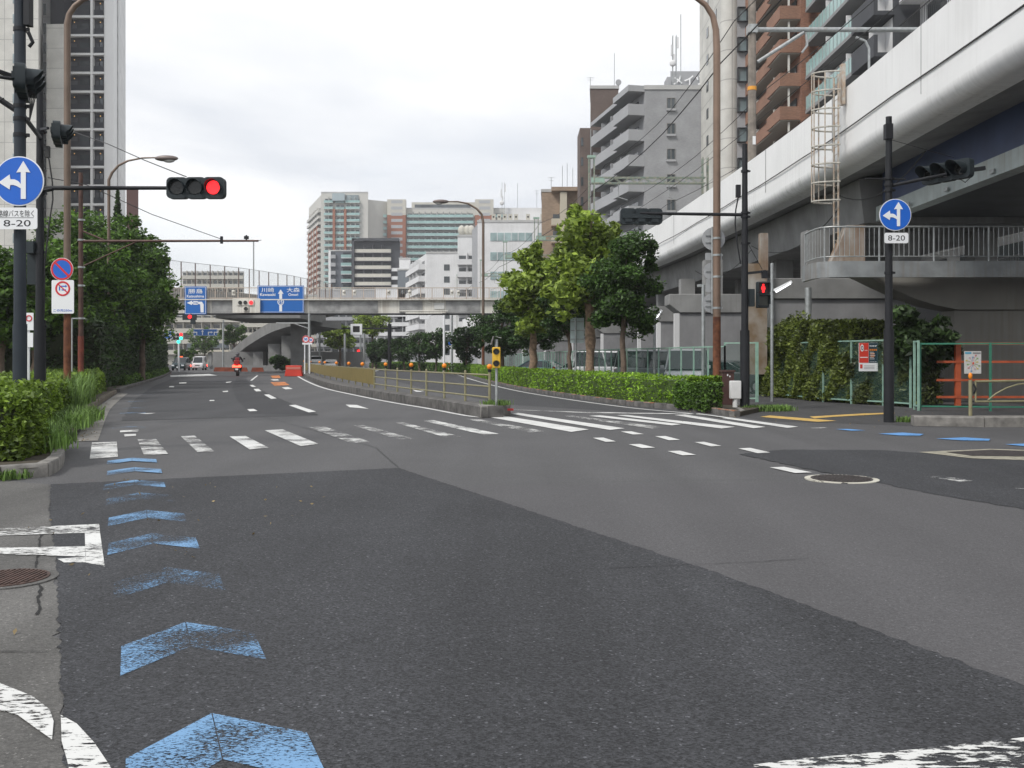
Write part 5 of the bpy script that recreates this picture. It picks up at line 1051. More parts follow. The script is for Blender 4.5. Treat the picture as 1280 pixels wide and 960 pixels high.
# right brown lamp with sign backs
Y = 29.6; x = XA(896, Y)
LR = lamp_curve(x, Y, 0, [(x, Y, ZA(60,Y)), (XA(895,Y), Y, ZA(38,Y)), (XA(891,Y), Y, ZA(20,Y)), (XA(882,Y), Y, ZA(6,Y)), (XA(868,Y), Y, ZA(-4,Y)), (XA(840,Y), Y, ZA(-12,Y)), (XA(800,Y), Y, ZA(-16,Y))], .125, .05, 'tallest brown lamp post with rusty base beside the clipped right hedge', Y, PoleRust, mat('pole_bronze', (.22, .15, .11), .45, .4, var=.12, vscale=2), ZA(396,Y), (XA(798,Y), ZA(-16,Y), -1))
clamps(LR, x, Y, [ZA(298,Y), ZA(319,Y), ZA(346,Y), ZA(385,Y)], .12)
mb = MB(); mb.tube([(x-.12, Y+.1, ZA(283,Y)), (x-.12, Y+.1, ZA(392,Y))], .03, 8); mb.build('sign_bracket', Galv, LR)
for (px, py, r_, l) in [(892, 298.5, .36, 'upper round sign seen from behind on the tall right lamp post'), (890, 382-3, .30, 'lower round sign seen from behind on the tall right lamp post')]:
    c = P(px, py, Y+.25); s = thing('road_sign', l, 'road sign', (0, 0, 0), 'signs seen from behind'); MB().plate(circ(r_, 36), 0, .01).build('disc', BackM, s); MB().bar((-r_*.7, -.02, r_*.3), (r_*.7, -.02, r_*.3), .03).bar((-r_*.7, -.02, -r_*.3), (r_*.7, -.02, -r_*.3), .03).build('back_rail', Galv, s); place(s, c)
c = P(890, 339, Y+.25); s = thing('road_sign', 'middle round sign seen from behind on the tall right lamp post', 'road sign', (0, 0, 0), 'signs seen from behind'); MB().plate(circ(.27, 36), 0, .01).build('disc', BackM, s); MB().bar((-.2, -.02, .0), (.2, -.02, .0), .03).build('back_rail', Galv, s); place(s, c)
for py, h, w_, l in ((320.5, .22, .52, 'small blank plate seen from behind between two round signs'), (357, .4, .48, 'square plate seen from behind above the lowest round sign')):
    c = P(892, py, Y+.25); s = thing('supplementary_plate', l, 'sign plate', (0, 0, 0), 'signs seen from behind'); MB().plate(roundrect(w_, h, .03), 0, .01).build('plate', BackM, s); place(s, c)
# pole A: black, back of signal over hedge + pedestrian signal
Y = 27.7; x = XA(931, Y)
LA = thing('traffic_light', 'black pole at the right hedge end holding a lit red pedestrian signal', 'traffic light', (x, Y, 0), 'traffic lights')
MB().tube([(x, Y, 0), (x, Y, ZA(180,Y))], [.115, .075], 20).build('pole', PoleDk, LA); MB().cyl((x, Y, 0), (x, Y, ZA(413,Y)), .135, 20).build('pole_sleeve', PoleDk, LA)
mb = MB(); mb.tube([(x, Y, ZA(268.5,Y)), (XA(800,Y), Y, ZA(266.5,Y))], [.05, .04], 10); mb.build('arm', PoleDk, LA)
signal_head(LA, (XA(802,Y), Y+.1, ZA(270,Y)), PI+R(3), None, .18)
clamps(LA, x, Y, [ZA(266,Y), ZA(271,Y), ZA(304,Y), ZA(214,Y)], .10, PoleDk)
mb = MB(); mb.box((x-.19, Y, ZA(239,Y)), (.13, .12, .36)); mb.tube([(x-.19, Y, ZA(247,Y)), (x-.26, Y, ZA(262,Y)), (x-.28, Y, ZA(280,Y)), (x-.2, Y, ZA(310,Y)), (x-.12, Y, ZA(330,Y))], .02, 6); mb.build('control_box', PoleDk, LA)
mb = MB(); mb.bar((x, Y, ZA(342,Y)), (XA(957,Y), Y, ZA(339,Y)), .07); mb.box((XA(956,Y), Y, ZA(343,Y)), (.16, .14, .22)); mb.tube([(x+.1, Y, ZA(305,Y)), (XA(953,Y), Y, ZA(337,Y))], .008, 4); mb.build('bracket', PoleDk, LA)
def ped_signal(root, px, py, Y):
    c = P(px, py, Y); mb = MB(); mb.box((0, 0, .0), (.36, .16, .76)); h = mb.xf(TR(c)).build('pedestrian_signal', SigM, root, .03)
    mb = MB(); mb.box((0, -.085, .18), (.27, .02, .27)); mb.xf(TR(c)).build('red_window', mat('ped_red_ground', (.05, .012, .012), .4), h); mb = MB(); mb.box((0, -.085, -.17), (.27, .02, .27)); mb.xf(TR(c)).build('green_window', mat('ped_green_ground', (.045, .05, .04), .3), h)
    mb = MB(); mb.plate(circ(.034, 14, 0, .275), -.102, -.096); mb.plate([(-.05, .235), (.05, .235), (.062, .15), (.035, .15), (.03, .06), (-.03, .06), (-.035, .15), (-.062, .15)], -.103, -.096); mb.xf(TR(c)).build('standing_figure', RedL, h)
    mb = MB()
    for z in (.33, -.02): mb.box((0, -.17, z), (.34, .18, .012)); mb.box((-.165, -.17, z-.13), (.012, .18, .26)); mb.box((.165, -.17, z-.13), (.012, .18, .26))
    mb.xf(TR(c)).build('visor', SigM, h)
ped_signal(LA, 953, 368.5, Y)
mb = MB(); mb.box((x+.2, Y+.1, ZA(372,Y)), (.18, .2, .5)); mb.build('side_signal_back', SigM, LA)
# pole B
Y = 22.8; x = xB
LB = thing('traffic_light', 'black pole at the right corner with an unlit signal angled towards the side street', 'traffic light', (x, Y, 0), 'traffic lights')
MB().tube([(x, Y, 0), (x, Y, ZA(146,Y))], [.10, .07], 20).build('pole', PoleDk, LB); MB().cyl((x, Y, 0), (x, Y, ZA(412,Y)), .118, 20).build('pole_sleeve', PoleDk, LB)
mb = MB(); mb.box((x-.02, Y-.02, ZA(165,Y)), (.17, .17, .36)); mb.build('control_box', PoleDk, LB)
mb = MB(); mb.tube([(x, Y, ZA(233,Y)), (XA(1146,Y), Y-.1, ZA(226,Y)), (XA(1180,Y), Y-.1, ZA(219,Y))], .04, 8); mb.bar((XA(1082,Y), Y, ZA(223,Y)), (XA(1132,Y), Y, ZA(224,Y)), .05, .03); mb.tube([(x, Y, ZA(174,Y)), (XA(1190,Y), Y-.1, ZA(198,Y))], .007, 4); mb.bar((XA(1215,Y), Y+.2, ZA(211,Y)), (XA(1236,Y), Y+.2, ZA(208,Y)), .1, .09); mb.build('arm', PoleDk, LB)
clamps(LB, x, Y, [ZA(223,Y), ZA(231,Y), ZA(238,Y), ZA(341,Y)], .09, PoleDk)
signal_head(LB, (XA(1187,23.0), 23.1, ZA(214,23)), R(-62), None, .42, pitch=.42)
mb = MB(); mb.tube([(XA(1196,Y), Y-.1, ZA(224,Y)), (XA(1204,Y), Y-.1, ZA(229,Y)), (XA(1213,Y), Y, ZA(222,Y))], .01, 5); mb.build('cable', MATS['black_rubber'], LB)
# yellow flashing unit on the median nose
Y = 24.9; x = XA(620.5, Y); YelM = mat('yellow_paint', (.72, .43, .03), .45, var=.06, vscale=5)
t = thing('flashing_beacon', 'yellow two-lamp warning beacon with small solar panel on the median nose', 'warning beacon', (x, Y, .3))
MB().tube([(x, Y, .3), (x, Y, ZA(436,Y))], .033, 12).build('post', Galv, t); MB().box((x, Y-.06, ZA(447,Y)), (.21, .13, .54)).build('beacon_box', YelM, t, .02)
for zz in (439.8, 454.6):
    mb = MB(); z = ZA(zz, Y); mb.cyl((x, Y-.127, z), (x, Y-.14, z), .074, 20); mb.build('lamp', LensD, t)
    mb = MB(); vs = []
    for i in range(15):
        a = R(-10+200*i/14)
        for r_, yy in ((.08, Y-.12), (.08, Y-.22), (.088, Y-.22), (.088, Y-.12)): vs.append((x+r_*math.cos(a), yy, z+r_*math.sin(a)))
    mb.add(vs, [(i*4+j, (i+1)*4+j, (i+1)*4+(j+1) % 4, i*4+(j+1) % 4) for i in range(14) for j in range(4)]); mb.build('visor', SigM, t)
mb = MB(); mb.tube([(x, Y, ZA(434,Y)), (x, Y, ZA(424,Y))], .045, 10); mb.build('neck', Galv, t); mb = MB(); mb.bar((x-.13, Y-.06, ZA(430,Y)), (x-.07, Y+.0, ZA(420.5,Y)), .03, .03); mb.add([(x-.14,Y-.15,ZA(430,Y)), (x-.14,Y+.05,ZA(430,Y)), (x-.07,Y+.1,ZA(420,Y)), (x-.07,Y-.12,ZA(420,Y)), (x+.13,Y-.15,ZA(423,Y)), (x+.13,Y+.1,ZA(422,Y))], [(0,1,2,3), (3,2,5,4)]); mb.build('solar_panel', mat('solar_frame', (.30, .28, .27), .4, .4), t)
solo(MB().box((XA(632,24.9)+.12, G(637,519.8).y-.07, .17), (.17, .02, .06)), 'red_reflector', mat('red_reflector', (.5, .02, .02), .3), 'small red reflector stuck on the front of the median nose', 'reflector', (XA(632,24.9)+.12, G(637,519.8).y-.06, .17))
# ---------------------------------------------------------------- median fence
Oliv = mat('fence_olive', (.26, .24, .14), .55, .1, var=.12, vscale=6, streak=.3, streakc=(.2, .13, .06)); OrB = mat('orange_reflector', (.85, .25, .01), .35)
posts = [G(px, py, .3) for px, py in [(612, 505.5), (581.6, 501.4), (555.4, 498), (533, 494.8), (514, 492.4), (496.7, 489.8), (482, 487.4), (468, 485.3)]]
mf = thing('median_fence', 'olive rail fence with orange ball reflectors along the curved median kerb', 'fence', tuple(posts[0]))
def fpost(p, root, m_, h=.86, r=.035):
    mb = MB(); mb.tube([p-Vector((0,0,.02)), p+Vector((0, 0, h))], r, 12); mb.ball((p.x, p.y, p.z+h), (r, r, r*.7), 10, 6); mb.build('post', m_, root)
for p in posts: fpost(p, mf, Oliv)
for a, b in zip(posts, posts[1:]):
    for z in (.18, .47, .78): mb = MB(); mb.tube([a+Vector((0, 0, z)), b+Vector((0, 0, z))], .024, 10); mb.build('rail', Oliv, mf)
far = [posts[-1]]+[G(px, py, .3) for px, py in [(461, 483.6), (453, 482), (444.5, 480.2), (436, 478.5), (428, 476.7), (420.5, 475), (413, 473.3), (406, 471.5), (399.5, 469.7), (393.5, 468), (388, 466.2), (383.5, 464.6), (380, 463)]]
for p in far[1:]: fpost(p, mf, Oliv, .82)
mb = MB()
for a, b in zip(far, far[1:]): mb.bar(a+Vector((0, 0, .45)), b+Vector((0, 0, .45)), .085, .62)
mb.build('mesh_panel', mat('olive_panel', (.20, .155, .05), .7, var=.10, vscale=2.5, bump=.3, bscale=60), mf)
mb = MB()
for a, b in zip(far, far[1:]): mb.bar(a+Vector((0, 0, .79)), b+Vector((0, 0, .79)), .04, .04)
mb.build('rail', Oliv, mf)
for px, py, bi in [(612,461,0),(555.8,460,2),(514.5,456.2,4),(482,455.3,6)]:
    p = posts[bi]; mb = MB(); mb.ball((p.x, p.y, p.z+1.0), .075, 14, 10); mb.build('reflector', OrB, mf); mb = MB(); mb.tube([p+Vector((0,0,.86)), p+Vector((0,0,.93))], .05, 8); mb.build('reflector_base', PoleDk, mf)
for i in (2, 4, 6, 8, 9, 11, 13): p = far[i]; mb = MB(); mb.ball((p.x, p.y, p.z+.98), .09, 12, 8); mb.build('reflector', OrB, mf)
def barrier(px, py, Y, label, rz, L=3.2, grp='red barriers'):
    c = P(px, 449, Y); t = thing('road_barrier', label, 'barrier', (0, 0, 0), grp)
    mb = MB(); mb.plate([(-L/2, 0), (L/2, 0), (L/2-.1, .55), (L/2-.1, .95), (-L/2+.1, .95), (-L/2+.1, .55)], -.22, .22); mb.build('body', mat('barrier_red', (.62, .05, .03), .5, var=.08, vscale=2), t, .04)
    mb = MB(); mb.box((0, -.235, .72), (L*.8, .02, .22)); mb.build('upper_panel', mat('barrier_pale', (.55, .18, .14), .5), t); return place(t, (c.x, Y, 0), rz)
barrier(367.5, 460, 84, 'red plastic barrier closing the far end of the median', R(0), 1.5*1.05)
# left-side white cable/orange cones far ramp
for px, Y, l in [(275,118,'leftmost low orange barrier at the foot of the ramp'),(288,117,'second low orange barrier from the left at the foot of the ramp'),(302,116,'third low orange barrier, right behind the motor scooter'),(322,115,'rightmost low orange barrier under the ramp')]:
    t = thing('low_barrier', l, 'barrier', (0,0,0), 'low orange barriers'); MB().plate([(-.75, 0), (.75, 0), (.6, .5), (-.6, .5)], -.15, .15).build('body', mat('barrier_orange', (.28, .07, .035), .7, var=.3, vscale=2), t); place(t, (XA(px,Y), Y, 0), R(6))
# cone & blue small sign right carriageway
def cone(px, Y, label, h=.8):
    t = thing('traffic_cone', label, 'traffic cone', (0, 0, 0), 'traffic cones'); MB().tube([(0,0,.03), (0,0,h)], [.15, .03], 16).build('cone_body', mat('cone_red', (.7, .07, .03), .5), t); MB().box((0,0,.02), (.36,.36,.04)).build('base', MATS['cone_red'], t)
    MB().tube([(0,0,h*.3), (0,0,h*.45)], [.122, .102], 16).build('stripe', WhiteS, t); MB().tube([(0,0,h*.6), (0,0,h*.75)], [.08, .058], 16).build('stripe', WhiteS, t); place(t, (XA(px,Y), Y, .12))
cone(564, 100, 'red and white cone standing right of the slim pole by the far hedge', 1.0); cone(561.5, 99, 'red and white cone standing left of the slim pole by the far hedge', 1.0)
# ---------------------------------------------------------------- blue direction signs on the footbridge
def board(px0, py0, px1, py1, Y, label, nm='direction_sign', back=False):
    a, b = P(px0, py1, Y), P(px1, py0, Y); t = thing(nm, label, 'direction sign', ((a.x+b.x)/2, Y, (a.z+b.z)/2), 'blue direction signs'); W, H = b.x-a.x, b.z-a.z
    MB().box(((a.x+b.x)/2, Y, (a.z+b.z)/2), (W, .06, H)).build('panel', mat('board_blue', (.012, .13, .45), .45, var=.05, vscale=.6), t)
    mb = MB(); e = .05
    for q in ((a.x+e, b.x-e, a.z+e, a.z+e*1.6), (a.x+e, b.x-e, b.z-e*1.6, b.z-e), (a.x+e, a.x+e*1.6, a.z+e*1.6, b.z-e*1.6), (b.x-e*1.6, b.x-e, a.z+e*1.6, b.z-e*1.6)): mb.box(((q[0]+q[1])/2, Y-.035, (q[2]+q[3])/2), (q[1]-q[0], .012, q[3]-q[2]))
    mb.build('border', WhiteS, t); return t, a, b, W, H
t, a, b, W, H = board(322, 357, 380, 391, 83.9, 'wide blue direction sign with up arrow and two place names on the footbridge'); yy = 83.86
mb = MB(); cx = (a.x+b.x)/2
add_text(mb, '川崎', H*.17, a.x+W*.22, yy, a.z+H*.84, .004, fitw=W*.27); add_text(mb, 'Kawasaki', H*.10, a.x+W*.22, yy, a.z+H*.67, .02, fitw=W*.33)
add_text(mb, '大森', H*.17, a.x+W*.77, yy, a.z+H*.84, .004, fitw=W*.28); add_text(mb, 'Omori', H*.10, a.x+W*.77, yy, a.z+H*.67, .02, fitw=W*.21)
u_ = W/100
mb.plate([(cx-3*u_, a.z+H*.05), (cx+3*u_, a.z+H*.05), (cx+3*u_, a.z+H*.28), (cx-3*u_, a.z+H*.28)], yy-.005, yy+.005)
mb.plate([(cx-3*u_, a.z+H*.52), (cx+3*u_, a.z+H*.52), (cx+3*u_, a.z+H*.70), (cx+6*u_, a.z+H*.70), (cx, a.z+H*.86), (cx-6*u_, a.z+H*.70), (cx-3*u_, a.z+H*.70)], yy-.005, yy+.005)
ring(mb, W*.055, W*.07, yy-.005, yy+.005, 24, cx, a.z+H*.40); add_text(mb, '15', H*.12, cx, yy, a.z+H*.40, .01); mb.build('lettering', WhiteS, t)
t, a, b, W, H = board(231, 358, 258, 393, 83.9, 'narrow blue direction sign with left-turn arrow on the footbridge, leftmost of the pair'); cx = (a.x+b.x)/2
mb = MB(); add_text(mb, '勝島', H*.17, cx, yy, a.z+H*.83, .004, fitw=W*.66); add_text(mb, 'Katsushima', H*.095, cx, yy, a.z+H*.65, .02, fitw=W*.80)
mb.plate([(cx+W*.24, a.z+H*.07), (cx+W*.38, a.z+H*.07), (cx+W*.38, a.z+H*.36), (cx+W*.30, a.z+H*.45), (cx+W*.12, a.z+H*.45), (cx+W*.12, a.z+H*.37), (cx+W*.22, a.z+H*.36)], yy-.005, yy+.005)
mb.plate([(cx-W*.40, a.z+H*.41), (cx-W*.16, a.z+H*.49), (cx-W*.16, a.z+H*.445), (cx-W*.1, a.z+H*.445), (cx-W*.1, a.z+H*.375), (cx-W*.16, a.z+H*.375), (cx-W*.16, a.z+H*.33)], yy-.005, yy+.005)
mb.plate(roundrect(W*.22, H*.13, .04, 3, cx+W*.0, a.z+H*.41), yy-.006, yy+.004); mb.build('lettering', WhiteS, t); mb = MB(); add_text(mb, '316', H*.08, cx, yy-.008, a.z+H*.41, .02); mb.build('route_number', MATS['board_blue'], t)
t, a, b, W, H = board(242, 411.5, 271.5, 419.5, 195, 'small far blue sign with four lane arrows beyond the junction'); yy = 194.95; mb = MB()
for k, sx in enumerate((-.36, -.12, .13, .38)):
    x0 = (a.x+b.x)/2+sx*W; mb.plate([(x0-.09, a.z+H*.12), (x0+.09, a.z+H*.12), (x0+.09, a.z+H*.6), (x0-.09, a.z+H*.6)], yy-.01, yy+.0)
    if k == 1: mb.plate([(x0-.3, a.z+H*.6), (x0+.3, a.z+H*.6), (x0, a.z+H*.9)], yy-.01, yy)
    else:
        s = -1 if k == 0 else 1; mb.plate([(x0, a.z+H*.6), (x0, a.z+H*.45), (x0+s*.5, a.z+H*.45), (x0+s*.5, a.z+H*.6)][::-s], yy-.012, yy-.001); mb.plate([(x0+s*.5, a.z+H*.35), (x0+s*.5, a.z+H*.7), (x0+s*.95, a.z+H*.52)][::s], yy-.011, yy)
mb.build('lane_arrows', WhiteS, t); MB().tube([(XA(279,195), 195.2, 0), (XA(279,195), 195.2, ZA(400,195))], .15, 10).tube([(XA(279,195), 195.2, ZA(413,195)), (XA(245,195), 195.2, ZA(413,195))], .08, 8).build('gantry_post', Galv, t)
t, a, b, W, H = board(205.5, 414, 217.5, 423.5, 130, 'small far blue sign half hidden by the left trees'); mb = MB(); yy = 129.95; mb.box(((a.x+b.x)/2, yy, a.z+H*.72), (W*.7, .01, H*.1)); mb.box(((a.x+b.x)/2+W*.1, yy, a.z+H*.45), (W*.5, .01, H*.1)); mb.box(((a.x+b.x)/2+W*.2, yy, a.z+H*.3), (W*.12, .01, H*.25)); mb.build('lane_arrows', WhiteS, t)
MB().tube([(XA(205,130), 130.2, 0), (XA(205,130), 130.2, ZA(412,130))], .1, 8).build('post', Galv, t)
# traffic light boxes on / under the footbridge and beyond
c = P(308, 382, 83.7); t = thing('traffic_light', 'lit red signal with four lamps hung on the footbridge girder between the blue signs', 'traffic light', tuple(c), 'traffic lights')
MB().box((c.x, c.y, c.z), (2.4, .12, 1.25)).build('back_board', SlabW, t); MB().box((c.x-.05, c.y-.1, c.z+.25), (1.45, .1, .46)).box((c.x, c.y-.101, c.z-.28), (.45, .09, .42)).build('signal_housing', SlabW, t)
for dx, dz, m_ in ((-.5, .25, LensD), (-.05, .25, LensD), (.45, .25, RedL), (0, -.28, LensD)): MB().cyl((c.x+dx, c.y-.15, c.z+dz), (c.x+dx, c.y-.19, c.z+dz), .17, 16).build('lens', m_, t)
c = P(237, 396, 83.5); t = thing('traffic_light', 'lit red signal hung low under the footbridge below the left-turn sign', 'traffic light', tuple(c), 'traffic lights')
MB().box((c.x, c.y, c.z-.05), (1.2, .15, .45)).box((c.x+.3, c.y, c.z-.45), (.4, .15, .4)).build('signal_housing', SigM, t); MB().cyl((c.x+.05, c.y-.09, c.z), (c.x+.05, c.y-.12, c.z), .17, 14).build('lens', RedL, t); MB().tube([(c.x, c.y+.1, c.z), (c.x, c.y+.6, c.z+.5)], .05, 6).build('bracket', PoleDk, t)
c = P(222.5, 422, 118); t = thing('traffic_light', 'far white signal post with lit red lamp and green arrow at the far junction', 'traffic light', (c.x+.1, 118, 0), 'traffic lights')
MB().tube([(c.x+.1, 118, 0), (c.x+.1, 118, c.z-.6)], .12, 10).build('pole', WhiteS, t); MB().box((c.x, c.y, c.z+.35), (1.3, .2, .45)).box((c.x, c.y, c.z-.1), (1.3, .2, .4)).box((c.x, c.y, c.z-.52), (.9, .2, .38)).build('signal_housing', mat('signal_light', (.55, .55, .53), .5), t)
GrL = mat('lens_green', (.05, 1, .65), .4, emit=1.0)
for dx, dz, m_ in ((-.45, .35, LensD), (0, .35, LensD), (.42, .38, RedL), (-.4, -.1, LensD), (0, -.1, LensD), (.42, -.08, GrL), (.1, -.52, GrL)): MB().cyl((c.x+dx, c.y-.11, c.z+dz), (c.x+dx, c.y-.15, c.z+dz), .2, 12).build('lens', m_, t)
# pole with height bars under the bridge, speed signs
x = XA(386.5, 83); t = thing('signal_arm_pole', 'grey pole with twin bars standing under the footbridge at the median end', 'pole', (x, 83, 0)); MB().tube([(x, 83, 0), (x, 83, ZA(392,83))], .11, 12).build('pole', Galv, t); MB().tube([(x, 83, ZA(404,83)), (XA(345,83), 83, ZA(404,83))], .05, 8).tube([(x, 83, ZA(411,83)), (XA(368,83), 83, ZA(404.5,83))], .04, 8).build('arm', Galv, t)
for px, Yd, r_, l, g_ in ((382.3, 78, .30, 'larger speed limit sign on white posts at the median end', 1), (388.5, 80, .25, 'smaller speed limit sign half hidden behind the larger one', 0)):
    c = P(px, 424 if g_ else 425, Yd); t = thing('road_sign', l, 'road sign', (c.x, Yd, .3), 'speed limit signs'); MB().plate(circ(r_, 28), -.01, .01).xf(TR(c)).build('disc', WhiteS, t); mb = MB(); ring(mb, r_*.70, r_*.97, -.02, -.011); mb.xf(TR(c)).build('red_ring', RedS, t)
    mb = MB(); add_text(mb, '50', r_*.7, 0, -.02, 0, .04); mb.xf(TR(c)).build('numerals', BlueS, t); MB().tube([(c.x-.1, Yd+.05, .3), (c.x-.1, Yd+.05, c.z)], .05, 8).build('post', WhiteS, t)
c = P(384, 429.5, 78); MB().box((0, 0, 0), (.8, .02, .15)).xf(TR(c)).build('sub_plate', WhiteS, t)
# gantry board over the right carriageway beyond the bridge
Y = 125; t = thing('signal_gantry', 'black gantry arm with square white framed signal board beyond the footbridge', 'signal gantry', (XA(490,Y), Y, 0))
MB().tube([(XA(487,Y), Y, 0), (XA(487,Y), Y, ZA(405,Y))], .25, 10).build('pole', PoleDk, t); MB().bar((XA(400,Y), Y, ZA(410.5,Y)), (XA(500,Y), Y, ZA(410.5,Y)), .16, .22).build('arm', PoleDk, t)
c = P(445.5, 411.5, Y-.3); mb = MB(); mb.box((c.x, c.y, c.z+.55), (1.5, .2, .3)); mb.box((c.x, c.y, c.z-.55), (1.5, .2, .3)); mb.box((c.x-.6, c.y, c.z), (.3, .2, .8)); mb.box((c.x+.6, c.y, c.z), (.3, .2, .8)); mb.build('board_frame', WhiteS, t); MB().box((c.x, c.y+.05, c.z), (.9, .1, .8)).build('board_screen', Dark, t)
Y = 150; c = P(448, 440, Y); t = thing('traffic_light', 'far pole with lit red pedestrian signal right of the white framed board', 'traffic light', (XA(451,Y), Y, 0), 'traffic lights'); MB().tube([(XA(450.5,Y), Y, 0), (XA(450.5,Y), Y, ZA(418,Y))], .14, 8).tube([(XA(454,Y), Y+1, 0), (XA(454,Y), Y+1, ZA(415,Y))], .2, 8).tube([(XA(450,Y), Y, ZA(421,Y)), (XA(424,Y), Y, ZA(422,Y))], .08, 6).build('pole', Galv, t)
MB().box((c.x, c.y, c.z), (.55, .3, .8)).build('signal_housing', mat('dull_red', (.5, .04, .03), .5), t); MB().cyl((c.x+.05, c.y-.16, c.z+.15), (c.x+.05, c.y-.2, c.z+.15), .2, 10).build('lens', RedL, t)
MB().box((XA(411,Y), Y, ZA(423.5,Y)), (.9, .3, .25)).box((XA(427,Y), Y, ZA(422.5,Y)), (.9, .3, .25)).build('lamp_head', WhiteS, t)
for px, Y, yt, l, m_ in [(431, 110, 417, 'slim grey pole behind the olive median panel', Galv), (555, 96, 394, 'white pole at the far hedge under the footbridge', WhiteS), (565, 97, 393, 'grey pole beside the white pole under the footbridge', Galv), (399.5, 140, 417, 'thin grey pole left of the white truck', Galv), (317, 88, 300, 'thin lamp pole rising behind the footbridge signs', Galv), (279, 125, 404, 'thin grey pole near the foot of the ramp', Galv), (772, 118, 0, '', None)]:
    if not m_: continue
    x = XA(px, Y); t = thing('utility_pole', l, 'pole', (x, Y, 0), 'thin far poles'); MB().tube([(x, Y, 8.2 if px == 317 else 0), (x, Y, ZA(yt,Y))], .06 if px == 317 else (.11 if yt < 400 else .13), 8).build('pole_shaft', m_, t)
    if px == 317: MB().ball((x+.35, Y, ZA(yt,Y)), (.4, .12, .1)).build('lamp_head', WhiteS, t)
    if px == 555: MB().tube([(x, Y, ZA(394,Y)), (XA(547,Y), Y, ZA(392,Y)), (XA(533,Y), Y, ZA(396,Y))], .06, 6).box((XA(531,Y), Y, ZA(397,Y)), (1.0, .3, .35)).build('lamp_arm', WhiteS, t)
Y = 98; c = P(569, 429, Y-.3); t = thing('street_name_sign', 'small green and blue street name plate on the grey pole under the footbridge', 'sign', tuple(c)); MB().box((c.x, c.y, c.z), (1.0, .03, .28)).build('green_plate', mat('sign_green', (.05, .35, .25), .5), t); MB().plate(circ(.2, 16, c.x-.5, c.z), c.y-.05, c.y-.02).build('route_disc', BlueS, t)
# sign back in front of plane trees
Y = 44; x = XA(719.5, Y); c = P(721.5, 413, Y); t = thing('road_sign', 'pale rectangular sign seen from behind on a thin post in the right hedge', 'road sign', (x, Y, .1)); MB().tube([(x, Y-.05, .1), (x, Y-.05, ZA(397,Y))], .045, 10).build('post', Galv, t)
MB().box((c.x, Y+.05, c.z), (.63, .02, 1.15)).build('panel', mat('sign_back_pale', (.50, .58, .58), .5, .2, var=.08, vscale=3), t); MB().box((c.x, Y+.02, c.z+.4), (.6, .03, .04)).box((c.x, Y+.02, c.z), (.6, .03, .04)).box((c.x, Y+.02, c.z-.4), (.6, .03, .04)).build('back_rail', Galv, t)
# ---------------------------------------------------------------- right corner furniture
Y = 29.2; x = XA(911.5, Y-.3); t = thing('control_cabinet', 'dark brown upright cabinet between the hedge end and the black pole', 'cabinet', (x, Y, .1)); MB().box((x, Y, .62), (.36, .34, 1.0)).build('cabinet_body', mat('cabinet_brown', (.075, .035, .03), .55, var=.1, vscale=3), t, .01); MB().box((x, Y, 1.14), (.42, .40, .06)).build('lid', MATS['cabinet_brown'], t); mb = MB(); mb.box((x-.02, Y-.175, 1.02), (.035, .01, .06)); mb.box((x+.05, Y-.175, .98), (.03, .01, .05)); mb.build('sticker', WhiteS, t)
x = XA(919, 27.6); t = thing('push_button_box', 'small white box on a short white post beside the black pole', 'junction box', (x, 27.6, .1)); MB().box((x, 27.6, .62), (.31, .2, .52)).build('box_body', mat('box_white', (.68, .68, .67), .5, var=.06, vscale=5), t, .02); MB().tube([(x, 27.6, .08), (x, 27.6, .38)], .075, 14).build('post', MATS['box_white'], t)
def tube_lamp(px, Y, py0, hx0, hy0, hx1, hy1, label, emit):
    x = XA(px, Y); t = thing('tube_lamp', label, 'lamp', (x, Y, 0), 'pole lamps under the viaduct'); MB().tube([(x, Y, 0), (x, Y, ZA(py0,Y))], .06, 10).build('post', Galv, t)
    a, b = P(hx0, hy0, Y-.2), P(hx1, hy1, Y-.5); mb = MB(); mb.bar(a, b, .11, .09); mb.build('fixture', WhiteS, t); mb = MB(); mb.tube([a+Vector((.05, -.02, -.06)), b+Vector((-.05, -.02, -.06))], .03, 8); mb.build('tube', mat('tube_light', (.9, .92, .95), .3, emit=1.2), t); MB().bar(a, (x, Y, a.z), .05).build('bracket', Galv, t)
tube_lamp(965, 34, 329, 968, 363, 990, 352, 'grey post with tilted white tube lamp beside the rusty pier edge', 1); tube_lamp(818, 44, 387, 819, 397, 827, 388, 'grey post with tilted white tube lamp beside the dark tree', 1)
x = XA(879, 36); t = thing('utility_pole', 'short grey post behind the green fence left of the tall lamp post', 'pole', (x, 36, 0)); MB().tube([(x, 36, 0), (x, 36, ZA(356,36))], .07, 10).build('pole_shaft', Galv, t); MB().box((x-.1, 36, ZA(357,36)), (.25, .08, .1)).build('cap', Galv, t)
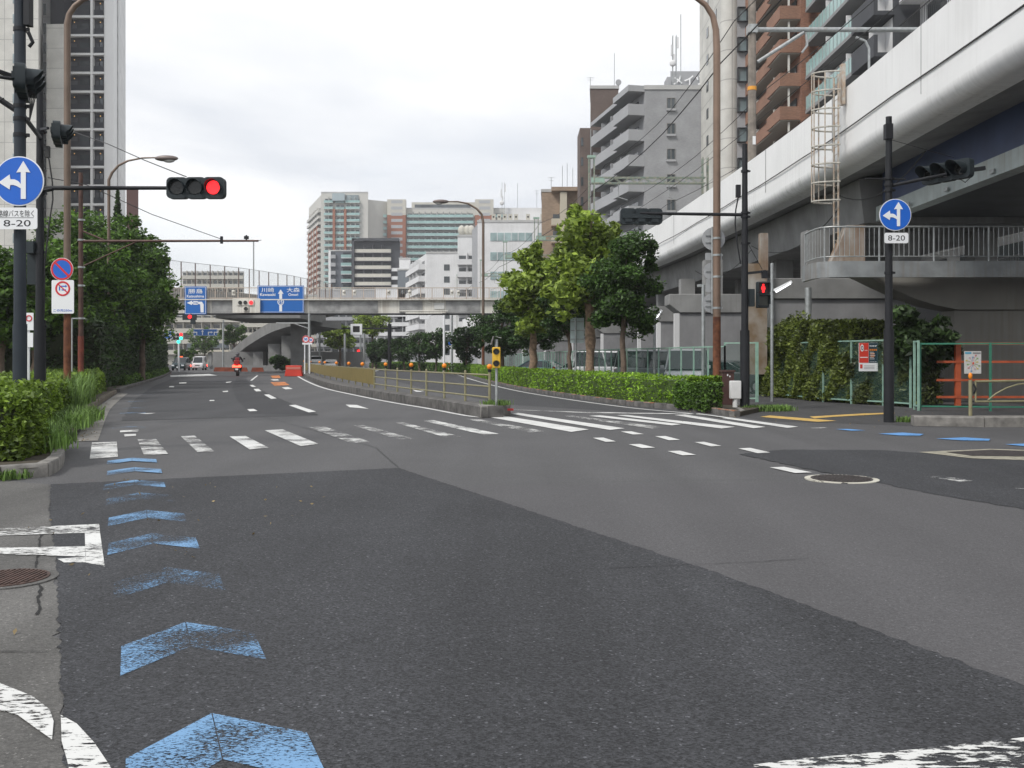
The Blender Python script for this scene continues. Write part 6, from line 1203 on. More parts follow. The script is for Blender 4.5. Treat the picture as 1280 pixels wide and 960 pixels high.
# green fences
GrF = mat('fence_green', (.26, .42, .34), .55, var=.15, vscale=6, streak=.3, streakc=(.15, .13, .08)); GrF2 = mat('fence_green_dark', (.04, .20, .13), .5, var=.1, vscale=5); GrMesh = mesh_mat('green_mesh', (.09, .19, .16), .056, .085)
def fence(pts, step, h, label, m_, mesh=True, nm='mesh_fence', z0=.05):
    pts = [Vector((p[0], p[1], 0)) for p in pts]; q = resample(pts, step) if step else pts; t = thing(nm, label, 'fence', tuple(q[0]))
    for p in q: mb = MB(); mb.bar((p.x, p.y, 0), (p.x, p.y, h), .055, .055); mb.build('post', m_, t)
    mb = MB()
    for a, b in zip(q, q[1:]):
        for z in (z0+.08, h-.03): mb.bar((a.x, a.y, z), (b.x, b.y, z), .04, .045)
    mb.build('rail', m_, t)
    if mesh:
        mb = MB()
        for a, b in zip(q, q[1:]): mb.poly([(a.x, a.y, z0+.1), (b.x, b.y, z0+.1), (b.x, b.y, h-.05), (a.x, a.y, h-.05)])
        mb.build('mesh', GrMesh, t)
    return t
FL = smooth([Vector((XA(px,Y), Y, 0)) for px, Y in [(906, 34.0), (870, 36), (818, 40), (765, 45), (705, 57), (650, 82), (610, 105)]], 4)
fence(FL, 1.15, 1.98, 'long pale green mesh fence behind the clipped right hedge', GrF)
fence([(XA(906,34), 34), (XA(947,33.5), 33.5)], 1.1, 2.1, 'short pale green fence run between the tall lamp post and the leafy hedge', GrF)
Rf = [(XA(947,39.2), 39.2), (XA(974,37.5), 37.5), (XA(1029,33.6), 33.6), (XA(1064,32.2), 32.2), (XA(1104,31), 31), (XA(1138,29.6), 29.6)]
fence(Rf, 0, 2.14, 'weathered green fence holding back the leafy hedge on the right pavement', GrF)
fence([(XA(1143,28.6), 28.6), (XA(1148,27.9), 27.9)], 0, 2.05, 'pair of green gate posts right of the leafy hedge', GrF, False, 'gate_posts')
fence([(XA(1150,28.0), 28.0), (XA(1238,27.6), 27.6), (XA(1330,27.4), 27.4), (XA(1500,27), 27)], 0, 1.98, 'dark green open fence at the far right in front of the orange frame', GrF2, False)
t = thing('orange_frame', 'rusty orange steel frame standing behind the dark green fence', 'frame', (XA(1197,29.5), 29.5, 0)); OrF = mat('orange_frame', (.42, .085, .03), .6, var=.2, vscale=4)
mb = MB(); mb.box((XA(1197,29.5), 29.5, 1.0), (.16, .12, 1.95)); mb.build('post', OrF, t); mb = MB()
for z in (1.98, 1.42, .86, .34): mb.box((XA(1300,29.5), 29.45, z), (XA(1430,29.5)-XA(1170,29.5), .05, .07))
mb.build('rail', OrF, t)
# posters
x0, x1 = XA(1073.5, 30.9), XA(1097.3, 30.9); Yp = 31.25; t = thing('poster', 'red and dark poster with white lower strip hung on the green fence', 'poster', ((x0+x1)/2, Yp, 1.5)); x0, x1 = XA(1073.5,Yp), XA(1097.3,Yp); xm = XA(1085.5,Yp)
def rc(mb, a, b, c, d, y0, th=.004): mb.box(((a+b)/2, y0, (c+d)/2), (b-a, th, d-c))
z = lambda py: ZA(py, Yp)
mb = MB(); rc(mb, x0, x1, z(464), z(428.5), Yp, .01); mb.build('sheet', WhiteS, t)
mb = MB(); rc(mb, x0+.01, xm, z(453.5), z(428.7), Yp-.008); mb.build('red_field', mat('poster_red', (.65, .05, .03), .5), t); mb = MB(); rc(mb, xm+.008, x1-.004, z(453.5), z(428.7), Yp-.008); mb.build('dark_field', mat('poster_navy', (.02, .05, .07), .5), t)
mb = MB(); mb.plate([(XA(1077.5,Yp)+.055*math.cos(a), z(435)+.115*math.sin(a)) for a in [2*PI*i/20 for i in range(20)]], Yp-.016, Yp-.012); add_text(mb, '工事費', .035, XA(1082,Yp), Yp-.013, z(438), .01); add_text(mb, '駐車場', .05, XA(1091.3,Yp), Yp-.013, z(432.5), .02, fitw=.24); add_text(mb, 'Parking 24h', .03, XA(1091.3,Yp), Yp-.013, z(452), .01, fitw=.22)
mb2 = MB()
for k in range(5): rc(mb, XA(1087,Yp), XA(1092+k % 3,Yp), z(440.5+k*2.1), z(440+k*2.1), Yp-.013)
rc(mb, XA(1075,Yp), XA(1084.5,Yp), z(447.2), z(446.2), Yp-.013); mb.build('white_lettering', WhiteS, t)
mb = MB(); add_text(mb, '0', .15, XA(1077.5,Yp), Yp-.018, z(435), .01, wscale=.8); mb.build('zero_numeral', BlackS, t)
mb = MB(); 
for k in range(4): rc(mb, XA(1086.8+k*2.5,Yp), XA(1088.2+k*2.5,Yp), z(438.5), z(436.2), Yp-.013)
for k in range(3): rc(mb, XA(1088,Yp), XA(1093,Yp), z(442+k*2.1), z(441.4+k*2.1), Yp-.0135)
mb.build('orange_lettering', OrB, t); mb = MB()
for k in range(3): rc(mb, XA(1080,Yp), XA(1093,Yp), z(457.5+k*1.8), z(457+k*1.8), Yp-.008)
mb.build('fine_print', mat('print_grey', (.25, .25, .25), .6), t); mb = MB(); rc(mb, XA(1075,Yp), XA(1078,Yp), z(460.5), z(455.5), Yp-.008); mb.build('red_mark', MATS['poster_red'], t)
Yp = 27.6; t = thing('notice_board', 'small white notice with a coloured branching chart on the dark green fence', 'notice', (XA(1214.5,Yp), Yp, 1.4)); x0, x1 = XA(1204.5,Yp), XA(1225.5,Yp); mb = MB(); rc(mb, x0, x1, z(467), z(439), Yp-.04, .012); mb.build('sheet', mat('notice_white', (.60, .59, .57), .6, var=.05, vscale=8), t)
mb = MB(); rc(mb, x0+.02, x0+.20, z(442.5), z(440), Yp-.048); mb.build('header', mat('header_blue', (.1, .35, .5), .5), t); mb = MB(); rc(mb, x0+.24, x1-.02, z(442.5), z(440.3), Yp-.048); mb.build('header_text', mat('print_grey', (0, 0, 0)), t)
cx, cz = XA(1215.5,Yp), z(454); cols = [(.55, .45, .12), (.25, .38, .15), (.5, .2, .2), (.2, .3, .45), (.5, .35, .4)]
for k in range(12):
    a = 2*PI*k/12+.2; r_ = .14+.05*((k*7) % 3)/2; mb = MB(); pts = [(cx+math.cos(a)*r_*s+.02*math.sin(s*5+k), Yp-.05, cz+math.sin(a)*r_*1.25*s) for s in (.25, .6, 1)]; mb.tube(pts, .006, 4); mb.box((pts[-1][0], Yp-.05, pts[-1][2]), (.05, .006, .04)); mb.build('chart_branch', mat('chart_%s' % 'abcde'[k % 5], cols[k % 5], .6), t)
MB().box((cx, Yp-.05, cz), (.045, .006, .06)).build('chart_centre', MATS['poster_red'], t)
# guard rail on the kerb stone
t = thing('guard_rail', 'olive pipe guard rail with arched brace on the right corner kerb', 'guard rail', (XA(1217,21.5), 21.5, .2)); Y = 21.6
mb = MB(); mb.tube([(XA(1219,Y), Y, ZA(477,Y)), (XA(1400,Y), Y+.2, ZA(474,Y))], .028, 10); mb.tube([(XA(1219,Y), Y, ZA(502,Y)), (XA(1400,Y), Y+.2, ZA(501,Y))], .024, 10); mb.tube([(XA(1219.5,Y), Y, ZA(477,Y)), (XA(1219.5,Y), Y, ZA(502,Y))], .022, 8); mb.build('rail', Oliv, t)
mb = MB(); mb.tube([(XA(1235,Y), Y, ZA(500,Y)), (XA(1245,Y), Y, ZA(492,Y)), (XA(1258,Y), Y, ZA(485,Y)), (XA(1272,Y), Y, ZA(480.5,Y)), (XA(1300,Y), Y+.1, ZA(478,Y))], .018, 8); mb.tube([(XA(1330,Y), Y+.1, ZA(480,Y)), (XA(1350,Y), Y+.1, ZA(500,Y))], .018, 8); mb.build('arched_brace', Oliv, t)
mb = MB(); mb.tube([(XA(1217,Y), Y, ZA(480,Y)), (XA(1219,Y), Y-.04, ZA(486,Y)), (XA(1217,Y), Y, ZA(492,Y))], .02, 6); mb.build('chain_lock', PoleDk, t)
x = XA(1213,21.6); t = thing('reflector_post', 'olive post with orange oval reflector at the end of the right guard rail', 'reflector post', (x, 21.6, .15)); MB().tube([(x, 21.6, .0), (x, 21.6, ZA(475,21.6))], .04, 12).build('post', Oliv, t); MB().ball((x, 21.6, ZA(470,21.6)), (.045, .04, .075), 14, 10).build('reflector', OrB, t)
# ---------------------------------------------------------------- vehicles
Tyre = mat('tyre', (.012, .012, .013), .8); Rim = mat('rim', (.35, .35, .36), .35, .7); TailL = mat('tail_light', (1, .06, .03), .4, emit=4.0); HeadL = mat('head_light', (.75, .78, .8), .15); CarGl = mat('car_glass', (.012, .016, .018), .05, spec=.8)
def car(label, cat, name, body, kind, loc, rz, lights=False, group=None, platecol=None):
    t = thing(name, label, cat, (0, 0, 0), group)
    prof = {'taxi': (4.4, 1.7, 1.75, [(0,.75,.02),(.35,.98,.0),(1.35,1.05,.0),(3.9,1.05,0),(4.4,.95,.02)], [(1.1,1.06),(1.85,1.72),(3.75,1.75),(4.3,1.06)]),
            'kei': (3.4, 1.48, 1.9, [(0,.85,.02),(.25,.98,0),(.8,1.02,0),(3.2,1.02,0),(3.4,.95,.01)], [(.35,1.02),(.95,1.86),(3.2,1.9),(3.36,1.04)]),
            'van': (4.7, 1.7, 1.98, [(0,.85,.02),(.3,1.0,0),(.9,1.1,0),(4.5,1.1,0),(4.7,1.0,.01)], [(.45,1.1),(1.2,1.92),(4.5,1.98),(4.68,1.12)]),
            'sedan': (4.5, 1.72, 1.46, [(0,.68,.03),(.4,.88,0),(1.4,.95,0),(3.7,.98,0),(4.5,.85,.03)], [(1.15,.95),(1.95,1.42),(3.3,1.46),(4.1,.97)]),
            'truck': (5.0, 1.8, 2.0, [(0,.85,.0),(.1,1.1,0),(1.6,1.1,0),(4.9,.9,0),(5.0,.9,.0)], [(.05,1.1),(.35,1.95),(1.5,2.0),(1.62,1.1)])}[kind]
    L, W, H, low, top = prof; hw = W/2; oy = -L/2   # nose at -y
    def loft(secs, nm, m_, parent, bev=.03):
        mb = MB(); k = len(secs[0])
        for s in secs: mb.v += [Vector(v) for v in s]
        for i in range(len(secs)-1):
            for j in range(k): mb.f.append([i*k+j, i*k+(j+1) % k, (i+1)*k+(j+1) % k, (i+1)*k+j])
        mb.f.append(list(range(k))[::-1]); mb.f.append([(len(secs)-1)*k+j for j in range(k)]); return mb.build(nm, m_, parent, bev)
    secs = []
    for y, zt, ins in low:
        w2 = hw-ins*3; zb = .28; secs.append([(-w2*.97, y+oy, zb), (w2*.97, y+oy, zb), (w2, y+oy, .55), (w2*.98, y+oy, zt-.06), (w2*.9, y+oy, zt), (-w2*.9, y+oy, zt), (-w2*.98, y+oy, zt-.06), (-w2, y+oy, .55)])
    loft(secs, 'body', body, t)
    (y0, z0), (y1, z1), (y2, z2), (y3, z3) = top; wt = hw*.8; wb = hw*.93
    def sec(y, z, w_): return [(-w_, y+oy, z-.002), (w_, y+oy, z-.002), (w_, y+oy, z), (-w_, y+oy, z)]
    mb = MB(); vs = [(-wb, y0+oy, z0-.02), (wb, y0+oy, z0-.02), (wb, y3+oy, z3-.02), (-wb, y3+oy, z3-.02), (-wt, y1+oy, z1-.06), (wt, y1+oy, z1-.06), (wt, y2+oy, z2-.06), (-wt, y2+oy, z2-.06)]
    mb.add(vs, [(3,2,1,0),(4,5,6,7),(0,1,5,4),(1,2,6,5),(2,3,7,6),(3,0,4,7)]); mb.build('windows', CarGl, t, .02)
    mb = MB(); mb.add([(-wt-.01, y1+oy-.02, z1-.065), (wt+.01, y1+oy-.02, z1-.065), (wt+.01, y2+oy+.02, z2-.065), (-wt-.01, y2+oy+.02, z2-.065), (-wt+.06, y1+oy+.12, z1), (wt-.06, y1+oy+.12, z1), (wt-.06, y2+oy-.1, z2), (-wt+.06, y2+oy-.1, z2)], [(3,2,1,0),(4,5,6,7),(0,1,5,4),(1,2,6,5),(2,3,7,6),(3,0,4,7)]); mb.build('roof', body, t, .02)
    mb = MB()
    for s in (-1, 1):
        for (ya, za), (yb, zb) in (((y0, z0), (y1, z1)), ((y3, z3), (y2, z2)), (((y0+y3)/2, z0), ((y1+y2)/2, z1))): mb.bar((s*(wb+.005), ya+oy, za-.03), (s*(wt+.005), yb+oy, zb-.05), .07, .05)
    mb.build('pillars', body, t)
    for sy in (.17, .82):
        for s in (-1, 1):
            y = L*sy+oy; mb = MB(); mb.cyl((s*(hw-.19), y, .31), (s*(hw+.01), y, .31), .31, 20); wq = mb.build('wheel', Tyre, t); mb = MB(); mb.cyl((s*(hw+.008), y, .31), (s*(hw+.02), y, .31), .19, 14); mb.build('rim', Rim, wq)
    for s in (-1, 1):
        hz_ = .68 if kind != 'truck' else .62
        MB().box((s*hw*.72, oy-.0+.02, hz_), (.34, .10, .17)).build('headlight', HeadL, t, .02)
        MB().box((s*hw*.82, -oy-.02, .62 if kind in ('taxi', 'kei') else .85), (.34 if lights else .14, .12, .24 if lights else .34)).build('tail_light', TailL if lights else mat('tail_off', (.35, .02, .02), .3), t, .02)
        MB().box((s*(hw+.10), y0+oy+.35, z0+.08), (.16, .1, .14)).build('mirror', body, t, .02)
    MB().box((0, oy-.02, .48), (W*.86, .10, .24)).build('front_bumper', body, t, .03); MB().box((0, -oy+.0, .42), (W*.9, .12, .24)).build('rear_bumper', body, t, .03)
    MB().box((0, oy-.045, .62 if kind != 'truck' else .75), (W*.42, .05, .12)).build('grille', BlackS, t)
    MB().box((0, -oy+.065, .55), (.33, .02, .165)).build('number_plate', platecol or WhiteS, t); MB().box((0, oy-.08, .45), (.33, .02, .165)).build('number_plate', WhiteS, t)
    if lights: MB().box((0, -oy-.2, H-.12), (.32, .06, .09)).build('stop_lamp', TailL, t)
    if kind == 'truck':
        MB().box((0, .75, 1.75), (1.85, 3.2, 1.9)).build('cargo_box', mat('cargo_white', (.62, .60, .58), .6), t, .02)
    if kind == 'kei' and lights:
        MB().box((0, -oy-.01, 1.0), (.9, .03, .1)).build('trim', Rim, t)
    place(t, loc, rz); return t
GreenDk = mat('taxi_paint', (.012, .03, .035), .25, var=.05, vscale=1); CWhite = mat('car_white', (.72, .72, .72), .3); CSilver = mat('car_silver', (.40, .41, .42), .3, .4); CGreyD = mat('car_dark', (.05, .05, .055), .3)
t = car('dark taxi with lit brake lights at the far junction, left of the white van', 'taxi', 'taxi', GreenDk, 'taxi', (XA(226.5,128), 128, 0), R(8), True, 'cars waiting at the far junction', mat('plate_yellowgreen', (.5, .6, .1), .5)); 
MB().box((0, .1, 1.83), (.34, .18, .14)).build('roof_lamp', mat('taxi_lamp', (.9, .12, .03), .4, emit=.8), t)
car('small white van seen from behind with lit brake lights, right of the dark taxi', 'van', 'van', CWhite, 'kei', (XA(249.5,133), 133, 0), R(8), True, 'cars waiting at the far junction')
car('white box truck, left of the two trucks beyond the olive median panel', 'truck', 'truck', CWhite, 'truck', (XA(397,142), 142, 0), R(6), False, 'oncoming vehicles beyond the median'); car('white box truck, right of the two trucks beyond the olive median panel', 'truck', 'truck', CWhite, 'truck', (XA(407,150), 150, 0), R(6), False, 'oncoming vehicles beyond the median'); car('white car beyond the median panel, right of both trucks', 'car', 'car', CWhite, 'sedan', (XA(413.5,128), 128, 0), R(8), False, 'oncoming vehicles beyond the median')
car('silver car just left of the thin grey pole behind the median fence', 'car', 'car', CSilver, 'sedan', (XA(402,137), 133, 0), R(8), False, 'oncoming vehicles beyond the median')
car('silver minivan parked behind the green fence, nose towards the tall lamp post', 'minivan', 'minivan', CSilver, 'van', (XA(868,40), 41.5, 0), R(-14), False, 'vehicles parked behind the green fence')
car('grey minivan parked behind the green fence, left of the silver minivan', 'minivan', 'minivan', mat('car_pewter', (.22, .23, .24), .3, .3), 'van', (XA(828,46), 47, 0), R(38), False, 'vehicles parked behind the green fence')
car('white van parked behind the trees right of the plane tree trunk', 'van', 'van', CWhite, 'van', (XA(775,52), 54, 0), R(60), False, 'vehicles parked behind the green fence')
car('dark teal car parked behind the fence between the two plane tree trunks', 'car', 'car', mat('car_teal', (.06, .14, .14), .3), 'sedan', (XA(684,66), 68, 0), R(60), False, 'vehicles parked behind the green fence')
car('dark car parked at the far right of the green fence near the brown cabinet', 'car', 'car', CGreyD, 'sedan', (XA(925,42), 43, 0), R(50), False, 'vehicles parked behind the green fence')
car('white sedan parked behind the trees left of the white van', 'car', 'car', CWhite, 'sedan', (XA(742,58), 60, 0), R(60), False, 'vehicles parked behind the green fence')
# motor scooter with rider, seen from behind
Y = 86; x = XA(297, Y); RedP = mat('scooter_red', (.35, .02, .02), .3)
sc_ = thing('motor_scooter', 'red-lit motor scooter with rear carrier box seen from behind on the left road', 'motor scooter', (0, 0, 0))
for yy, nm in ((-.55, 'rear'), (.75, 'front')):
    mb = MB(); mb.cyl((-.06, yy, .27), (.06, yy, .27), .27, 20); wq = mb.build('wheel', Tyre, sc_); MB().cyl((-.065, yy, .27), (.065, yy, .27), .15, 14).build('rim', Rim, wq)
mb = MB(); mb.tube([(0, -.75, .55), (0, -.45, .62), (0, .1, .6), (0, .3, .35), (0, .55, .4), (0, .68, .75), (0, .62, 1.0)], [.12, .20, .19, .15, .17, .14, .06], 12); mb.build('body', mat('scooter_dark', (.03, .02, .02), .3), sc_)
MB().box((0, -.2, .78), (.28, .7, .12)).build('seat', BlackS, sc_, .04); MB().tube([(-.34, .5, 1.05), (-.1, .6, 1.0), (.1, .6, 1.0), (.34, .5, 1.05)], .022, 8).build('handlebar', PoleDk, sc_)
MB().box((0, -.68, .98), (.42, .36, .32)).build('carrier_box', RedP, sc_, .04); MB().box((0, -.85, .70), (.22, .08, .12)).build('tail_light', TailL, sc_)
for s in (-1, 1): MB().box((s*.2, -.86, .72), (.2, .06, .16)).build('indicator', TailL, sc_); MB().tube([(s*.3, .52, 1.05), (s*.42, .5, 1.25)], .01, 5).ball((s*.44, .5, 1.27), (.07, .02, .05)).build('mirror', PoleDk, sc_)
MB().box((0, -.88, .50), (.2, .02, .12)).build('number_plate', WhiteS, sc_); MB().tube([(.17, -.2, .28), (.2, -.8, .36)], .05, 8).build('exhaust', Rim, sc_)
place(sc_, (x, Y, 0), R(12), 1.22)
def skin_body(name, verts, edges, radii, mt, root_i=0, sub=1):
    me = bpy.data.meshes.new(name); me.from_pydata(verts, edges, []); o = bpy.data.objects.new(name, me); COL.objects.link(o); me.materials.append(mt)
    sk = o.modifiers.new('skin', 'SKIN'); 
    for i, r_ in enumerate(radii): me.skin_vertices[0].data[i].radius = (r_, r_) if not isinstance(r_, tuple) else r_
    me.skin_vertices[0].data[root_i].use_root = True; sk.use_smooth_shade = True; sb = o.modifiers.new('sub', 'SUBSURF'); sb.levels = sub; sb.render_levels = sub; return o
V = [(0,-.22,.90),(0,-.2,1.10),(0,-.12,1.32),(0,-.06,1.43),(0,-.03,1.52), (.2,-.1,1.36),(.33,.12,1.14),(.33,.42,1.06), (-.2,-.1,1.36),(-.33,.12,1.14),(-.33,.42,1.06), (.12,-.2,.86),(.24,.22,.74),(.2,.22,.38),(.2,.34,.30), (-.12,-.2,.86),(-.24,.22,.74),(-.2,.22,.38),(-.2,.34,.30)]
E = [(0,1),(1,2),(2,3),(3,4),(2,5),(5,6),(6,7),(2,8),(8,9),(9,10),(0,11),(11,12),(12,13),(13,14),(0,15),(15,16),(16,17),(17,18)]
rd = [.15,.15,.17,.07,.055,.085,.06,.045,.085,.06,.045,.11,.085,.06,.045,.11,.085,.06,.045]
bpy.context.view_layer.update()
me0 = skin_body('person', V, E, rd, mat('jacket_dark', (.03, .025, .03), .8))
tag(me0, 'rider in dark jacket and grey helmet sitting on the motor scooter', 'person'); ORG[me0.name] = Vector((0,0,0))
MB().ball((0, .02, 1.60), (.135, .155, .15), 18, 12).build('helmet', mat('helmet_grey', (.14, .14, .15), .25), me0); MB().box((0, -.27, 1.17), (.3, .14, .36)).build('backpack', mat('pack_red', (.25, .03, .03), .7), me0, .04)
for s in (-1, 1): MB().tube([(s*.33, .42, 1.06), (s*.34, .50, 1.06)], [.045, .05], 8).build('glove', BlackS, me0)
place(me0, (x, Y, 0), R(12), 1.22)
# ---------------------------------------------------------------- vegetation
Lf_plane = mat('leaf_plane', (.13, .215, .022), .55, leaf=.5, c2=(.24, .32, .045), vscale=.6); Lf_dark = mat('leaf_dark', (.020, .050, .011), .6, leaf=.6, c2=(.042, .09, .018), vscale=.7)
Lf_ever = mat('leaf_evergreen', (.036, .09, .012), .6, leaf=.55, c2=(.085, .165, .018), vscale=.4); Lf_box = mat('leaf_boxwood', (.125, .25, .015), .5, leaf=.45, c2=(.21, .36, .022), vscale=.8)
Lf_hedge = mat('leaf_hedge', (.10, .185, .018), .55, leaf=.5, c2=(.18, .27, .03), vscale=1.2); Lf_shrub = mat('leaf_shrub', (.025, .055, .018), .6, leaf=.5, c2=(.045, .085, .02), vscale=.5)
Lf_photinia = mat('leaf_photinia', (.075, .125, .02), .5, leaf=.6, c2=(.15, .185, .035), vscale=1.0); Grass = mat('grass_blade', (.09, .18, .03), .6, leaf=.4, c2=(.16, .26, .06), vscale=1)
Bark = mat('bark', (.13, .095, .07), .9, var=.4, vscale=4, bump=.8, bscale=18); BarkP = mat('bark_plane', (.22, .15, .10), .9, var=.45, vscale=6, bump=1, bscale=14)
def trunk(base, top, r, m_, root, limbs, lumpy=0, seed=0):
    g = random.Random(seed); base, top = Vector(base), Vector(top); mb = MB(); n = 12
    pts = [base.lerp(top, i/n)+Vector((g.gauss(0, .03), g.gauss(0, .03), 0)) for i in range(n+1)]
    mb.tube(pts, [r*(1.35 if i == 0 else 1)*(1-.55*i/n)*(1+lumpy*g.uniform(-.25, .5)) for i in range(n+1)], 12)
    mb.build('trunk', m_, root); mb = MB()
    for l in limbs:
        l = Vector(l); i = g.randint(n//2, n-1); s = pts[i]; mid = s.lerp(l, .5)+Vector((0, 0, .25)); mb.tube([s, mid, l], [r*.35, r*.22, r*.06], 6)
    mb.build('branches', m_, root)
def tree(name, label, base, zc, rad, n, leafm, leaf, r, barkm, group, clumps=60, seed=0, cl=.28, lean=0, lumpy=0, hollow=.4, bottom=-.85, extra=None, aspect=1.6):
    t = thing(name, label, 'tree', tuple(base), group); c = (base[0]+lean, base[1], zc)
    pts, cs = crown_pts(c, rad, n, clumps, cl, hollow, bottom, seed)
    if extra:
        for (ex, ez, er, en) in extra: p2, _ = crown_pts((c[0]+ex, c[1], c[2]+ez), er, en, max(4, clumps//6), .4, .2, -1, seed+1); pts = np.concatenate([pts, p2])
    pts = pts[pts[:, 2] > .2]
    leaf_mesh('crown', pts, leaf, leafm, t, aspect=aspect); idx = list(range(0, len(cs), max(1, len(cs)//16)))
    trunk(base, (c[0], c[1], zc+rad[2]*.35), r, barkm, t, [tuple(cs[i]) for i in idx], lumpy, seed); return t
# right-hand trees
Y = 49; tree('plane_tree', 'yellow-green plane tree with gnarled trunk, left of the two plane trees', (XA(666,Y), Y, .1), 4.8, (1.75, 1.6, 2.3), 6400, Lf_plane, .20, .19, BarkP, 'plane trees beside the right pavement', 48, 3, .33, lumpy=.6, extra=[(-.9, -.1, (.6, .6, .7), 500), (.2, 2.1, (.5, .5, .6), 350)])
Y = 43; tree('plane_tree', 'taller yellow-green plane tree with knotted trunk behind the pale sign back', (XA(737,Y), Y, .1), 5.75, (2.25, 1.9, 2.75), 10500, Lf_plane, .20, .22, BarkP, 'plane trees beside the right pavement', 60, 5, .30, lumpy=.7, extra=[(-.6, 2.2, (.5, .5, .6), 350), (1.1, 1.4, (.6, .6, .6), 350)])
Y = 39; tree('evergreen_tree', 'dense dark green tree right of the taller plane tree', (XA(779,Y), Y, .1), 4.5, (1.7, 1.6, 2.55), 18000, mat('leaf_midgreen', (.030, .070, .014), .6, leaf=.6, c2=(.062, .125, .022), vscale=.7), .105, .14, Bark, 'dark trees beside the right pavement', 60, 8, .27, extra=[(1.1, .9, (.45, .5, .6), 900), (-.9, -1.4, (.6, .5, .5), 900), (.9, -1.7, (.6, .5, .4), 900)])
Y = 47; tree('evergreen_tree', 'dark slim-trunked tree between the two plane trees', (XA(712,Y), Y, .1), 4.0, (1.5, 1.4, 1.7), 9000, Lf_dark, .11, .12, Bark, 'dark trees beside the right pavement', 50, 9, .32)
Y = 63; tree('evergreen_tree', 'wide dark tree behind the middle lamp post', (XA(628,Y), Y, .1), 3.6, (2.6, 2.0, 2.1), 11000, Lf_dark, .13, .16, Bark, 'dark trees beside the right pavement', 70, 12, .26)
Y = 58; tree('evergreen_tree', 'dark tree behind the left plane tree trunk', (XA(668,Y), Y, .1), 3.3, (1.7, 1.6, 1.7), 6000, Lf_dark, .13, .13, Bark, 'dark trees beside the right pavement', 45, 13, .28)
far_l = ['leftmost round tree of the far row under the footbridge', 'second tree from the left in the far row under the footbridge', 'third tree from the left in the far row under the footbridge', 'fourth tree from the left in the far row under the footbridge', 'tallest tree in the far row, right of the white pole', 'rightmost far row tree, just left of the middle lamp post']
for i, (px, Y, h, w_) in enumerate([(470, 132, 4.4, 1.6), (486, 128, 4.8, 1.7), (505, 122, 4.8, 2.0), (524, 116, 4.9, 1.9), (545, 108, 5.4, 2.1), (583, 88, 4.6, 1.7)]):
    tree('street_tree', far_l[i], (XA(px,Y), Y, .1), h*.62, (w_, w_, h*.42), 3200, Lf_dark, .20, .13, Bark, 'far row of street trees', 30, 20+i, .34)
for px, Y, zc, rad, l, s in [(466, 145, 7.0, (3.4, 2.5, 2.2), 'bright yellow-green tree crown just under the footbridge girder', 31), (425, 140, 4.9, (3.2, 2.5, 2.3), 'light green tree behind the signal board pole', 32)]: tree('street_tree', l, (XA(px,Y), Y, 0), zc, rad, 2600, Lf_plane, .3, .2, Bark, 'light green far trees', 36, s, .3)
for px, Y, zc, rad, l, s in [(256, 215, 5.8, (4.4, 3, 3.2), 'round green tree behind the far four-arrow sign', 41), (293, 185, 6.2, (3.0, 2.6, 2.6), 'green tree between the far sign and the ramp top', 42), (352, 121, 1.1, (1.5, 1.2, 1.0), 'low dark shrub in the shade under the ramp', 43), (232, 200, 2.2, (2.6, 2, 1.8), 'low dark tree beside the far white signal post', 44)]:
    tree('far_tree', l, (XA(px,Y), Y, 0), zc, rad, 2600, Lf_dark if px == 352 else Lf_ever, .3, .2 if px != 352 else .06, Bark, 'trees beyond the far junction', 36, s, .3)
# left trees
ll = ['dark evergreen tree nearest the thick slate pole', 'tall evergreen tree behind the brown lamp post', 'evergreen tree with yellowish crown behind the slim left lamp', 'evergreen tree overhanging the left kerb, rightmost of the left trees', 'low dark evergreen at the far left edge', 'tree filling the gap behind the red-brown pole']
for i, (px, Y, zc, rad, n) in enumerate([(45, 40, 4.3, (2.4, 2.2, 2.5), 14000), (95, 47, 5.6, (2.6, 2.4, 3.5), 18000), (140, 54, 6.4, (2.7, 2.4, 3.9), 18000), (178, 61, 5.6, (2.5, 2.4, 4.0), 20000), (0, 34, 3.6, (1.9, 1.8, 2.2), 9000), (110, 60, 4.0, (3.2, 2.4, 3.4), 9000)]):
    tree('evergreen_tree', ll[i], (XA(px,Y), Y, .1), zc, rad, n, Lf_ever, .15, .2, Bark, 'evergreen trees along the left pavement', 110, 50+i, .24, hollow=.35, bottom=-.95, extra=[(1.6, -.6, (.9, .9, .8), 1500)] if i == 3 else None)
Y = 60; t = thing('conifer', 'small pointed conifer tip rising above the left tree crowns', 'tree', (XA(147,Y), Y, .1)); pts = []
for k in range(1400): h = rng.uniform(0, 1); a = rng.uniform(0, 2*PI); r_ = (1-h)*.9*rng.uniform(.4, 1); pts.append((XA(147,Y)+r_*math.cos(a), Y+r_*math.sin(a), 6.5+h*5.6))
leaf_mesh('crown', pts, .16, Lf_dark, t); MB().tube([(XA(147,Y), Y, 0), (XA(147,Y), Y, 12)], [.15, .03], 6).build('trunk', Bark, t)
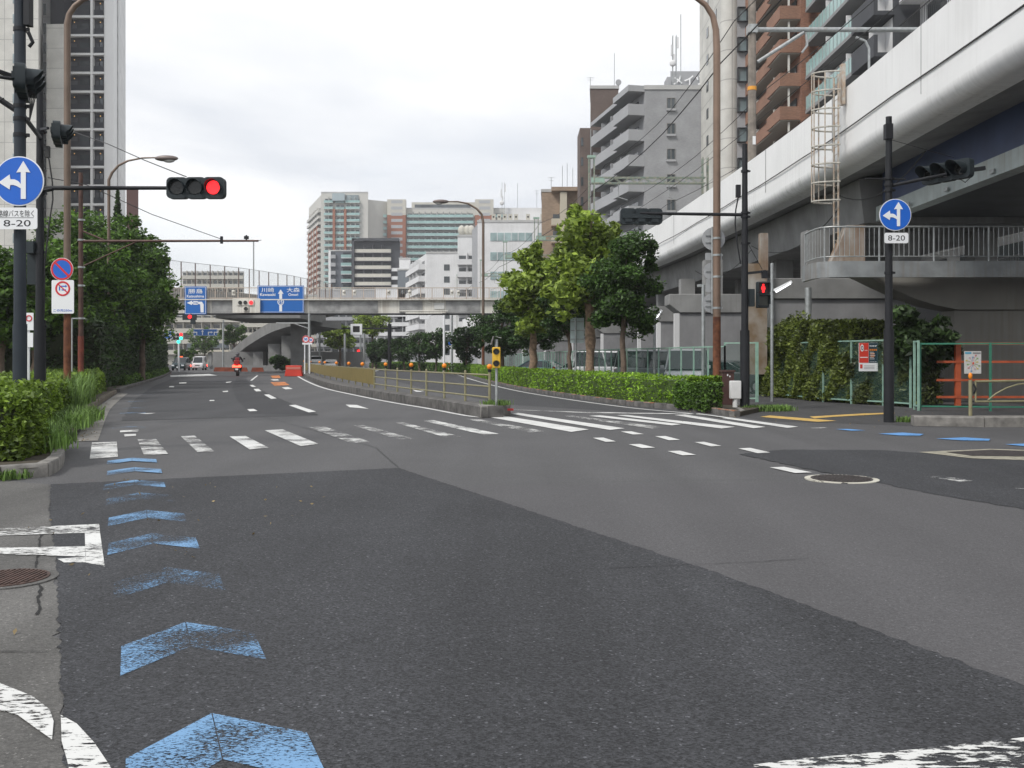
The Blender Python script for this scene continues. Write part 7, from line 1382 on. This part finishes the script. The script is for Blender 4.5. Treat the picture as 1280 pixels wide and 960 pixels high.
# tall shrub belt along the left pavement
def hedge_pts(path, w_, z0, z1, n, rough=.12, side=1, top=None, seed=0, face=.42):
    g = np.random.default_rng(seed); seg = [(a, b) for a, b in zip(path, path[1:])]; Ls = np.array([(b-a).length for a, b in seg]); cum = Ls/Ls.sum(); out = []
    cnt = g.multinomial(n, cum); tot = 0; s0 = 0
    for (a, b), k in zip(seg, cnt):
        d = (b-a).normalized(); r_ = Vector((d.y, -d.x, 0))*side
        for _ in range(k):
            s = g.uniform(); p = a.lerp(b, s); f = g.uniform(); sd = s0+s*(b-a).length
            zt = z1+(.10*math.sin(sd*1.3+seed)+.06*math.sin(sd*3.1+seed*2))*rough*6
            if f < face: o = abs(g.normal(0, rough*.5)); z = g.uniform(z0, zt)
            elif f < .88: o = g.uniform(0, w_); z = zt-abs(g.normal(0, rough*.5))
            else: o = g.uniform(0, w_); z = g.uniform(z0, zt)
            if z > zt-.12 and o < .1: o += .06
            bul = rough*.45*(math.sin(sd*2.1+z*2.3+seed)+math.sin(sd*4.7-z*3.9))
            out.append((p.x+r_.x*(o-bul), p.y+r_.y*(o-bul), z+g.normal(0, rough*.25)))
        s0 += (b-a).length
    return np.array(out)
def core(path, w_, z0, z1, side, m_, root, inset=.14):
    mb = MB(); sweep(mb, [(side*inset, z0), (side*inset, z1-inset), (side*(w_-inset), z1-inset), (side*(w_-inset), z0)], path, True); mb.build('inner_core', m_, root)  # solid filler behind the leaves, one colour darker than they are
Twig = mat('hedge_core', (.028, .035, .014), .9, var=.3, vscale=8)
HedgeCoreB = mat('hedge_core_box', (.05, .085, .015), .9, var=.3, vscale=8)
def shrub(name, label, path, w_, z0, z1, n, leafm, leaf, side, rough=.12, seed=0, group='hedges', corem=None, cat='hedge', stemcap=True, face=.42):
    path = [Vector((p[0], p[1], 0)) for p in path]; t = thing(name, label, cat, tuple(path[0]), group); core(path, w_, z0, z1, side, corem or Twig, t); p = hedge_pts(path, w_, z0, z1, n, rough, side, seed=seed, face=face)
    # close the ends with leaves
    for e, q in ((path[0], path[1]), (path[-1], path[-2])):
        d = (q-e).normalized(); dd = (path[1]-path[0]) if e is path[0] else (path[-1]-path[-2]); dd = dd.normalized(); r_ = Vector((dd.y, -dd.x, 0))*side; k = int(n*.05)+60; g = np.random.default_rng(seed+5)
        ex = [(e.x+r_.x*o-d.x*(g.normal(0, rough*.3)), e.y+r_.y*o-d.y*(g.normal(0, rough*.3)), z) for o, z in zip(g.uniform(0, w_, k), g.uniform(z0, z1, k))]; p = np.concatenate([p, np.array(ex)])
    leaf_mesh('foliage', p, leaf, leafm, t); return t
offk = lambda pts, o: [Vector((p.x+o[0], p.y+o[1], 0)) for p in pts]
# clipped box hedge on the right
HR = []
n = len(KR)
for i, p in enumerate(KR):
    d = (KR[min(i+1, n-1)]-KR[max(i-1, 0)]).normalized(); r_ = Vector((d.y, -d.x, 0)); HR.append(p+r_*.32)
HR = [p for p in HR if p.y > 28.4]
shrub('clipped_hedge', 'long bright green clipped box hedge along the right kerb', HR, 1.35, .12, .98, 62000, Lf_box, .062, 1, .07, 2, corem=HedgeCoreB)
shrub('hedge_shrub', 'darker low shrub at the near end of the clipped hedge beside the cabinet', [(5.32, 26.4, 0), (4.85, 28.6, 0)], .5, .1, .82, 5000, Lf_ever, .07, 1, .1, 3)
# leafy hedge behind the weathered fence
shrub('leafy_hedge', 'tall untrimmed brownish green hedge behind the weathered fence', [(XA(945,39.05), 39.05), (XA(974,37.28), 37.28), (XA(1000,35.38), 35.38), (XA(1029,33.5), 33.5), (XA(1062,32.28), 32.28)], 1.7, .1, 2.8, 44000, Lf_photinia, .105, -1, .17, 4, face=.62)
p_ = P(1008, 402, 36.6); t = thing('shrub_top', 'leafy lump of overgrown shrub rising above the fence hedge', 'shrub', (p_.x, 36.6, .1)); pts, _ = crown_pts((p_.x-.3, 36.8, 2.35), (1.5, .9, .95), 4200, 26, .4, .3, -1, 4); leaf_mesh('foliage', pts, .11, Lf_photinia, t); MB().tube([(p_.x, 36.9, .1), (p_.x, 36.9, 2.2)], .05, 6).build('stem', Bark, t)
shrub('leafy_hedge', 'lower hedge pressed against the fence below the red poster', [(XA(1062,32.3), 32.3), (XA(1104,31.08), 31.08), (XA(1140,29.68), 29.68)], 1.1, .1, 1.95, 15000, mat('leaf_ivy', (.045, .075, .022), .5, leaf=.5, c2=(.10, .12, .04), vscale=1.0), .10, -1, .2, 6, face=.55)
t = thing('broadleaf_shrub', 'dark broad-leaved shrub overhanging the fence right of the black pole', 'shrub', (XA(1150,30.2), 30.2, .1)); pts, cs = crown_pts((XA(1146,30), 29.9, 1.95), (1.2, .9, 1.25), 5600, 30, .3, .3, -.95, 77); p2, _ = crown_pts((XA(1178,29.2), 29.2, 1.9), (.7, .5, .55), 500, 9, .35, .3, -1, 78); leaf_mesh('foliage', np.concatenate([pts, p2]), .15, Lf_shrub, t, aspect=2.0); MB().tube([(XA(1150,30.2), 30.2, .1), (XA(1150,30.2), 30.2, 2)], .05, 6).tube([(XA(1150,30.2), 30.2, 1.2), (XA(1180,29.3), 29.3, 2.1)], .03, 5).build('stem', Bark, t)
# left near hedge, corner
KAp = [G(-200, 600), G(0, 597), G(52, 593), G(66, 587)]
shrub('corner_hedge', 'bright unruly hedge on the near left kerb corner', [(-12.5, 12.75), (-8, 12.68), (-6.9, 12.72), (-6.55, 12.9), (-6.65, 13.4), (-7.0, 14.2), (-7.45, 15.2)], 1.1, .15, .97, 44000, Lf_hedge, .058, -1, .17, 11)
shrub('corner_hedge', 'second row of hedge just behind the near left corner hedge', [(-13, 14.1), (-8.3, 14.15)], 1.6, .15, 1.0, 14000, Lf_hedge, .065, -1, .17, 21)
shrub('corner_hedge', 'low creeping bush spilling over the near left kerb', [(-12.0, 12.35), (-7.2, 12.25)], .6, .12, .5, 5000, Lf_ever, .07, -1, .2, 12)
HB = [p+Vector((-.55, .1, 0)) for p in KB0]
shrub('kerb_hedge', 'mid-height hedge running along the mossy left kerb', HB[1:-1], 2.6, .15, .93, 46000, Lf_hedge, .075, -1, .16, 13)
shrub('kerb_hedge', 'hedge strip behind the thick slate pole at the far left', [(-15.5, 17.6), (-10.4, 18.2)], 1.6, .15, 1.15, 9000, Lf_hedge, .085, -1, .2, 14)
HC = [p+Vector((-1.0, .5, 0)) for p in KC[:-4]]
shrub('tall_shrub_belt', 'tall dark shrub belt beneath the left trees', HC, 3.0, .12, 3.3, 42000, Lf_shrub, .14, -1, .5, 15)
shrub('tall_shrub_belt', 'dark shrub mass behind the mid-height left hedge', [(-30, 30), (-24, 36), (-19.6, 43.5)], 3.0, .12, 3.2, 26000, Lf_shrub, .12, -1, .5, 16)
shrub('low_ground_shrub', 'low scrubby growth on the left kerb below the overhanging tree', [p+Vector((-.35, .1, 0)) for p in KC[4:-6]], .9, .1, .5, 7000, Lf_ever, .10, -1, .2, 17)
shrub('clipped_hedge', 'far strip of clipped hedge below the far row of trees', [(XA(590,84), 84), (XA(540,112), 112), (XA(500,130), 130), (XA(462,150), 150)], 1.2, .1, .95, 8000, Lf_ever, .16, 1, .12, 18)
# grass
def grass(name, label, area, n, h, seed, kind='stuff'):
    g = np.random.default_rng(seed); cx, cy = area[:, 0], area[:, 1]; idx = g.integers(0, len(area), n); base = area[idx]+g.normal(0, .10, (n, 3))*np.array([1, 1, 0]); hh = h*g.uniform(.4, 1.15, n); a = g.uniform(0, 2*PI, n); lean = g.uniform(.1, .75, n)*hh
    w_ = .008+.006*g.uniform(size=n); dx, dy = np.cos(a), np.sin(a); px, py = -dy*w_, dx*w_
    v0 = base+np.stack([px, py, 0*a], 1); v1 = base-np.stack([px, py, 0*a], 1); mid = base+np.stack([dx*lean*.35, dy*lean*.35, hh*.65], 1); v2 = mid-np.stack([px, py, 0*a], 1)*.8; v3 = mid+np.stack([px, py, 0*a], 1)*.8; tip = base+np.stack([dx*lean, dy*lean, hh*(1-.25*lean/hh)], 1)
    co = np.stack([v0, v1, v2, v3, tip], 1).reshape(-1, 3); me = bpy.data.meshes.new(name); fs = []
    for i in range(n): b = i*5; fs.append((b, b+1, b+2, b+3)); fs.append((b+3, b+2, b+4))
    me.from_pydata(co.tolist(), [], fs); me.materials.append(Grass); o = bpy.data.objects.new(name, me); COL.objects.link(o); o['kind'] = kind; o['label'] = label; o['category'] = 'grass'
def area_poly(pts, n, seed=0, z=.14):
    g = np.random.default_rng(seed); out = []; P_ = [(p[0], p[1]) for p in pts]; xs = [p[0] for p in P_]; ys = [p[1] for p in P_]
    while len(out) < n:
        x, y = g.uniform(min(xs), max(xs)), g.uniform(min(ys), max(ys)); ins = False; j = len(P_)-1
        for i in range(len(P_)):
            if (P_[i][1] > y) != (P_[j][1] > y) and x < (P_[j][0]-P_[i][0])*(y-P_[i][1])/(P_[j][1]-P_[i][1])+P_[i][0]: ins = not ins
            j = i
        if ins: out.append((x, y, z))
    return np.array(out)
grass('tall_grass', 'tall arching grass clumps between the left hedges and kerb', area_poly([(-6.55, 13.6), (-6.9, 14.6), (-7.4, 16.0), (-8.4, 16.2), (-7.2, 14.6)], 120, 1), 1600, .36, 1)
grass('tall_grass', 'tall arching grass clumps on the mossy kerb corner', area_poly([(-8.6, 17.9), (-8.3, 18.3), (-9.6, 22.5), (-11.6, 22.5), (-11.2, 17.9)], 260, 2), 4800, .34, 2)
grass('tall_grass', 'thin grass sticking out of the mid-height left hedge', area_poly([(-11.5, 23), (-10.5, 23), (-13.5, 31), (-16.5, 31)], 120, 3), 1800, 1.08, 3)
grass('weeds', 'weeds at the foot of the near left kerb', area_poly([(-6.9, 11.75), (-6.2, 11.95), (-6.15, 12.05), (-6.9, 11.9)], 40, 4, .01), 700, .14, 4)
grass('weeds', 'tuft of weeds beside the white box on the right pavement', area_poly([(6.75, 27.3), (8.1, 27.6), (8.1, 28.0), (6.75, 27.9)], 60, 5, .01), 1200, .2, 5)
grass('weeds', 'weeds on the median nose and right kerb', np.concatenate([area_poly([(-.7, 25.1), (-.3, 24.9), (-.1, 25.4), (-.6, 25.6)], 14, 6, .3), area_poly([(11.5, 21.1), (11.8, 21.0), (11.8, 21.15), (11.5, 21.2)], 10, 7, .0), area_poly([(9.2, 22.9), (9.9, 22.8), (9.9, 23.0), (9.2, 23.1)], 12, 8, .0)]), 900, .16, 6)
# the air: pale haze round the whole place
hz = MB().box((0, 250, 49), (1400, 1100, 102)).build('haze', mat('haze_shell', (1, 1, 1))); hz['kind'] = 'stuff'
hm = bpy.data.materials.new('haze'); hm.use_nodes = True; ht = hm.node_tree; ht.nodes.clear(); ho = N(ht, 'ShaderNodeOutputMaterial'); hv = N(ht, 'ShaderNodeVolumePrincipled'); hv.inputs['Density'].default_value = .00035; hv.inputs['Color'].default_value = (.95, .96, 1, 1); hv.inputs['Anisotropy'].default_value = .2
ht.links.new(hv.outputs[0], ho.inputs['Volume']); hz.data.materials[0] = hm
# loose leaves and grit on the asphalt near the kerbs
g = np.random.default_rng(5); pts = np.concatenate([np.array([KB0[i % len(KB0)]+Vector((g.uniform(.03, .35), 0, .02)) for i in g.integers(0, len(KB0), 160)])+g.normal(0, .12, (160, 3))*np.array([.5, 1, 0]), np.array([[*(KR[i]+Vector((g.normal(-.15, .1), 0, 0))).xy, .02] for i in g.integers(0, 30, 90)])+g.normal(0, .15, (90, 3))*np.array([.2, 1, 0]), np.stack([g.uniform(-6.2, -2, 90), g.uniform(4, 12, 90), np.full(90, .02)], 1), np.stack([g.uniform(4, 14, 60), g.uniform(21, 27, 60), np.full(60, .02)], 1)])
o = leaf_mesh('fallen_leaves', pts, .022, mat('dry_leaf', (.25, .19, .10), .8, leaf=.4), None); o['kind'] = 'stuff'; o['label'] = 'small dry leaves scattered on the asphalt'; o['category'] = 'leaves'
